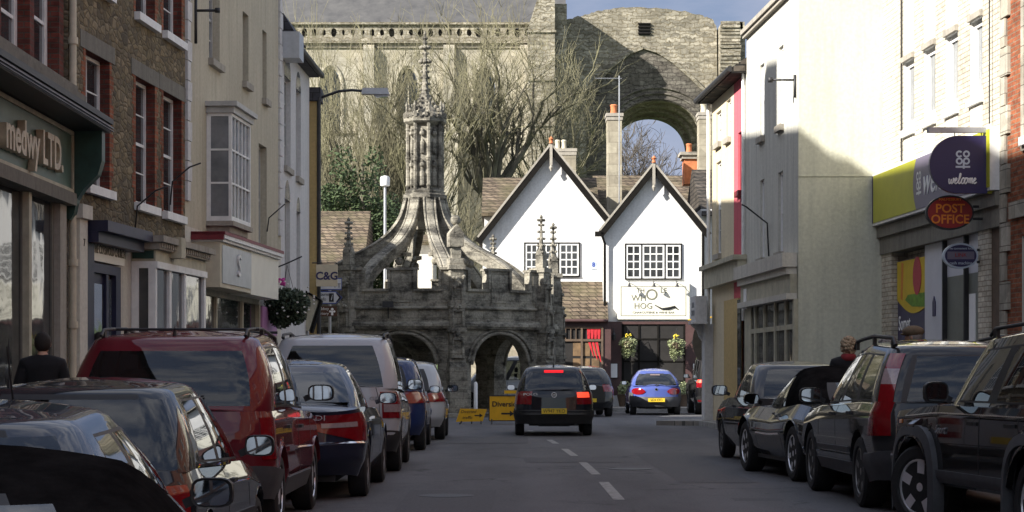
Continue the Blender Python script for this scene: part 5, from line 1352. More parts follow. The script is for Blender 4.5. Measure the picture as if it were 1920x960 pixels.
# chimney just behind the pink house, against the abbey
# ---------------------------------------------------------------- cottages across the square
def xp(px,D): return (px-CX)*D/F
def zp_(py,D): return HC+(HY-py)*D/F
def casement(o,D,x0,x1,y0,y1,cols,name='window'):
    """white leaded casement window with dark outer frame, built on the wall plane"""
    X0,X1,Z0,Z1=xp(x0,D),xp(x1,D),zp_(y1,D),zp_(y0,D); yy=D
    m=MB(); f=.045
    m.box(X0-f,X1+f,yy-.05,yy+.02,Z1,Z1+f); m.box(X0-f,X1+f,yy-.07,yy+.02,Z0-f,Z0); m.box(X0-f,X0,yy-.05,yy+.02,Z0,Z1); m.box(X1,X1+f,yy-.05,yy+.02,Z0,Z1)
    tot=sum(cols); xs=[X0]
    for c in cols: xs.append(xs[-1]+(X1-X0)*c/tot)
    for x in xs[1:-1]: m.box(x-.025,x+.025,yy-.045,yy+.02,Z0,Z1)
    w=m.build(name,'black_timber',o)
    for i,c in enumerate(cols):
        a=xs[i]+(.025 if i else 0); b=xs[i+1]-(.025 if i<len(cols)-1 else 0); g=MB(); h=.06
        g.box(a,a+h,yy-.04,yy-.019,Z0,Z1); g.box(b-h,b,yy-.04,yy-.019,Z0,Z1); g.box(a+h,b-h,yy-.04,yy-.019,Z0,Z0+h); g.box(a+h,b-h,yy-.04,yy-.019,Z1-h,Z1)
        for k in range(1,c): x=lerp(a+h,b-h,k/c); g.box(x-.022,x+.022,yy-.035,yy-.019,Z0+h,Z1-h)
        for k in range(1,4): z=lerp(Z0+h,Z1-h,k/4); g.box(a+h,b-h,yy-.033,yy-.019,z-.022,z+.022)
        g.build('casement','white_paint',w)
    g=MB(); g.box(X0,X1,yy-.017,yy-.009,Z0,Z1); g.build('pane','window_glass',w)
    return w
def shift(o,D,x): # move built-in-world children under an empty placed at the base
    o.location=(x,D,0)
def gable(name,label,D,apex,left,right,xl,xr,depth=9,bot=-.3,roofmat='dark_tile'):
    ax,az=xp(apex[0],D),zp_(apex[1],D); lx,lz=xp(left[0],D),zp_(left[1],D); rx,rz_=xp(right[0],D),zp_(right[1],D)
    o=thing(name,label,'building',(0,0,0)); X0,X1=xp(xl,D),xp(xr,D)
    sl=(az-lz)/(ax-lx); sr=(az-rz_)/(rx-ax)
    m=MB(); m.plate([(X0,bot),(X1,bot),(X1,az-.15-sr*(X1-ax)),(ax,az-.15),(X0,az-.15-sl*(ax-X0))],[],D,D+.3); m.build('wall','bright_white',o)
    m=MB(); m.box(X0+.01,X1-.01,D+.31,D+depth,bot,min(lz,rz_)-.1); m.build('side_wall','bright_white',o)
    m=MB(); y0=D-.2;y1=D+depth; t=.10
    for (ex,ez) in ((lx,lz),(rx,rz_)):
        m.quad([(ax,y0,az+.05),(ex,y0,ez+.05),(ex,y1,ez+.05),(ax,y1,az+.05)]); m.quad([(ax,y0,az-.05),(ex,y0,ez-.05),(ex,y1,ez-.05),(ax,y1,az-.05)])
        m.quad([(ax,y0,az+.05),(ex,y0,ez+.05),(ex,y0,ez-.05),(ax,y0,az-.05)]); m.quad([(ex,y0,ez+.05),(ex,y0,ez-.05),(ex,y1,ez-.05),(ex,y1,ez+.05)])
    m.quad([(lx,y1-.02,lz),(rx,y1-.02,rz_),(ax,y1-.02,az)])
    r=m.build('roof',roofmat,o,fix=False)
    m=MB()
    for (ex,ez) in ((lx,lz),(rx,rz_)): m.obox((ax,D-.25,az-.16),(ex,D-.25,ez-.16),.07,.24,0)
    m.build('bargeboard','black_timber',o)
    m=MB()
    for (ex,ez) in ((lx,lz),(rx,rz_)): m.obox((ax,D-.25,az+.03),(ex,D-.25,ez+.03),.10,.07,0)
    m.box(ax-.05,ax+.05,D-.32,D-.27,az-.75,az+.05); m.lathe([(.02,-.25),(.07,-.12),(.02,0)],8,(ax,D-.29,az-.72))
    m.build('verge_trim','stone_trim',o)
    m=MB(); m.lathe([(.08,0),(.05,.1),(.09,.16),(.01,.24)],8,(ax,D-.3,az+.03)); m.build('finial','terracotta',r)
    return o
D=72.8
o=gable('white_gabled_cottage','larger white cottage gable directly behind the market cross',D,(1033,272),(896,447),(1172,447),905,1136)
casement(o,D,985,1085,457,517,[2,3,3]) 
m=MB(); m.box(xp(1108,D),xp(1118,D),D-.03,D-.001,zp_(505,D),zp_(488,D)); pl=m.build('wall_plaque','sign_blue_white',o)
text('plaque_text','8',.22,'road_sign_blue',pl,(xp(1113,D),D-.035,zp_(496.5,D)),bold=.01)
# lean-to over the shop window
m=MB(); X0,X1=xp(985,D),xp(1137,D); za,zb=zp_(528,D),zp_(597,71.4)
m.quad([(X0,D-.02,za),(X1,D-.02,za),(X1,D-1.45,zb),(X0,D-1.45,zb)]); m.quad([(X0,D-1.45,zb),(X1,D-1.45,zb),(X1,D-1.45,zb-.12),(X0,D-1.45,zb-.12)]); m.quad([(X1,D-.02,za),(X1,D-1.45,zb),(X1,D-1.45,zb-.12),(X1,D-.02,zb-.12)]); m.quad([(X0,D-.02,zb-.12),(X1,D-.02,zb-.12),(X1,D-1.45,zb-.12),(X0,D-1.45,zb-.12)])
m.build('lean_to_roof','stone_tile',o,fix=False)
Ds=71.5
m=MB(); x0,x1=xp(1050,Ds),xp(1131,Ds); a0,a1=zp_(703,Ds),zp_(612,Ds)
m.box(X0,x0,Ds,D,-.2,zb-.13); m.box(x0,x1,Ds,D,-.2,a0); m.box(x1,X1+.1,Ds,D,-.2,zb-.13); m.box(x0,x1,Ds-.001,Ds+.05,a1,zb-.13); m.build('shop_front','maroon_paint',o)
m=MB(); m.tube([(X0,D-1.5,zb-.08),(X1,D-1.5,zb-.08)],.055,8); m.build('gutter','maroon_paint',o,smooth=40)
m=MB(); zt=zp_(640,Ds)
for x in (x0,lerp(x0,x1,.48),x1-.07): m.box(x,x+.07,Ds-.04,Ds+.02,a0,a1)
m.box(x0,x1,Ds-.035,Ds+.02,zt,zt+.08); m.box(x0,x1,Ds-.035,Ds+.02,a1-.07,a1); m.box(x0,x1,Ds-.05,Ds+.02,a0-.05,a0+.05)
for k in range(1,4): x=lerp(x0,lerp(x0,x1,.48),k/4); m.box(x,x+.03,Ds-.02,Ds+.02,zt,a1)
w=m.build('shop_window','brown_timber',o)
m=MB(); m.box(x0,x1,Ds+.03,Ds+.04,a0,a1); m.build('pane','dark_interior',w)
m=MB(); xa=lerp(x0,x1,.30)
for i in range(3):
    for j in range(2): m.box(xa+.33*i,xa+.33*i+.27,Ds+.018,Ds+.028,a0+.12+.55*j,a0+.58+.55*j)
m.build('lit_far_window','warm_interior',w); bpy.data.objects[-1] if False else None
m=MB(); xc=x1-.42; n=8
pts=[(xc,a1-.02),(x1-.08,a1-.02),(x1-.08,a0+.25),(x1-.13,a0+.22),(x1-.2,a0+.7)]

for i in range(4):
    xx=lerp(x0+.95,x1-.14,i/3.6); m.plate([(xx,a1-.06),(xx+.12,a1-.06),(xx+.10,zt+.09),(xx+.02,zt+.09)],[],Ds-.0,Ds+.015)
for i in range(3):
    xx=xc+.13*i-.12; m.plate([(xx,zt-.02),(xx+.09,zt-.02),(xx+.22,a0+.62-.1*i),(xx+.17,a0+.70-.1*i)],[],Ds-.0,Ds+.015)
m.build('curtain','red_cloth',w)
D=72.0
o=gable('pub_building','smaller white gabled pub with a dark open front and cream signboard',D,(1225,308),(1124,434),(1328,434),1131,1316)
casement(o,D,1174,1276,459,522,[2,3,2])
X0,X1=xp(1131,D),xp(1316,D); zs=zp_(603,D)
# pub front: flat panel coloured dark for the unlit interior, joinery over it
m=MB(); xa,xb=xp(1165,D),xp(1285,D); zt=zp_(608,D)
m.box(X0-.0,xa,D-.10,D-.001,zp_(741,D),zs); m.box(xb,X1,D-.10,D-.001,zp_(741,D),zs); m.box(xa,xb,D-.10,D-.001,zt,zs); m.build('pub_front','maroon_paint',o)
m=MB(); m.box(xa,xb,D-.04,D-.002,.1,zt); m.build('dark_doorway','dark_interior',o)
m=MB()
for x in (xa+.03,lerp(xa,xb,.26),lerp(xa,xb,.56),xb-.08): m.box(x,x+.06,D-.07,D-.041,.1,zt-.001)
for z in (zt-.55,1.0,1.7): m.box(xa+.09,xb-.09,D-.065,D-.042,z,z+.05)
m.build('door_joinery','black_timber',o)
m=MB(); m.box(X0+.22,xa-.04,D-.16,D-.001,.1,zp_(742,D)); m.build('plinth','bright_white',o)
m=MB(); m.box(xb+.04,X1-.2,D-.16,D-.001,.1,zp_(742,D)); m.build('plinth','bright_white',o)
for (x0,x1) in ((1141,1158),(1298,1312)):
    m=MB(); m.box(xp(x0,D),xp(x1,D),D-.16,D-.101,zp_(709,D),zp_(681,D)); b=m.build('menu_box','black_paint',o)
    m=MB(); m.box(xp(x0+1,D),xp(x1-1,D),D-.168,D-.161,zp_(708,D),zp_(682,D)); m.build('menu_paper','paper',b)
# signboard
x0,x1=xp(1157,D),xp(1292,D); z0,z1=zp_(599,D),zp_(531,D)
m=MB(); m.box(x0,x1,D-.17,D-.02,z0,z1); sg=m.build('signboard','sign_white',o)
m=MB()
for (a,b,c,d) in ((x0+.12,x1-.12,z1-.14,z1-.12),(x0+.12,x1-.12,z0+.12,z0+.14),(x0+.12,x0+.14,z0+.14,z1-.14),(x1-.14,x1-.12,z0+.14,z1-.14)): m.box(a,b,D-.176,D-.171,c,d)
m.build('sign_border','letter_grey',sg)
cx=(x0+x1)/2; h=z1-z0; y=D-.175
def tx(s,x,z,size,**k): return text('sign_letters',s,size,'letter_grey',sg,(x,y,z),**k)
tx('TH',cx-.46,z1-.27,.22); tx('LE',cx+.36,z1-.27,.24); tx('WH',cx-.52,z1-.54,.30); tx('O',cx-.06,z1-.43,.56); tx('HOG',cx-.36,z1-.82,.29); tx('CHARCUTERIE & WINE BAR',cx,z0+.24,.10,sx=1.2)
m=MB(); m.tube([(cx+.05,y,z1-.78),(cx+.3,y,z1-.92),(cx+.55,y,z1-.90),(cx+.75,y,z1-.84),(cx+.9,y,z1-.96)],[.02,.035,.05,.04,.012],6); m.build('painted_pig','black_letter',sg,smooth=True)
for t in (.16,.50,.82):
    x=lerp(x0,x1,t); m=MB(); m.tube([(x,D-.1,z1+.0),(x,D-.32,z1+.06),(x,D-.45,z1-.02)],.012,6); m.lathe([(.02,.06),(.07,-.06)],10,(x,D-.47,z1-.08)); m.build('sign_lamp','black_paint',sg,smooth=40)
m=MB(); m.tube([(X0+.05,D-.14,0.1),(X0+.05,D-.14,5.9),(X0-.1,D-.3,6.3)],.045,8); m.box(X0-.3,X0-.02,D-.3,D-.1,6.15,6.32); m.build('drainpipe','black_timber',o,smooth=40)
m=MB(); m.tube([(X1+.03,D-.14,2.9),(X1+.03,D-.14,6.2)],.05,8); m.build('drainpipe','black_timber',o,smooth=40)
m=MB(); x=xp(1304,D); m.lathe([(.15,-.03),(.15,.03),(.1,.05),(.01,.05)],16,(x,D-.15,zp_(642,D)),axis='y'); m.build('wall_lamp','black_paint',o)
m=MB(); x=xp(1150,D); m.tube([(x,D-.1,2.75),(x,D-.3,2.9),(x,D-.33,2.75)],.014,6); m.lathe([(.02,.14),(.08,.04),(.06,-.14),(.02,-.16)],8,(x,D-.33,2.62)); m.build('wall_lamp','black_paint',o)
# building squeezed in beyond, right of the pub
o=thing('grey_corner_building','grey rendered building squeezed between the pub and the grey end pillar','building')
D2=74
m=MB(); m.box(xp(1314,D2),xp(1430,D2),D2,D2+8,-.3,zp_(392,D2)); m.build('wall','white_render',o)
m=MB(); x0,x1=xp(1300,D2),xp(1430,D2); z=zp_(400,D2); m.plate([(D2-.4,z-.1),(D2+4,z+2.0),(D2+8,z-.1)],[],x0+.3,x1,plane='yz'); m.build('roof','dark_tile',o)
# rear roofs
def ridge_house(name,label,D,x0,x1,yr,ye,wall,roof,depth=7,zextra=0):
    o=thing(name,label,'building'); X0,X1=xp(x0,D),xp(x1,D); ze=zp_(ye,D); zr=zp_(yr,D+depth/2)
    m=MB(); m.box(X0+.1,X1-.1,D+.25,D+depth-.2,-.3,ze+.1); m.build('wall',wall,o)
    m=MB(); m.plate([(D-.1,ze-.08),(D-.1,ze+.05),(D+depth/2,zr),(D+depth+.1,ze+.05),(D+depth+.1,ze-.08)],[],X0,X1,plane='yz'); m.build('roof',roof,o)
    return o
o=ridge_house('pub_rear_range','stone tiled roof range rising behind the pub gable',79,1118,1312,329,415,'chimney_stone','stone_tile')
def chimney(o,D,x0,x1,y0,y1,pots,mat='chimney_stone',cap=True,capw=2,potmat='terracotta',dep=.9,pw=7):
    X0,X1=xp(x0,D),xp(x1,D); Z0,Z1=zp_(y1,D),zp_(y0,D)
    m=MB(); m.box(X0,X1,D,D+dep,Z0,Z1); c=m.build('chimney',mat,o)
    m=MB(); e=capw*D/F; m.box(X0-e,X1+e,D-e,D+dep+e,Z1,Z1+.12); m.box(X0-e*.5,X1+e*.5,D-e*.5,D+dep+e*.5,Z1-.14,Z1-.001); m.build('chimney_cap','stone_trim',c)
    for px in pots:
        m=MB(); r=pw*D/F; m.lathe([(r,.121),(r*.85,.3),(r*.88,.42),(r*1.05,.46),(r*.8,.5)],12,(xp(px,D),D+dep/2,Z1)); m.build('chimney_pot',potmat,c,smooth=40)
    return c
chimney(o,77,1139,1166,218,420,[1152],capw=3)
chimney(o,79,1283,1308,291,345,[1294],mat='terracotta',capw=8,pw=6)
chimney(o,78,1311,1334,216,420,[1322],capw=2.5,potmat='cream_paint')
m=MB(); x=xp(1161,76.5); z0,z1=zp_(400,76.5),zp_(142,76.5); m.tube([(x,76.5,z0),(x,76.5,z1)],.025,6)
m.tube([(x-.9,76.5,z1-.1),(x+.1,76.5,z1-.1)],.012,5)
for i in range(9): m.tube([(x-.88+.11*i,76.3,z1-.1),(x-.88+.11*i,76.7,z1-.1)],.006,4)
m.build('tv_aerial','galvanised',o)
o2=ridge_house('tiled_cottage','brown stone tiled cottage roof left of the larger white gable',77,903,1125,333,402,'bright_white','stone_tile')
chimney(o2,79,1040,1080,284,350,[1046,1058],capw=2,potmat='cream_paint',pw=5)
ridge_house('dark_roofed_cottage','low brown stone tiled roof behind the left side of the market cross',82,520,682,396,500,'chimney_stone','stone_tile',8)
ridge_house('pale_cottage','pale rendered cottage seen through the stone ribs of the market cross',84,762,815,440,455,'pale_render','stone_tile',5)
# ---------------------------------------------------------------- market cross
CXX,CY=-2.79,65.0; RR=4.34; PH=rad(14.8)
cr_=thing('market_cross','weathered octagonal stone market cross with pinnacles and crown spire','monument',(CXX,CY,0))
def vtx(k,r=RR): a=PH+k*PI/4; return Vector((r*math.sin(a),-r*math.cos(a)))
ST='cross_stone'
rnd=random.Random(11)
for k in range(8):
    a,b=vtx(k),vtx(k+1); mid=(a+b)/2; L=(b-a).length; d=(b-a).normalized(); ang=math.atan2(d.y,d.x)
    h=L/2; w=1.10; zsn,zap=1.55,2.50
    arch=[]; n=18
    for i in range(n+1):
        t=-1+2*i/n; arch.append((t*w,zsn+(zap-zsn)*((1-abs(t)**2.3)**.62)*(1+.0)))
    def zz(u): return u
    out=[(-h,0),(-w,0)]+arch+[(w,0),(h,0)]
    T,B_=4.42,3.86
    cre=[(-1+2*q)*h for q in (.14,.37,.63,.86)]
    out+=[(h,T),(cre[3],T),(cre[3],B_),(cre[2],B_),(cre[2],T),(cre[1],T),(cre[1],B_),(cre[0],B_),(cre[0],T),(-h,T)]
    # split in two plates: arcade below, battlements above
    m=MB(); m.plate([(-h,0),(-w,0)]+arch+[(w,0),(h,0),(h,2.72),(-h,2.72)],[],0,.42)
    def fin(o): o.location=(mid.x,mid.y,0); o.rotation_euler=(0,0,ang); return o
    wl=fin(m.build('arcade_wall',ST,cr_))
    m=MB(); m.plate([(-h,2.721),(h,2.721)]+out[-10:],[],.05,.34); bt=fin(m.build('battlement',ST,cr_))
    m=MB()
    m.tube([(-h,-.04,2.74),(h,-.04,2.74)],.13,10); m.tube([(-h,.02,3.27),(h,.02,3.27)],.055,8); m.box(-h,h,-.10,.049,2.86,2.90)
    for (x0,x1,z) in ((cre[0]-.04,cre[1]+.04,B_-.05),(cre[2]-.04,cre[3]+.04,B_-.05)): m.box(x0,x1,-.02,.40,z-.04,z+.03)
    for (x0,x1) in ((-h,cre[0]+.03),(cre[1]-.03,cre[2]+.03),(cre[3]-.03,h)): m.box(x0,x1,-.02,.40,T-.0,T+.07)
    for x in (cre[0],cre[3]-.07,cre[1]-.0,cre[2]-.07): 
        m.box(x-.03 if x in (cre[0],) else x,x+.08,-.01,.04,B_,T)
    for (x0,x1) in ((-h+.12,cre[0]-.1),(cre[1]+.12,cre[2]-.12),(cre[3]+.1,h-.12)): m.box(x0,x1,.02,.048,3.45,T-.12)
    m.build('moulding',ST,bt)
    m=MB(); m.tube([(x*1.0,-.02,z+.02) for x,z in arch],.06,8); m.tube([(x*1.13,-.03,z*1.0+.12) for x,z in arch],.045,8,); m.build('arch_moulding',ST,wl,smooth=50)
    # pier with buttress and pinnacle
    v=vtx(k,RR); dirv=v.normalized(); ang2=PH+k*PI/4
    m=MB()
    m.box(-.27,.27,-.42,.35,0,1.5); m.box(-.31,.31,-.46,.3,0,.35)
    m.plate([(-.46+.02,.0),(-.46+.02,0)][:0]+[(-.42,1.5),(.2,1.5),(.2,1.75),(-.28,1.75)],[],-.25,.25,plane='yz')
    m.box(-.22,.22,-.28,.3,1.75,3.35); m.box(-.27,.27,-.34,.3,2.55,2.72); m.box(-.2,.2,-.2,.3,3.35,4.42); m.box(-.25,.25,-.26,.3,3.3,3.42); m.box(-.25,.25,-.25,.3,4.42,4.55)
    # niches and carved canopies
    for z in (2.0,2.85,3.6):
        for s_ in (-.15,.15): m.tube([(s_,-.33 if z<3.5 else -.24,z-.2),(s_,-.33 if z<3.5 else -.24,z+.35)],.035,6)
        y=-.36 if z<3.5 else -.27
        m.plate([(-.17,z+.3),(.17,z+.3),(0,z+.62)],[],y,y+.1)
        for q in range(6): m.sphere((rnd.uniform(-.2,.2),y-.0,z+rnd.uniform(.25,.6)),rnd.uniform(.035,.06),6,4)
    m.box(-.2,.2,-.40,-.2,1.76,1.84)
    def fin2(o): o.location=(v.x*.985,v.y*.985,0); o.rotation_euler=(0,0,ang2); return o
    p=fin2(m.build('pier',ST,cr_))
    if k==0:
        m=MB(); m.box(-.22,.22,-.2,.22,4.551,4.75); m.box(-.14,.14,-.14,.14,4.75,5.1); m.box(-.22,.22,-.2,.2,5.1,5.5)
        m.plate([(-.22,5.5),(.22,5.5),(0,5.78)],[],-.2,.2); m.build('sundial_block',ST,p)
        m=MB(); m.sphere((0,0,5.9),.16,14,9); m.build('ball_finial',ST,p,smooth=True)
    else:
        m=MB(); tz=6.15 if k in (1,2) else 5.95
        m.box(-.13,.13,-.13,.13,4.551,4.95)
        for s_ in range(4):
            a_=s_*PI/2; c_,s2=math.cos(a_),math.sin(a_)
            m.quad([(c_*.15-s2*.13,s2*.15+c_*.13,4.95),(c_*.15+s2*.13,s2*.15-c_*.13,4.95),(c_*.12,s2*.12,5.2)])
        m.lathe([(.14,4.9),(.085,5.1),(.05,5.6),(.03,tz-.2),(.05,tz-.15),(.085,tz-.1),(.04,tz-.04),(.06,tz),(.01,tz+.07)],8)
        for j in range(5):
            z=lerp(5.05,tz-.25,j/4); r=lerp(.125,.07,j/4)
            for s_ in range(4): a_=s_*PI/2+PI/4; m.sphere((r*math.cos(a_),r*math.sin(a_),z),.045,6,4)
        for s_ in range(4): a_=s_*PI/2+PI/4; m.sphere((.09*math.cos(a_),.09*math.sin(a_),tz-.1),.05,6,4)
        m.build('pinnacle',ST,p)
    # flying rib
    prof=[(3.95,3.75),(3.55,4.25),(3.05,4.68),(2.5,5.02),(1.95,5.30),(1.5,5.58),(1.1,5.95),(.82,6.38),(.66,6.9)]
    low=[(3.62,3.5),(3.25,4.02),(2.80,4.38),(2.3,4.68),(1.75,4.97),(1.28,5.22),(.88,5.62),(.58,6.15),(.44,6.9)]
    m=MB(); n=len(prof); B0=len(m.v)
    f=[]
    sm=lambda L_: [( ( (L_[max(i-1,0)][0]+2*L_[i][0]+L_[min(i+1,n-1)][0])/4 if 0<i<n-1 else L_[i][0]), ((L_[max(i-1,0)][1]+2*L_[i][1]+L_[min(i+1,n-1)][1])/4 if 0<i<n-1 else L_[i][1])) for i in range(n)]
    def fine(L_):
        o_=[]
        for i in range(n-1):
            for j in range(3): t=j/3; p0,p1,p2,p3=L_[max(i-1,0)],L_[i],L_[i+1],L_[min(i+2,n-1)]; o_.append(tuple(.5*((2*p1[q])+(-p0[q]+p2[q])*t+(2*p0[q]-5*p1[q]+4*p2[q]-p3[q])*t*t+(-p0[q]+3*p1[q]-3*p2[q]+p3[q])*t**3) for q in (0,1)))
        return o_+[L_[-1]]
    up_=fine(prof); lo_=fine(low)
    for (r1,z1),(r2,z2) in zip(up_,lo_):
        for (x,q) in ((-.10,0),(-.17,.2),(-.17,.5),(-.10,1.08),(.10,1.08),(.17,.5),(.17,.2),(.10,0)):
            m.v.append((x,-lerp(r1,r2,q),lerp(z1,z2,q)))
    for i in range(len(up_)-1):
        for j in range(8): j2=(j+1)%8; m.f.append((i*8+j,i*8+j2,(i+1)*8+j2,(i+1)*8+j)); m.m.append(0)
    m.f.append(tuple(range(8))); m.m.append(0)
    for s_ in (-.175,.175): m.tube([(s_,-lerp(r1,r2,.1),lerp(z1,z2,.1)) for (r1,z1),(r2,z2) in zip(up_,lo_)],.035,6)
    m.box(-.1,.1,-1.45,-.95,5.0,5.12); m.sphere((0,-1.5,4.82),.13,8,6)
    o=m.build('flying_rib',ST,cr_,smooth=40); o.rotation_euler=(0,0,ang2)
# vault, pillar, lantern, spire
oc=PH+PI/2*0
m=MB(); m.lathe([(RR*.92,2.62),(RR*.9,3.3),(RR*.6,3.75),(.5,4.0)],8,rot=PH-PI/2); m.build('vault_roof',ST,cr_)
m=MB(); m.lathe([(.55,0),(.55,.4),(.36,.5),(.33,1.6),(.45,1.9),(.9,2.3),(2.0,2.61)],8,rot=PH-PI/2); m.lathe([(.9,.0),(.9,.42),(.6,.43)],8,rot=PH-PI/2); m.build('central_pillar',ST,cr_)
m=MB(); rt=PH-PI/2
m.lathe([(.40,5.9),(.62,6.7),(.66,6.84),(.72,6.9),(.72,7.0),(.64,7.06),(.66,7.12),(.52,7.2),(.50,9.2),(.62,9.27),(.70,9.34),(.70,9.46),(.60,9.52),(.5,9.6)],8,rot=rt)
lan=m.build('lantern',ST,cr_)
m=MB()
for k in range(8):
    a=rt+k*PI/4
    m.tube([(.56*math.cos(a),.56*math.sin(a),7.15),(.56*math.cos(a),.56*math.sin(a),9.28)],.065,7)
    for z in (7.3,8.1,8.2,9.1): m.lathe([(.085,-.03),(.085,.03)],7,(.56*math.cos(a),.56*math.sin(a),z))
    a2=a+PI/8; c,s_=math.cos(a2),math.sin(a2)
    for z in (7.95,8.95):
        m.sphere((.52*c,.52*s_,z),.09,7,5); m.sphere((.53*c,.53*s_,z+.12),.05,6,4)
    # little figures in the niches
    m.lathe([(.09,0),(.075,.25),(.09,.42),(.05,.47),(.055,.55),(.02,.6)],7,(.50*c,.50*s_,7.28))
    m.lathe([(.07,0),(.06,.2),(.07,.35),(.02,.45)],7,(.50*c,.50*s_,8.32))
m.build('lantern_niches',ST,lan,smooth=40)
m=MB()
for k in range(24):
    a=rt+k*PI/12+.1; r=.66; m.box(r*math.cos(a)-.04,r*math.cos(a)+.04,r*math.sin(a)-.04,r*math.sin(a)+.04,9.46,9.62)
for k in range(8):
    a=rt+k*PI/4; 
    for j in range(5): t=j/4; r=lerp(.60,.20,t); m.sphere((r*math.cos(a),r*math.sin(a),lerp(9.62,10.1,t)+rnd.uniform(-.03,.03)),.075-.03*t,6,4)
    m.lathe([(.05,9.5),(.04,9.8),(.06,9.86),(.01,10.0)],5,(.6*math.cos(a),.6*math.sin(a),0))
m.build('lantern_cresting',ST,lan)
m=MB(); m.lathe([(.52,9.5),(.38,9.7),(.22,9.95),(.14,10.25),(.10,10.6),(.075,11.1),(.05,11.7),(.045,11.85)],8,rot=rt)
for j in range(9):
    z=lerp(10.2,11.75,j/8); r=lerp(.15,.08,j/8)
    for k in range(4): a=rt+k*PI/2; m.sphere((r*math.cos(a),r*math.sin(a),z),.052-.002*j,6,4)
for (z,r) in ((11.3,.16),(11.75,.13)): 
    for k in range(8): a=k*PI/4; m.sphere((r*math.cos(a),r*math.sin(a),z),.06,6,4)
m.lathe([(.04,11.8),(.08,11.9),(.05,11.98),(.10,12.04),(.03,12.12),(.05,12.2),(.01,12.3)],8); m.build('spire',ST,cr_)
m=MB(); m.lathe([(5.6,-.1),(5.6,.10),(5.5,.11)],8,rot=rt); m.build('stone_step',ST,cr_)
m=MB(); x=.0
v=vtx(-.62,4.1); m.box(v.x-.16,v.x+.16,v.y-.35,v.y-.1,3.28,3.46); m.tube([(v.x,v.y-.15,3.3),(v.x,v.y-.05,2.95)],.02,5); m.build('floodlight','iron',cr_)

o=thing('stone_outbuilding','low tan stone wall range seen through the right arch of the cross','building',(0,0,0))
m=MB(); m.box(xp(830,72.3),xp(1046,72.3),72.3,72.75,-.2,zp_(628,72.3)); m.build('wall','chimney_stone',o)
m=MB(); m.box(xp(828,72.3),xp(1046,72.3),72.2,72.76,zp_(628,72.3),zp_(624,72.3)); m.build('coping','stone_trim',o)
# ---------------------------------------------------------------- abbey
rnp=random.Random(19)
D=130.0; s_=F/D
ab=thing('abbey','pale stone abbey nave with grey roof and openwork parapet behind the trees','church',(0,0,0))
X=lambda px,d=D: xp(px,d); Z=lambda py,d=D: zp_(py,d)
def archpts(cx,hw,zs,zt,zb,n=14,pt=1.0):
    return [(cx-hw,zb)]+[(cx-hw*math.cos(PI*i/n),zs+(zt-zs)*math.sin(PI*i/n)**pt) for i in range(n+1)]+[(cx+hw,zb)]
nl=X(200); nr=X(1064)
wins=[X(px) for px in (330,475,620,765,910)]
m=MB(); hol=[archpts(c,.62,Z(165),Z(128),Z(245)) for c in wins]
m.plate([(nl,-1),(nr,-1),(nr,Z(80)),(nl,Z(80))],hol,D,D+1); m.build('wall','abbey_stone',ab)
for c in wins:
    m=MB(); m.plate(archpts(c,.6,Z(165),Z(129),Z(245)),[],D+.7,D+.75); m.build('window_glazing','grey_glass',ab)
    m=MB(); m.tube([(x,D-.02,z) for x,z in archpts(c,.78,Z(165),Z(122),Z(245))],.10,6); m.box(c-.05,c+.05,D+.3,D+.5,Z(245),Z(132)); m.build('window_tracery','abbey_stone',ab,smooth=50)
for px in (402,547,692,842,985):
    m=MB(); c=X(px); m.box(c-.35,c+.35,D-.5,D-.001,-1,Z(92)); m.plate([(D-.5,Z(92)),(D-.001,Z(92)),(D-.001,Z(80))],[],c-.35,c+.35,plane='yz'); m.box(c-.6,c+.6,D-1.5,D-.501,-1,Z(262)); m.plate([(D-1.5,Z(262)),(D-.501,Z(262)),(D-.501,Z(235))],[],c-.6,c+.6,plane='yz'); m.build('buttress','abbey_stone',ab)
m=MB(); m.box(nl,nr,D-.3,D+.2,Z(82),Z(76)); m.box(nl,nr,D-.12,D+.2,Z(90),Z(88)); m.box(nl,nr,D-.3,D+.1,Z(47),Z(43)); m.box(nl,nr,D-.15,D-.001,Z(250),Z(246)); m.build('string_course','ruin_stone',ab)
m=MB(); z0,z1=Z(76),Z(47); n=int((nr-nl)/.62); holes=[]
for i in range(n):
    c=nl+.62*(i+.5); zc=(z0+z1)/2; hr=rnp.uniform(.11,.21); holes.append([(c+hr*math.cos(a*PI/4)+rnp.uniform(-.03,.03),zc+hr*1.6*math.sin(a*PI/4)) for a in range(8)])
m.plate([(nl,z0+.001),(nr,z0+.001),(nr,z1-.001),(nl,z1-.001)],holes,D-.12,D+.08); m.build('openwork_parapet','ruin_stone',ab)
m=MB(); m.box(nl,nr,D+.35,D+.5,Z(80),Z(52)); m.build('parapet_gutter','dark_ruin_stone',ab)  # dark plate added so the parapet holes look shaded
m=MB(); m.quad([(nl,D+.6,Z(70)),(nr,D+.6,Z(70)),(nr,D+7,Z(-90)),(nl,D+7,Z(-90))]); m.quad([(nl,D+7,Z(-90)),(nr,D+7,Z(-90)),(nr,D+14,Z(70)),(nl,D+14,Z(70))]); m.build('roof','lead_roof',ab,fix=False)
# stair turret at the broken west end
m=MB(); a,b=X(990,126),X(1040,126); m.plate([(a,-1),(b,-1),(b,Z(-10,126)),(lerp(a,b,.6),Z(-40,126)),(a,Z(55,126))],[],125.4,130.2); m.box(b,X(1063,126),126.2,131,-1,Z(6,126)); m.build('stair_turret','ruin_stone',ab)
for py in (60,150,235): m=MB(); m.box(a-.08,b+.08,125.3,125.399,Z(py+4,126),Z(py,126)); m.build('turret_band','ruin_stone',ab)
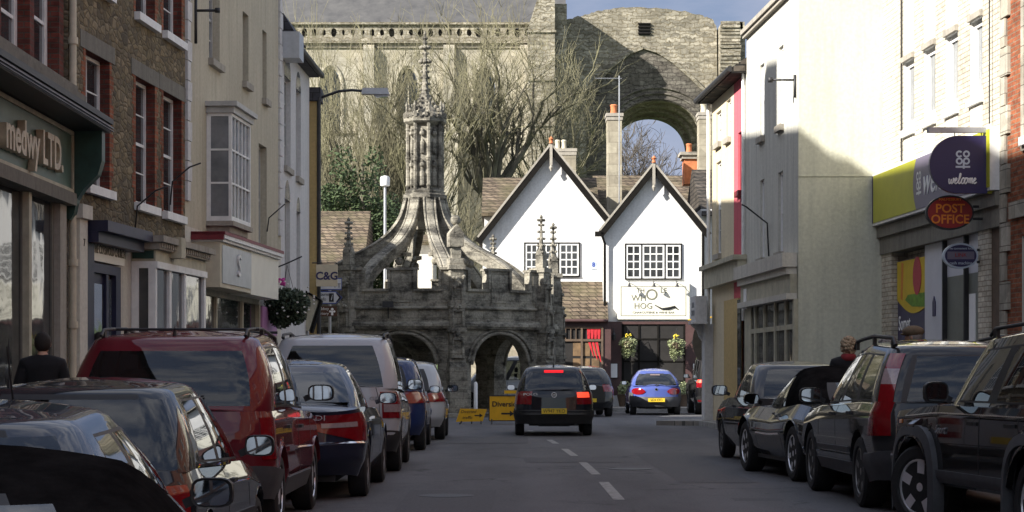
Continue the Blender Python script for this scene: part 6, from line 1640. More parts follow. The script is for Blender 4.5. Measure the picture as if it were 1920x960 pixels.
# ruined crossing arch
ru=thing('ruined_abbey_arch','tall ragged ruined abbey wall with a great round arch open to the sky','ruin',(0,0,0))
rn=random.Random(4)
base=[(1062,38),(1080,32),(1100,27),(1122,21),(1150,16),(1180,14),(1215,15),(1250,17),(1285,21),(1318,30),(1336,37),(1344,52)]
top=[]
for (x0,y0),(x1,y1) in zip(base,base[1:]):
    for i in range(5): t=i/5; top.append((X(lerp(x0,x1,t)+rn.uniform(-1,1)),Z(lerp(y0,y1,t)+rn.uniform(-1.8,1.2))))
top.append((X(1344),Z(54)))
cx=X(1232); hw=88/s_; zc=Z(280)
hole=archpts(cx,hw,zc,Z(189),6.0,24,.85)
m=MB(); m.plate([(X(1062),-1)]+top+[(X(1350),-1)],[hole],D,D+1.3); m.build('wall','ruin_stone',ru)
for i,(k,y0,y1) in enumerate(((.93,D+1.3,D+2.4),(.87,D+2.4,D+3.6),(.81,D+3.6,D+5.0))):
    m=MB(); m.plate([(X(1100),-1),(X(1100),Z(120)),(X(1345),Z(120)),(X(1345),-1)],[archpts(cx-.1*i,hw*k,zc,Z(189)-hw*(1-k)*1.0,6.0,24,.85)],y0,y1); m.build('arch_order','ruin_stone',ru)
m=MB(); hs=[(1122,152),(1150,122),(1180,100),(1206,89),(1232,97),(1262,116),(1296,146),(1320,170),(1338,196)]
for (p,q) in zip(hs,hs[1:]): m.obox((X(p[0]),D-.12,Z(p[1])),(X(q[0]),D-.12,Z(q[1])),.26,.22)
m.build('roof_scar','ruin_stone',ru)
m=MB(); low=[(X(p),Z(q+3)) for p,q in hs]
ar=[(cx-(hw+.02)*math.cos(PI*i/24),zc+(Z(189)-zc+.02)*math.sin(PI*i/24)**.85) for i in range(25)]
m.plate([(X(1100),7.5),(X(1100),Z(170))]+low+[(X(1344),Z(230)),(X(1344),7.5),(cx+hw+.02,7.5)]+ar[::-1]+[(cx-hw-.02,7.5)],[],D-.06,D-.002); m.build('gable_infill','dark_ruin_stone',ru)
m=MB()
for k in range(3): m.tube([(x*(1)+0,D-.08-.02*k,z) for x,z in [(cx-(hw+.12+.35*k)*math.cos(PI*i/24),zc+(Z(189)-zc+.12+.35*k)*math.sin(PI*i/24)**.88) for i in range(25)]],.07,6)
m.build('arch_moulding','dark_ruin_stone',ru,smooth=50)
m=MB(); m.box(X(1197),X(1219),D-.05,D-.001,Z(66),Z(43)); v=m.build('vent_opening','dark_interior',ru)
m=MB()
for i in range(4): m.box(X(1196),X(1220),D-.14,D-.051,Z(64-6*i),Z(62-6*i))
m.build('louvre','black_timber',v)
m=MB(); m.box(X(1347),X(1384),D-1.2,D+2,-1,Z(52)); m.box(X(1384),X(1397),D-.1,D+2,-1,Z(60)); 
py=46
while py<200:
    e=rn.uniform(-1,2.5); h=rn.uniform(3.5,6); m.box(X(1347-e*.5),X(1384+e*.6),D-1.2-rn.uniform(.02,.2),D-1.19,Z(py+h),Z(py)); py+=h+rn.uniform(1.2,2.5)
for i in range(12): px=rn.uniform(1348,1392); m.box(X(px-3),X(px+3),D-.8,D+.5,Z(56),Z(rn.uniform(44,50)))
m.build('broken_buttress','ruin_stone',ru)
# ---------------------------------------------------------------- trees
def tree(name,label,base,stems,L0,r0,levels,seed,mat='twig',bark='bark',trunkh=0,trunkr=.4,group=None,up=.25,spread=.5,kids=(3,4),shrink=.72,minr=.011,segs=5,wig=.12,sidek=3):
    rn=random.Random(seed); root=thing(name,label,'tree',base,0,group)
    tr=MB(); tw=MB()
    def grow(p,d,L,r,lev):
        pts=[p]; rr=[r]; q=p.copy(); dd=d.copy(); r_end=r*.62
        dirs=[]
        for i in range(segs):
            dd=(dd+Vector((rn.gauss(0,wig),rn.gauss(0,wig),rn.gauss(0,wig)+up*.16))).normalized()
            q=q+dd*L/segs; pts.append(q.copy()); rr.append(lerp(r,r_end,(i+1)/segs)); dirs.append(dd.copy())
        big=r>.05
        (tr if big else tw).tube(pts,rr,7 if r>.12 else (5 if big else 3),cap=False)
        if lev<=0: return
        n=rn.randint(*kids)
        for k in range(n+sidek):
            if k<n: i=segs; 
            else: i=rn.randint(max(1,segs//3),segs-1)
            b=pts[i]; bd=dirs[i-1]
            ax=bd.orthogonal().normalized(); ax=Matrix.Rotation(rn.uniform(0,2*PI),3,bd)@ax
            nd=(bd+ax*rn.uniform(spread*.5,spread*1.25)).normalized()
            f=rn.uniform(.85,1.1)*shrink*(1 if k<n else .85)
            grow(b,nd,L*f,max(minr,rr[i]*rn.uniform(.55,.75)),lev-1)
    p0=Vector((0,0,0))
    if trunkh:
        pts=[Vector((rn.gauss(0,.06)*i,rn.gauss(0,.06)*i,trunkh*i/5)) for i in range(6)]; tr.tube(pts,[trunkr*lerp(1.15,.8,i/5) for i in range(6)],9); p0=pts[-1]
    for k in range(stems):
        a=2*PI*k/stems+rn.uniform(-.3,.3); ti=rn.uniform(.12,.75)*spread*1.6
        grow(p0+Vector((rn.uniform(-.2,.2),rn.uniform(-.2,.2),-.15)),Vector((math.cos(a)*ti,math.sin(a)*ti*.7,1)).normalized(),L0*rn.uniform(.8,1.1),r0*rn.uniform(.6,1),levels)
    tr.build('trunk',bark,root,fix=False,smooth=True); tw.build('twigs',mat,root,fix=False)
    return root
def leaves(m,c,rad_,n,size,rn,gap=.25,flat=0):
    for i in range(n):
        v=Vector((rn.gauss(0,1),rn.gauss(0,1),rn.gauss(0,1))).normalized()*(rn.random()**.45)
        p=Vector((c[0]+v.x*rad_[0],c[1]+v.y*rad_[1],c[2]+v.z*rad_[2]))
        if noise.noise(p*1.3/max(rad_)*3+Vector((7,3,1)))<-gap: continue
        a=Vector((rn.gauss(0,1),rn.gauss(0,1),rn.gauss(0,1))).normalized(); b=a.orthogonal().normalized(); s=size*rn.uniform(.6,1.3)
        m.quad([p-a*s,p+b*s*.5,p+a*s,p-b*s*.5])
tree('bare_tree','bare upright many-stemmed tree filling the space left of the spire',(-6.6,97,0),9,6.0,.17,4,21,trunkh=2.4,trunkr=.5,spread=.36,kids=(2,2),sidek=3,up=.34,wig=.06,shrink=.70,minr=.011)
tree('bare_tree','second bare tree with crossing upright limbs just left of the spire',(-4.6,99,0),6,5.4,.17,4,23,trunkh=4.4,trunkr=.38,spread=.5,kids=(2,2),sidek=2,up=.22,wig=.10,shrink=.70,minr=.011)
tree('bare_tree','bare spreading tree right of the spire with thick forked limbs',(-1.2,100,0),8,4.5,.25,4,5,trunkh=9.4,trunkr=.50,spread=.66,kids=(2,2),sidek=2,up=.2,wig=.08,shrink=.68,minr=.011)
tree('bare_tree','bare leaning tree in front of the abbey stair turret',(1.7,103,0),6,4.2,.16,4,9,trunkh=8.0,trunkr=.3,spread=.55,kids=(2,2),sidek=2,up=.22,wig=.10,shrink=.70,minr=.011)
tree('bare_tree','thin bare tree at the far left edge beside the white building',(-9.6,99,0),6,5.0,.13,4,31,trunkh=3.0,trunkr=.3,spread=.45,kids=(2,2),sidek=2,up=.3,wig=.08,minr=.011)
tree('bare_tree','dark bare tree seen through the ruined abbey arch',(9.9,152,6),8,4.6,.15,4,14,mat='twig_dark',bark='twig_dark',trunkh=3.5,trunkr=.35,spread=.6,kids=(2,3),sidek=2,up=.15,minr=.018)
tree('bare_tree','tangled brown saplings just right of the carved lantern',(-3.0,90,0),9,2.6,.06,3,44,mat='twig',trunkh=3.4,trunkr=.2,spread=.45,kids=(2,3),sidek=2,up=.3,wig=.09)
rn=random.Random(77)
b=thing('evergreen_bush','dense green ivy-covered bush behind the street lamp','bush',(-6.3,88,0))
m=MB()
for (x,y,z,r1,r2,n) in ((-1.8,0,6.2,1.5,2.0,2600),(-.2,.5,7.0,1.6,2.2,3000),(.9,0,5.6,1.3,2.3,2600),(-.6,.3,9.0,1.3,1.2,700),(-1.1,0,10.4,.7,.8,160),(.3,.2,10.2,.5,1.1,180),(-1.6,.2,8.6,.8,1.0,600),(1.0,.1,8.2,.7,1.0,450)): leaves(m,(x,y,z),(r1,1.3,r2),int(n*1.7),.10,rn)
m.build('foliage','ivy',b,fix=False)
m=MB(); 
for (x,z) in ((-1.5,6),(-.2,10.5),(.8,6)): m.tube([(x*.3,0,0),(x*.7,0,z*.5),(x,0,z)],[.22,.15,.05],6)
m.build('trunk','bark',b)
b=thing('evergreen_bush','low olive undergrowth at the foot of the right bare tree','bush',(-2.4,92,0))
m=MB()
for (x,z,r1,r2,n) in ((-1.2,4.6,1.1,1.8,1300),(.6,4.2,1.0,1.6,1100),(1.7,5.2,.7,1.2,500)): leaves(m,(x,0,z),(r1,1.0,r2),n,.09,rn)
m.build('foliage','olive_leaf',b,fix=False)
m=MB(); m.tube([(0,0,0),(.1,0,2.5),(.4,0,5)],[.2,.15,.05],6); m.build('trunk','bark',b)
# bank below the abbey
m=MB(); n=24
for j in range(6):
    for i in range(n+1):
        x=lerp(-60,60,i/n); y=lerp(86,128,j/5); m.v.append((x,y,lerp(-.2,4.2,sstep(j/4))+noise.noise(Vector((x*.1,y*.1,0)))*.6))
for j in range(5):
    for i in range(n): m.f.append((j*(n+1)+i,j*(n+1)+i+1,(j+1)*(n+1)+i+1,(j+1)*(n+1)+i)); m.m.append(0)
struct(m.build('bank','grass',fix=False,smooth=True))
# ---------------------------------------------------------------- street things
def sph(o): return o
# wall lamp on the left corner
Dl=51.6; x0=xp(594,Dl); z0=zp_(188,Dl)
o=thing('street_lamp','grey street lantern on a long curved arm at the left street corner','street lamp',(x0,Dl,z0))
m=MB(); dx=lambda px:xp(px,Dl)-x0; dz=lambda py:zp_(py,Dl)-z0
m.tube([(-.12,0,-.02),(dx(610),0,dz(180)),(dx(635),0,dz(171)),(dx(660),0,dz(169)),(dx(682),0,dz(171))],.035,8); m.box(-.14,-.02,-.05,.05,-.25,.2); m.build('arm','iron',o,smooth=40)
m=MB(); a,b=dx(678),dx(731)
m.plate([(a,dz(177)),(a+.03,dz(166)),(b-.06,dz(166)),(b,dz(178))],[],-.14,.14); m.build('lamp_housing','galvanised',o)
m=MB(); m.plate([(lerp(a,b,.42),dz(178)-.001),(lerp(a,b,.5),dz(183)),(b-.06,dz(182)),(b-.02,dz(178)-.001)],[],-.11,.11); m.build('lamp_lens','pale_glass',o)
# lamp post behind the cross
Dl=74; o=thing('street_lamp','tall lamp post with a white drum head rising behind the market cross','street lamp',(xp(722,Dl),Dl,0))
z=zp_(348,Dl); m=MB(); m.tube([(0,0,0),(0,0,1.2),(0,0,z)],[.09,.07,.05],8); m.build('pole','galvanised',o,smooth=40)
m=MB(); m.lathe([(.15,-.02),(.17,0),(.18,.26),(.15,.33),(.05,.36)],14,(0,0,z)); m.build('lamp_head','white_paint',o,smooth=40)
# direction sign post
Dp=55.0; o=thing('direction_sign','blue and white direction sign stack with a brown tourist sign at left corner','sign',(xp(618,Dp),Dp,0))
X=lambda px: xp(px,Dp)-xp(618,Dp); Z=lambda py: zp_(py,Dp)
m=MB(); m.tube([(0,.06,0),(0,.06,Z(510))],.04,8); m.build('pole','galvanised',o)
def board(nm,mat,x0,x1,y0,y1,arrow=0,edge=None):
    a,b,c,d=X(x0),X(x1),Z(y1),Z(y0); t=(d-c)/2
    pts=[(a,c),(b,c),(b+(t if arrow>0 else 0),(c+d)/2),(b,d),(a,d),(a-(t if arrow<0 else 0),(c+d)/2)]
    m=MB(); m.plate(pts,[],-.02,.0); p=m.build(nm,'road_sign_blue' if mat!='road_sign_brown' else mat,o)
    e=.03; pts2=[(a+e*.5,c+e),(b-e*.5,c+e),(b+(t-e*1.3 if arrow>0 else -e*.5),(c+d)/2),(b-e*.5,d-e),(a+e*.5,d-e),(a-(t-e*1.3 if arrow<0 else -e*.5),(c+d)/2)]
    if mat!='road_sign_brown': m=MB(); m.plate(pts2,[],-.026,-.021); m.build('sign_face','road_sign_white',p)
    return p
p=board('sign_board','road_sign_white',596,641,521,544,-1)
text('sign_text','PT',.16,'black_letter',p,(X(633),-.03,Z(536))); 
m=MB(); m.plate([(X(589),Z(532)),(X(594),Z(525)),(X(597),Z(525)),(X(592.5),Z(532)),(X(597),Z(540)),(X(594),Z(540))],[],-.03,-.0265); m.build('arrow','black_letter',p)
p=board('sign_board','road_sign_white',597,630,546,570,1)
text('sign_text','Tourist',.13,'black_letter',p,(X(607),-.03,Z(552)),sx=.75); text('sign_text','Info',.13,'black_letter',p,(X(606),-.03,Z(561)),sx=.8)
m=MB(); m.box(X(617),X(626),-.031,-.0265,Z(566),Z(550)); q=m.build('info_panel','black_letter',p); text('sign_text','i',.22,'road_sign_white',q,(X(621.5),-.034,Z(558)),shear=.2)
m=MB(); m.plate([(X(640),Z(558)),(X(633),Z(550)),(X(630),Z(550)),(X(636),Z(558)),(X(630),Z(566)),(X(633),Z(566))],[],-.031,-.0265); m.build('arrow','black_letter',p)
p=board('sign_board','road_sign_brown',596,632,574,593,0)
text('sign_text','Abbey',.11,'paper',p,(X(607),-.028,Z(579))); text('sign_text','Priory',.11,'paper',p,(X(607),-.028,Z(588)))
m=MB(); m.box(X(623)-.03,X(623)+.03,-.03,-.021,Z(591),Z(583)); m.sphere((X(623),-.025,Z(580)),.04,8,5,sc=(1,.2,1)); m.sphere((X(619),-.025,Z(584)),.03,8,5,sc=(1,.2,1)); m.sphere((X(627),-.025,Z(584)),.03,8,5,sc=(1,.2,1)); m.build('rose_symbol','paper',p)
# estate agent hanging sign
Dp=50.6; o=thing('hanging_sign','tan square hanging sign lettered C and G above the direction signs','sign',(xp(594,Dp),Dp,0))
X=lambda px: xp(px,Dp)-xp(594,Dp); Z=lambda py: zp_(py,Dp)
m=MB(); m.box(X(593),X(633),-.03,.03,Z(537),Z(496)); p=m.build('sign_board','tan_board',o)
text('sign_text','C&G',.27,'coop_navy',p,(X(613),-.035,Z(518)),bold=.008)
m=MB(); m.tube([(-.12,0,Z(493)),(X(632),0,Z(493))],.015,6); m.build('bracket','iron',o)
# gable shaped board under the basket at the corner
Dp=50.9; o=thing('projecting_sign','angled cream projecting sign under the hanging basket at the left corner','sign',(xp(585,Dp),Dp,0))
X=lambda px: xp(px,Dp)-xp(585,Dp)
m=MB(); m.plate([(X(550),zp_(610,Dp)),(X(582),zp_(622,Dp)),(X(600),zp_(565,Dp)),(X(570),zp_(545,Dp))],[],-.35,.0); m.build('sign_board','old_cream_paint',o); m=MB(); m.obox((X(568),-.2,zp_(543,Dp)),(X(603),-.2,zp_(564,Dp)),.45,.05); m.obox((X(604),-.2,zp_(564,Dp)),(X(586),-.2,zp_(625,Dp)),.45,.05); m.build('sign_edge','black_timber',o)
# supermarket hanging signs
Ws=Wall(E1,F1,None,None)
def hang(name,label,px_edge,D_):
    return thing(name,label,'sign',(xp(px_edge,D_),D_,0))
Dh=32.3
o=hang('hanging_sign','navy hanging supermarket sign with white four ring emblem and rounded left end',1845,Dh); x0=xp(1845,Dh)
X=lambda px: xp(px,Dh)-x0; Z=lambda py: zp_(py,Dh)
cz=(Z(255)+Z(363))/2; h=(Z(255)-Z(363))/2; ax=X(1795); rx=X(1795)-X(1742)
pts=[(X(1850),cz-h)]+[(X(1850),cz+h)]+[(ax-rx*math.sin(PI*i/20),cz+h*math.cos(PI*i/20)) for i in range(21)]
m=MB(); m.plate(pts,[],-.05,.05); bd=m.build('sign_board','coop_navy',o)
coop_logo(bd,X(1804),Z(296),.115,-.054,'sign_blue_white')
# handwritten word
def script(s,parent,x,z,h,y,mat,r):
    G={'w':[(0,.9),(.05,.3),(.2,0),(.38,.25),(.42,.8),(.45,.25),(.6,0),(.8,.3),(.82,.95),(1.0,.75)],'e':[(0,.2),(.25,.45),(.5,.8),(.35,1.0),(.15,.7),(.15,.25),(.4,0),(.75,.3)],
       'l':[(0,.3),(.3,1.0),(.4,1.7),(.25,1.8),(.18,1.2),(.15,.3),(.35,0),(.6,.3)],'c':[(0,.3),(.2,.8),(.5,1.0),(.25,1.0),(.05,.5),(.25,0),(.6,.25)],
       'o':[(0,.6),(.2,1.0),(.5,.9),(.6,.5),(.4,.05),(.15,.1),(.1,.6),(.35,1.0),(.75,.85)],'m':[(0,.8),(.1,.9),(.15,.1),(.16,.6),(.35,1.0),(.42,.7),(.43,.1),(.5,.7),(.68,1.0),(.75,.6),(.75,.1),(.9,.1)]}
    m=MB(); cx=0; path=[]
    for ch in s:
        g=G[ch]; 
        for (a,b) in g: path.append((cx+a*.95,b))
        cx+=max(a for a,b in g)*.92+.02
    n=len(path); fine=[]
    for i in range(n-1):
        p0,p1,p2,p3=path[max(i-1,0)],path[i],path[i+1],path[min(i+2,n-1)]
        for j in range(4):
            t=j/4; fine.append(tuple(.5*((2*p1[q])+(-p0[q]+p2[q])*t+(2*p0[q]-5*p1[q]+4*p2[q]-p3[q])*t*t+(-p0[q]+3*p1[q]-3*p2[q]+p3[q])*t**3) for q in (0,1)))
    fine.append(path[-1])
    m.tube([(x+(a+b*.12)*h,y,z+b*h) for a,b in fine],r,5); return m.build('sign_script',mat,parent)
script('welcome',bd,X(1777),Z(345),.088,-.056,'paper',.011)
m=MB(); m.box(X(1851),X(1862),-.05,.05,cz-h,cz+h); m.build('lime_edge','coop_lime',bd)
m=MB(); m.box(X(1862),X(1880),-.06,.06,Z(358),Z(238)); m.box(X(1741),X(1862),-.04,.04,Z(249),Z(239)); m.tube([(X(1741),0,Z(249)),(X(1741),0,Z(239))],.03,8); m.build('bracket','galvanised',o)
m=MB()
for px in (1790,1840): m.tube([(X(px),0,Z(256)),(X(px),0,Z(249))],.008,5)
m.build('hanger','iron',o)
def oval(name,label,D_,cx,cy,rx,ry,face,rim,edge):
    x0=xp(edge,D_); o=thing(name,label,'sign',(x0,D_,0)); X=xp(cx,D_)-x0; Zc=zp_(cy,D_); a=rx*D_/F; b=ry*D_/F
    m=MB(); m.plate([(X+a*math.cos(t*PI/20),Zc+b*math.sin(t*PI/20)) for t in range(40)],[],-.05,.05); r=m.build('sign_rim',rim,o)
    m=MB(); m.plate([(X+(a-.03)*math.cos(t*PI/20),Zc+(b-.03)*math.sin(t*PI/20)) for t in range(40)],[],-.058,-.051); f=m.build('sign_face',face,r)
    m=MB(); m.box(X+a-.01,.12,-.02,.02,Zc-.12,Zc-.08); m.box(X+a-.01,.12,-.02,.02,Zc+.08,Zc+.12); m.build('bracket','iron',o)
    return f,X,Zc
f,X_,Zc=oval('hanging_sign','red oval hanging sign reading POST OFFICE in orange letters',33.0,1780,399,45,32.5,'post_red','black_paint',1838)
text('sign_text','POST',.20,'post_orange',f,(X_+.0,-.062,Zc+.06),bold=.004,sx=1.0); text('sign_text','OFFICE',.20,'post_orange',f,(X_,-.062,Zc-.115),bold=.004,sx=.97); text('sign_text','MALMESBURY',.06,'post_orange',f,(X_,-.062,Zc+.21))
f,X_,Zc=oval('hanging_sign','dark blue oval hanging cash machine sign beneath the post office sign',33.3,1800,480,33,24,'coop_navy','sign_blue_white',1842)
text('sign_text','The convenient local',.05,'sign_blue_white',f,(X_,-.062,Zc+.12)); text('sign_text','cash machine',.07,'sign_blue_white',f,(X_,-.062,Zc-.12)); m=MB(); m.box(X_-.22,X_+.22,-.061,-.0585,Zc-.055,Zc+.07); q=m.build('sign_panel','coop_lilac',f); text('sign_text','LINK',.09,'post_red',q,(X_,-.064,Zc+.01))
o=thing('security_camera','small white security camera on the brick pier under the supermarket fascia','camera',(xp(1835,34.3),34.3,zp_(450,34.3)))
m=MB(); m.lathe([(.07,-.14),(.06,.08),(.03,.14)],10); m.tube([(0,0,.12),(.1,.1,.2),(.25,.2,.2)],.02,6); m.build('housing','white_paint',o,smooth=40)
# diversion signs and barrier
Ds=52.0
o=thing('diversion_sign','square yellow diversion sign standing upright behind the moving black car','sign',(xp(945,Ds),Ds,0)); X=lambda px: xp(px,Ds)-xp(945,Ds); Z=lambda py: zp_(py,Ds)
m=MB(); m.box(X(918),X(975),-.02,.02,Z(788),Z(743)); b=m.build('sign_board','diversion_yellow',o); e=.012
m=MB(); a0,a1,c0,c1=X(918),X(975),Z(788),Z(743)
for q in ((a0-e,a1+e,c1,c1+e*2),(a0-e,a1+e,c0-e*2,c0),(a0-e*2,a0,c0,c1),(a1,a1+e*2,c0,c1)): m.box(q[0],q[1],-.03,.03,q[2],q[3])
m.build('sign_frame','iron',b)
text('sign_text','Diversion',.185,'black_letter',b,(X(921)+.02,-.025,Z(758)),align='LEFT',sx=1.0,bold=.004)
m=MB(); m.box(X(940),X(957),-.028,-.021,Z(777),Z(774)); m.plate([(X(956),Z(781)),(X(964),Z(775.5)),(X(956),Z(770))],[],-.028,-.021); m.build('arrow','black_letter',b)
m=MB()
for px in (922,970): m.obox((X(px),-.25,0),(X(px),.0,Z(786)),.03,.03); m.obox((X(px),.3,0),(X(px),.0,Z(760)),.03,.03)
m.build('stand','iron',o)
o=thing('diversion_sign','low yellow closure sign leaning left of the upright diversion sign','sign',(xp(882,Ds),Ds,0)); X=lambda px: xp(px,Ds)-xp(882,Ds)
m=MB(); m.plate([(X(855),Z(791)),(X(905),Z(790)),(X(913),Z(767)),(X(863),Z(766))],[],-.02,.02); b=m.build('sign_board','diversion_yellow',o)
text('sign_text','Diverted',.11,'black_letter',b,(X(878),-.024,Z(772)),shear=.3); text('sign_text','traffic',.11,'black_letter',b,(X(876),-.024,Z(783)),shear=.3)
m=MB(); m.box(X(890),X(900),-.026,-.021,Z(780),Z(778)); m.plate([(X(899),Z(783)),(X(905),Z(779)),(X(899),Z(775))],[],-.026,-.021); m.build('arrow','black_letter',b)
m=MB(); m.obox((X(862),-.1,0),(X(866),.0,Z(790)),.03,.03); m.obox((X(902),-.1,0),(X(902),.0,Z(789)),.03,.03); m.obox((X(884),.35,0),(X(884),.02,Z(775)),.03,.03); m.build('stand','iron',o)
o=thing('diversion_sign','small yellow sign plate beyond the cross arch left of the black car','sign',(xp(957,60),60,0))
m=MB(); m.box(-.18,.18,-.02,.02,zp_(738,60),zp_(732,60)); m.build('sign_board','diversion_yellow',o); m=MB(); m.tube([(0,.03,0),(0,.03,zp_(735,60))],.02,6); m.build('pole','galvanised',o)
o=thing('traffic_bollard','short red and white bollard in the right arch of the cross','bollard',(xp(893,61),60,0))
m=MB(); m.lathe([(.12,0),(.12,.15),(.06,.16),(.055,1.0),(.02,1.05)],10); m.build('post','white_paint',o,smooth=40); m=MB(); m.lathe([(.13,.0),(.13,.18),(.065,.19)],10); m.build('base','lamp_red',o)
o=thing('pavement_railing','green metal railing seen through the right arch of the cross','railing',(xp(880,76),76,0))
m=MB()
for i in range(5): m.tube([(-.3+.15*i,0,.1),(-.3+.15*i,0,1.0)],.02,5)
m.tube([(-.32,0,1.0),(.32,0,1.0)],.03,6); m.build('railing_bars','shop_green',o)
# ---- hanging baskets
def basket(label,loc,r,h,seed,leafm,flowers,n,group=None,trail=1.0):
    o=thing('hanging_basket',label,'flower basket',loc,0,group); rn=random.Random(seed)
    m=MB(); m.lathe([(.02,-.28),(.16,-.22),(.2,-.05),(.21,0)],12); m.build('basket','brown_timber',o)
    m=MB()
    for k in range(3): a=k*2*PI/3; m.tube([(.2*math.cos(a),.2*math.sin(a),0),(0,0,h)],.006,4)
    m.build('chain','iron',o)
    m=MB()
    leaves(m,(0,0,-.05),(r,r*.8,r*.62),n,.05*r/.5,rn,.5); leaves(m,(-r*.25,0,-r*.6*trail),(r*.55,r*.5,r*.65*trail),int(n*.7),.05*r/.5,rn,.4); leaves(m,(r*.45,0,-r*.5*trail),(r*.4,r*.4,r*.6*trail),int(n*.45),.05*r/.5,rn,.3)
    m.build('foliage',leafm,o,fix=False)
    for (mt,c,cnt,sp,sz) in flowers:
        m=MB()
        for i in range(cnt):
            v=Vector((rn.gauss(0,1),rn.gauss(0,1),rn.gauss(0,1))).normalized(); p=Vector((c[0]+v.x*sp,c[1]+v.y*sp-.0,c[2]+v.z*sp*.8))
            m.sphere(p,sz,6,4,sc=(1,1,.7))
        m.build('flowers',mt,o)
    return o
Db=43.6
basket('large dark hanging basket with one pink bloom and white flowers on left wall',(xp(538,Db),Db,zp_(562,Db)),.50,.75,3,'basket_leaf',[('pink_petal',(-.1,-.1,.38),10,.09,.04),('white_petal',(.1,-.1,.0),40,.5,.028)],2600)
m=MB(); Wc=Wall(B1,C1,None,None)
o=thing('basket_bracket','iron arm holding the large hanging basket on the left wall','bracket',(-5.36,Db,zp_(520,Db)))
xx=xp(540,Db)+5.36
m.tube([(-.0,0,0),(xx*.5,0,.2),(xx,0,.31),(xx+.3,0,.45)],.016,6); m.tube([(0,0,.35),(xx*.6,0,.22)],.01,5); m.build('arm','iron',o)
Dq=71.6
basket('trailing pale green hanging basket on the left side of the pub doorway',(xp(1178,Dq),Dq-.1,zp_(640,Dq)),.34,.5,5,'pale_leaf',[('yellow_petal',(0,0,.2),14,.1,.03)],900,None,1.5)
basket('trailing pale green hanging basket on the right side of the pub doorway',(xp(1268,Dq),Dq-.1,zp_(642,Dq)),.33,.5,6,'pale_leaf',[('yellow_petal',(0,0,.2),14,.1,.03)],900,None,1.6)
def planter(label,x,y,seed):
    o=thing('planter',label,'plant pot',(x,y,.13)); rn=random.Random(seed); m=MB(); m.lathe([(.2,0),(.28,.4),(.3,.42),(.26,.43)],12); m.build('pot','brown_timber',o,smooth=40); m=MB(); leaves(m,(0,0,.6),(.3,.3,.3),350,.06,rn,.6); m.build('foliage','pale_leaf',o,fix=False)
planter('small barrel planter of yellow-green plants left of the pub door',xp(1172,71.4),71.4,8); planter('small planter of green plants right of the pub door',xp(1279,71.4),71.4,9)
# satellite-like round sign beside the pub
Dc=60; o=thing('hanging_sign','dark round hanging sign beside the grey end pillar','sign',(xp(1328,Dc),Dc,0))
m=MB(); m.lathe([(.42,-.04),(.42,.04)],24,(xp(1316,Dc)-xp(1328,Dc),0,zp_(640,Dc)),axis='y',sx=.65,sy=1.35); m.build('sign_board','black_timber',o); m=MB(); m.tube([(-.6,0,zp_(600,Dc)),(.5,0,zp_(592,Dc))],.02,6); m.build('bracket','diversion_yellow',o)
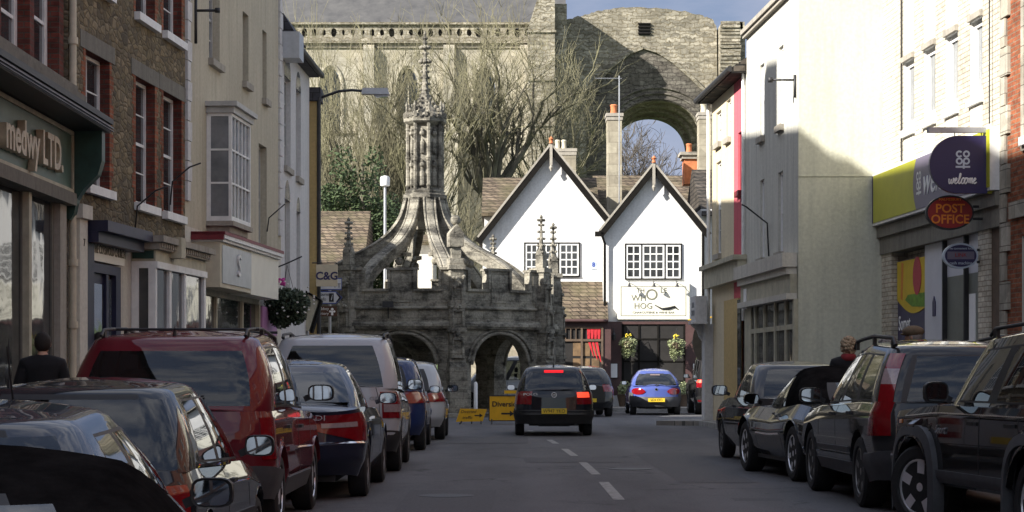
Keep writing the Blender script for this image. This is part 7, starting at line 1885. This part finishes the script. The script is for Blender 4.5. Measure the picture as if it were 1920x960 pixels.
# ---------------------------------------------------------------- people
def skin(name,V,E,Rr,mat,parent,root=0,sub=1):
    me=bpy.data.meshes.new(name); me.from_pydata([tuple(v) for v in V],E,[]); o=bpy.data.objects.new(name,me); C.objects.link(o)
    md=o.modifiers.new('s','SKIN'); sv=me.skin_vertices[0].data
    for i,r in enumerate(Rr): sv[i].radius=(r if isinstance(r,tuple) else (r,r)); sv[i].use_root=(i==root)
    if sub: s2=o.modifiers.new('b','SUBSURF'); s2.levels=sub; s2.render_levels=sub
    dg=bpy.context.evaluated_depsgraph_get(); nm=bpy.data.meshes.new_from_object(o.evaluated_get(dg)); bpy.data.objects.remove(o); bpy.data.meshes.remove(me)
    nm.materials.clear(); nm.materials.append(M(mat))
    for p in nm.polygons: p.use_smooth=True
    r=bpy.data.objects.new(name,nm); C.objects.link(r); r.parent=parent; return r
def person(label,x,y,rz,H=1.74,coat='coat_black',hair='hair_dark',cap=False,curly=False,scarf=None,dz=.12,seed=1):
    o=thing('person',label,'person',(x,y,gz(x,y)+dz),rz); k=H/1.75
    V=[(0,0,.98),(0,.0,1.15),(0,.01,1.32),(0,.0,1.45),(0,.0,1.53),(0,.02,1.60)]; Rr=[(.15,.11),(.145,.105),(.165,.11),(.12,.085),(.055,.055),(.05,.05)]
    E=[(0,1),(1,2),(2,3),(3,4),(4,5)]
    for s in (-1,1):
        b=len(V); V+=[(s*.09,0,.92),(s*.10,.02,.5),(s*.10,-.02,.09),(s*.11,.10,.035)]; Rr+=[.095,.062,.045,.04]; E+=[(0,b),(b,b+1),(b+1,b+2),(b+2,b+3)]
        b=len(V); V+=[(s*.18,0,1.42),(s*.23,-.02,1.15),(s*.22,.08,.92),(s*.21,.12,.84)]; Rr+=[.055,.045,.032,.028]; E+=[(3,b),(b,b+1),(b+1,b+2),(b+2,b+3)]
        for f,(fx,fl) in enumerate(((-.028,.07),(-.010,.08),(.010,.075),(.028,.06))):
            c=len(V); V+=[(s*.21+fx*.4,.13+fx,.80),(s*.21+fx*.5,.135+fx,.80-fl*.6),(s*.205+fx*.5,.13+fx,.80-fl)]; Rr+=[.010,.009,.007]; E+=[(b+3,c),(c,c+1),(c+1,c+2)]
        c=len(V); V+=[(s*.185,.165,.82),(s*.18,.18,.79)]; Rr+=[.011,.009]; E+=[(b+3,c),(c,c+1)]
    bd=skin('body',[Vector(v)*k for v in V],E,[(r[0]*k,r[1]*k) if isinstance(r,tuple) else r*k for r in Rr],'skin',o)
    # head joined into the body mesh
    m=MB(); hc=Vector((0,.035,1.655))*k
    m.sphere(hc,.1*k,16,12,sc=(.80,1.0,1.18)); m.sphere(hc+Vector((0,.03,-.06))*k,.07*k,12,8,sc=(.8,.9,.85))
    m.sphere(hc+Vector((0,.105,-.015))*k,.018*k,8,6,sc=(.8,1.1,1.4))
    for s in (-1,1): m.sphere(hc+Vector((s*.083,.0,-.005))*k,.026*k,8,6,sc=(.4,.8,1.2)); m.sphere(hc+Vector((s*.03,.088,.015))*k,.012*k,8,6)
    m.sphere(hc+Vector((0,.092,-.058))*k,.02*k,8,6,sc=(1.2,.5,.35))
    bm=bmesh.new(); bm.from_mesh(bd.data); t=m.build('h','skin'); bm.from_mesh(t.data); bm.to_mesh(bd.data); bm.free(); bpy.data.objects.remove(t)
    for p in bd.data.polygons: p.use_smooth=True
    # coat
    V=[(0,0,.78),(0,0,.98),(0,.0,1.15),(0,.01,1.32),(0,.0,1.45),(0,.01,1.545)]; Rr=[(.22,.16),(.21,.155),(.21,.15),(.23,.155),(.19,.13),(.078,.078)]; E=[(i,i+1) for i in range(5)]
    for s in (-1,1): b=len(V); V+=[(s*.19,0,1.42),(s*.265,-.02,1.15),(s*.245,.07,.93)]; Rr+=[.095,.075,.055]; E+=[(4,b),(b,b+1),(b+1,b+2)]
    skin('coat',[Vector(v)*k for v in V],E,[(r[0]*k,r[1]*k) if isinstance(r,tuple) else r*k for r in Rr],coat,o)
    V=[(0,0,.95)]; Rr=[(.15,.12)]; E=[]
    for s in (-1,1): b=len(V); V+=[(s*.09,0,.86),(s*.10,.02,.5),(s*.10,-.02,.12)]; Rr+=[.105,.08,.07]; E+=[(0,b),(b,b+1),(b+1,b+2)]
    skin('trousers',[Vector(v)*k for v in V],E,[(r[0]*k,r[1]*k) if isinstance(r,tuple) else r*k for r in Rr],'trouser',o)
    for s in (-1,1): m=MB(); m.sphere((s*.10*k,.05,.045),.06,10,7,sc=(.8,2.1,.75)); m.build('shoe','leather',o,smooth=True)
    rn=random.Random(seed)
    m=MB(); c=hc+Vector((0,-.012,.018))*k
    m.sphere(c,.108*k,16,12,sc=(.86,1.0,1.12))
    hv=[]
    for i,(x_,y_,z_) in enumerate(m.v):
        q=Vector((x_,y_,z_))-c
        if q.y>.045*k and q.z<.04*k: q=Vector((q.x*.8,q.y*.5,q.z*.9))
        nn=noise.noise(Vector((x_,y_,z_))*28+Vector((seed,0,0)))*.012; q=q*(1+nn*6)
        m.v[i]=tuple(c+q)
    if curly:
        for i in range(90):
            v=Vector((rn.gauss(0,1),rn.gauss(0,1)-.3,rn.gauss(0,1)+.3)).normalized(); 
            if v.y>.5 and v.z<.2: continue
            m.sphere(c+Vector((v.x*.105,v.y*.115,v.z*.125))*k,.028*k,6,4)
    m.build('hair',hair,o,smooth=True)
    if cap:
        m=MB(); m.sphere(c+Vector((0,.02,.055))*k,.13*k,18,10,sc=(.95,1.15,.62)); m.sphere(c+Vector((0,.13,.02))*k,.07*k,12,6,sc=(1.1,.9,.25)); m.build('flat_cap','cap_tweed',o,smooth=True)
    if scarf:
        m=MB(); m.lathe([(.07,1.44),(.11,1.46),(.125,1.50),(.10,1.55),(.06,1.56)],14); m.build('scarf',scarf,o,smooth=True).scale=(k,k,k)
    return o
person('person in a black coat with short dark hair walking away beside the green shop',xp(80,20.3),20.3,rad(12),1.56,seed=2)
person('dark-clothed person standing at the navy shop doorway',xp(187,30.3),30.3,rad(30),1.76,seed=3)
person('person with curly fair hair and red collar before the blank side wall',xp(1591,27.2),27.2,rad(-10),1.62,hair='hair_blond',curly=True,scarf='coat_red',seed=4)
person('person in a brown flat cap behind the dark grey estate',xp(1718,27.0),27.0,rad(60),1.76,coat='coat_olive',cap=True,hair='hair_grey',seed=5)
person('grey-haired person just left of the brown flat cap',xp(1662,28.0),28.0,rad(5),1.62,coat='trouser',hair='hair_grey',curly=True,seed=6)
person('dark-haired person partly hidden below the large hanging basket',xp(494,31),31,rad(10),1.74,seed=7)
# ---------------------------------------------------------------- camera, light, sky
cam=bpy.data.cameras.new('camera'); co=bpy.data.objects.new('camera',cam); C.objects.link(co)
co.location=(0,0,HC); co.rotation_euler=(PI/2,0,0)
cam.sensor_width=36; cam.lens=36*F/1920; cam.shift_y=(HY-480)/1920; cam.clip_end=3000; cam.clip_start=.1
bpy.context.scene.camera=co
EL,AZ=30.0,58.0
sd=Vector((math.sin(rad(AZ))*math.cos(rad(EL)),math.cos(rad(AZ))*math.cos(rad(EL)),-math.sin(rad(EL))))
l=bpy.data.lights.new('sun','SUN'); l.energy=5.0; l.angle=rad(.5); l.color=(1,.95,.87)
lo=bpy.data.objects.new('sun',l); C.objects.link(lo); lo.rotation_euler=sd.to_track_quat('-Z','Y').to_euler()
w=bpy.data.worlds.new('World'); bpy.context.scene.world=w; w.use_nodes=True
nt=w.node_tree; bg=nt.nodes['Background']
sky=nt.nodes.new('ShaderNodeTexSky'); sky.sky_type='NISHITA'; sky.sun_disc=False; sky.sun_elevation=rad(EL)
sky.sun_rotation=math.atan2(-sd.x,-sd.y); sky.air_density=1.2; sky.dust_density=1.5
tc=nt.nodes.new('ShaderNodeTexCoord'); mp=nt.nodes.new('ShaderNodeMapping'); mp.inputs['Scale'].default_value=(1.3,1.3,4.5)
nt.links.new(tc.outputs['Generated'],mp.inputs[0])
nz=nt.nodes.new('ShaderNodeTexNoise'); nz.inputs['Scale'].default_value=3.2; nz.inputs['Detail'].default_value=8; nz.inputs['Roughness'].default_value=.6; nt.links.new(mp.outputs[0],nz.inputs[0])
rp=nt.nodes.new('ShaderNodeValToRGB'); rp.color_ramp.elements[0].position=.44; rp.color_ramp.elements[1].position=.62; nt.links.new(nz.outputs['Fac'],rp.inputs[0])
mx=nt.nodes.new('ShaderNodeMix'); mx.data_type='RGBA'; nt.links.new(rp.outputs[0],mx.inputs[0]); mx.inputs[7].default_value=(4.4,4.5,4.9,1)
tint=nt.nodes.new('ShaderNodeMix'); tint.data_type='RGBA'; tint.inputs[0].default_value=.55; nt.links.new(sky.outputs[0],tint.inputs[6]); tint.inputs[7].default_value=(1.7,2.0,2.9,1)
nt.links.new(tint.outputs[2],mx.inputs[6])
sp=nt.nodes.new('ShaderNodeSeparateXYZ'); nt.links.new(tc.outputs['Generated'],sp.inputs[0])
r2=nt.nodes.new('ShaderNodeValToRGB'); r2.color_ramp.elements[0].position=.35; r2.color_ramp.elements[1].position=.9; nt.links.new(sp.outputs[1],r2.inputs[0])
r3=nt.nodes.new('ShaderNodeValToRGB'); r3.color_ramp.elements[0].position=.3; r3.color_ramp.elements[0].color=(1,1,1,1); r3.color_ramp.elements[1].position=.6; r3.color_ramp.elements[1].color=(0,0,0,1); nt.links.new(sp.outputs[2],r3.inputs[0])
mu=nt.nodes.new('ShaderNodeMath'); mu.operation='MULTIPLY'; nt.links.new(r2.outputs[0],mu.inputs[0]); nt.links.new(r3.outputs[0],mu.inputs[1])
dk=nt.nodes.new('ShaderNodeMix'); dk.data_type='RGBA'; dk.blend_type='MULTIPLY'; nt.links.new(mu.outputs[0],dk.inputs[0]); nt.links.new(mx.outputs[2],dk.inputs[6]); dk.inputs[7].default_value=(.42,.46,.56,1)
nt.links.new(dk.outputs[2],bg.inputs[0]); bg.inputs[1].default_value=.105
sc=bpy.context.scene; sc.view_settings.view_transform='Standard'; sc.view_settings.look='None'; sc.view_settings.exposure=1.15; sc.view_settings.gamma=1
sc.cycles.max_bounces=6; sc.cycles.transparent_max_bounces=8; sc.cycles.use_denoising=True
sc.cycles.use_adaptive_sampling=True
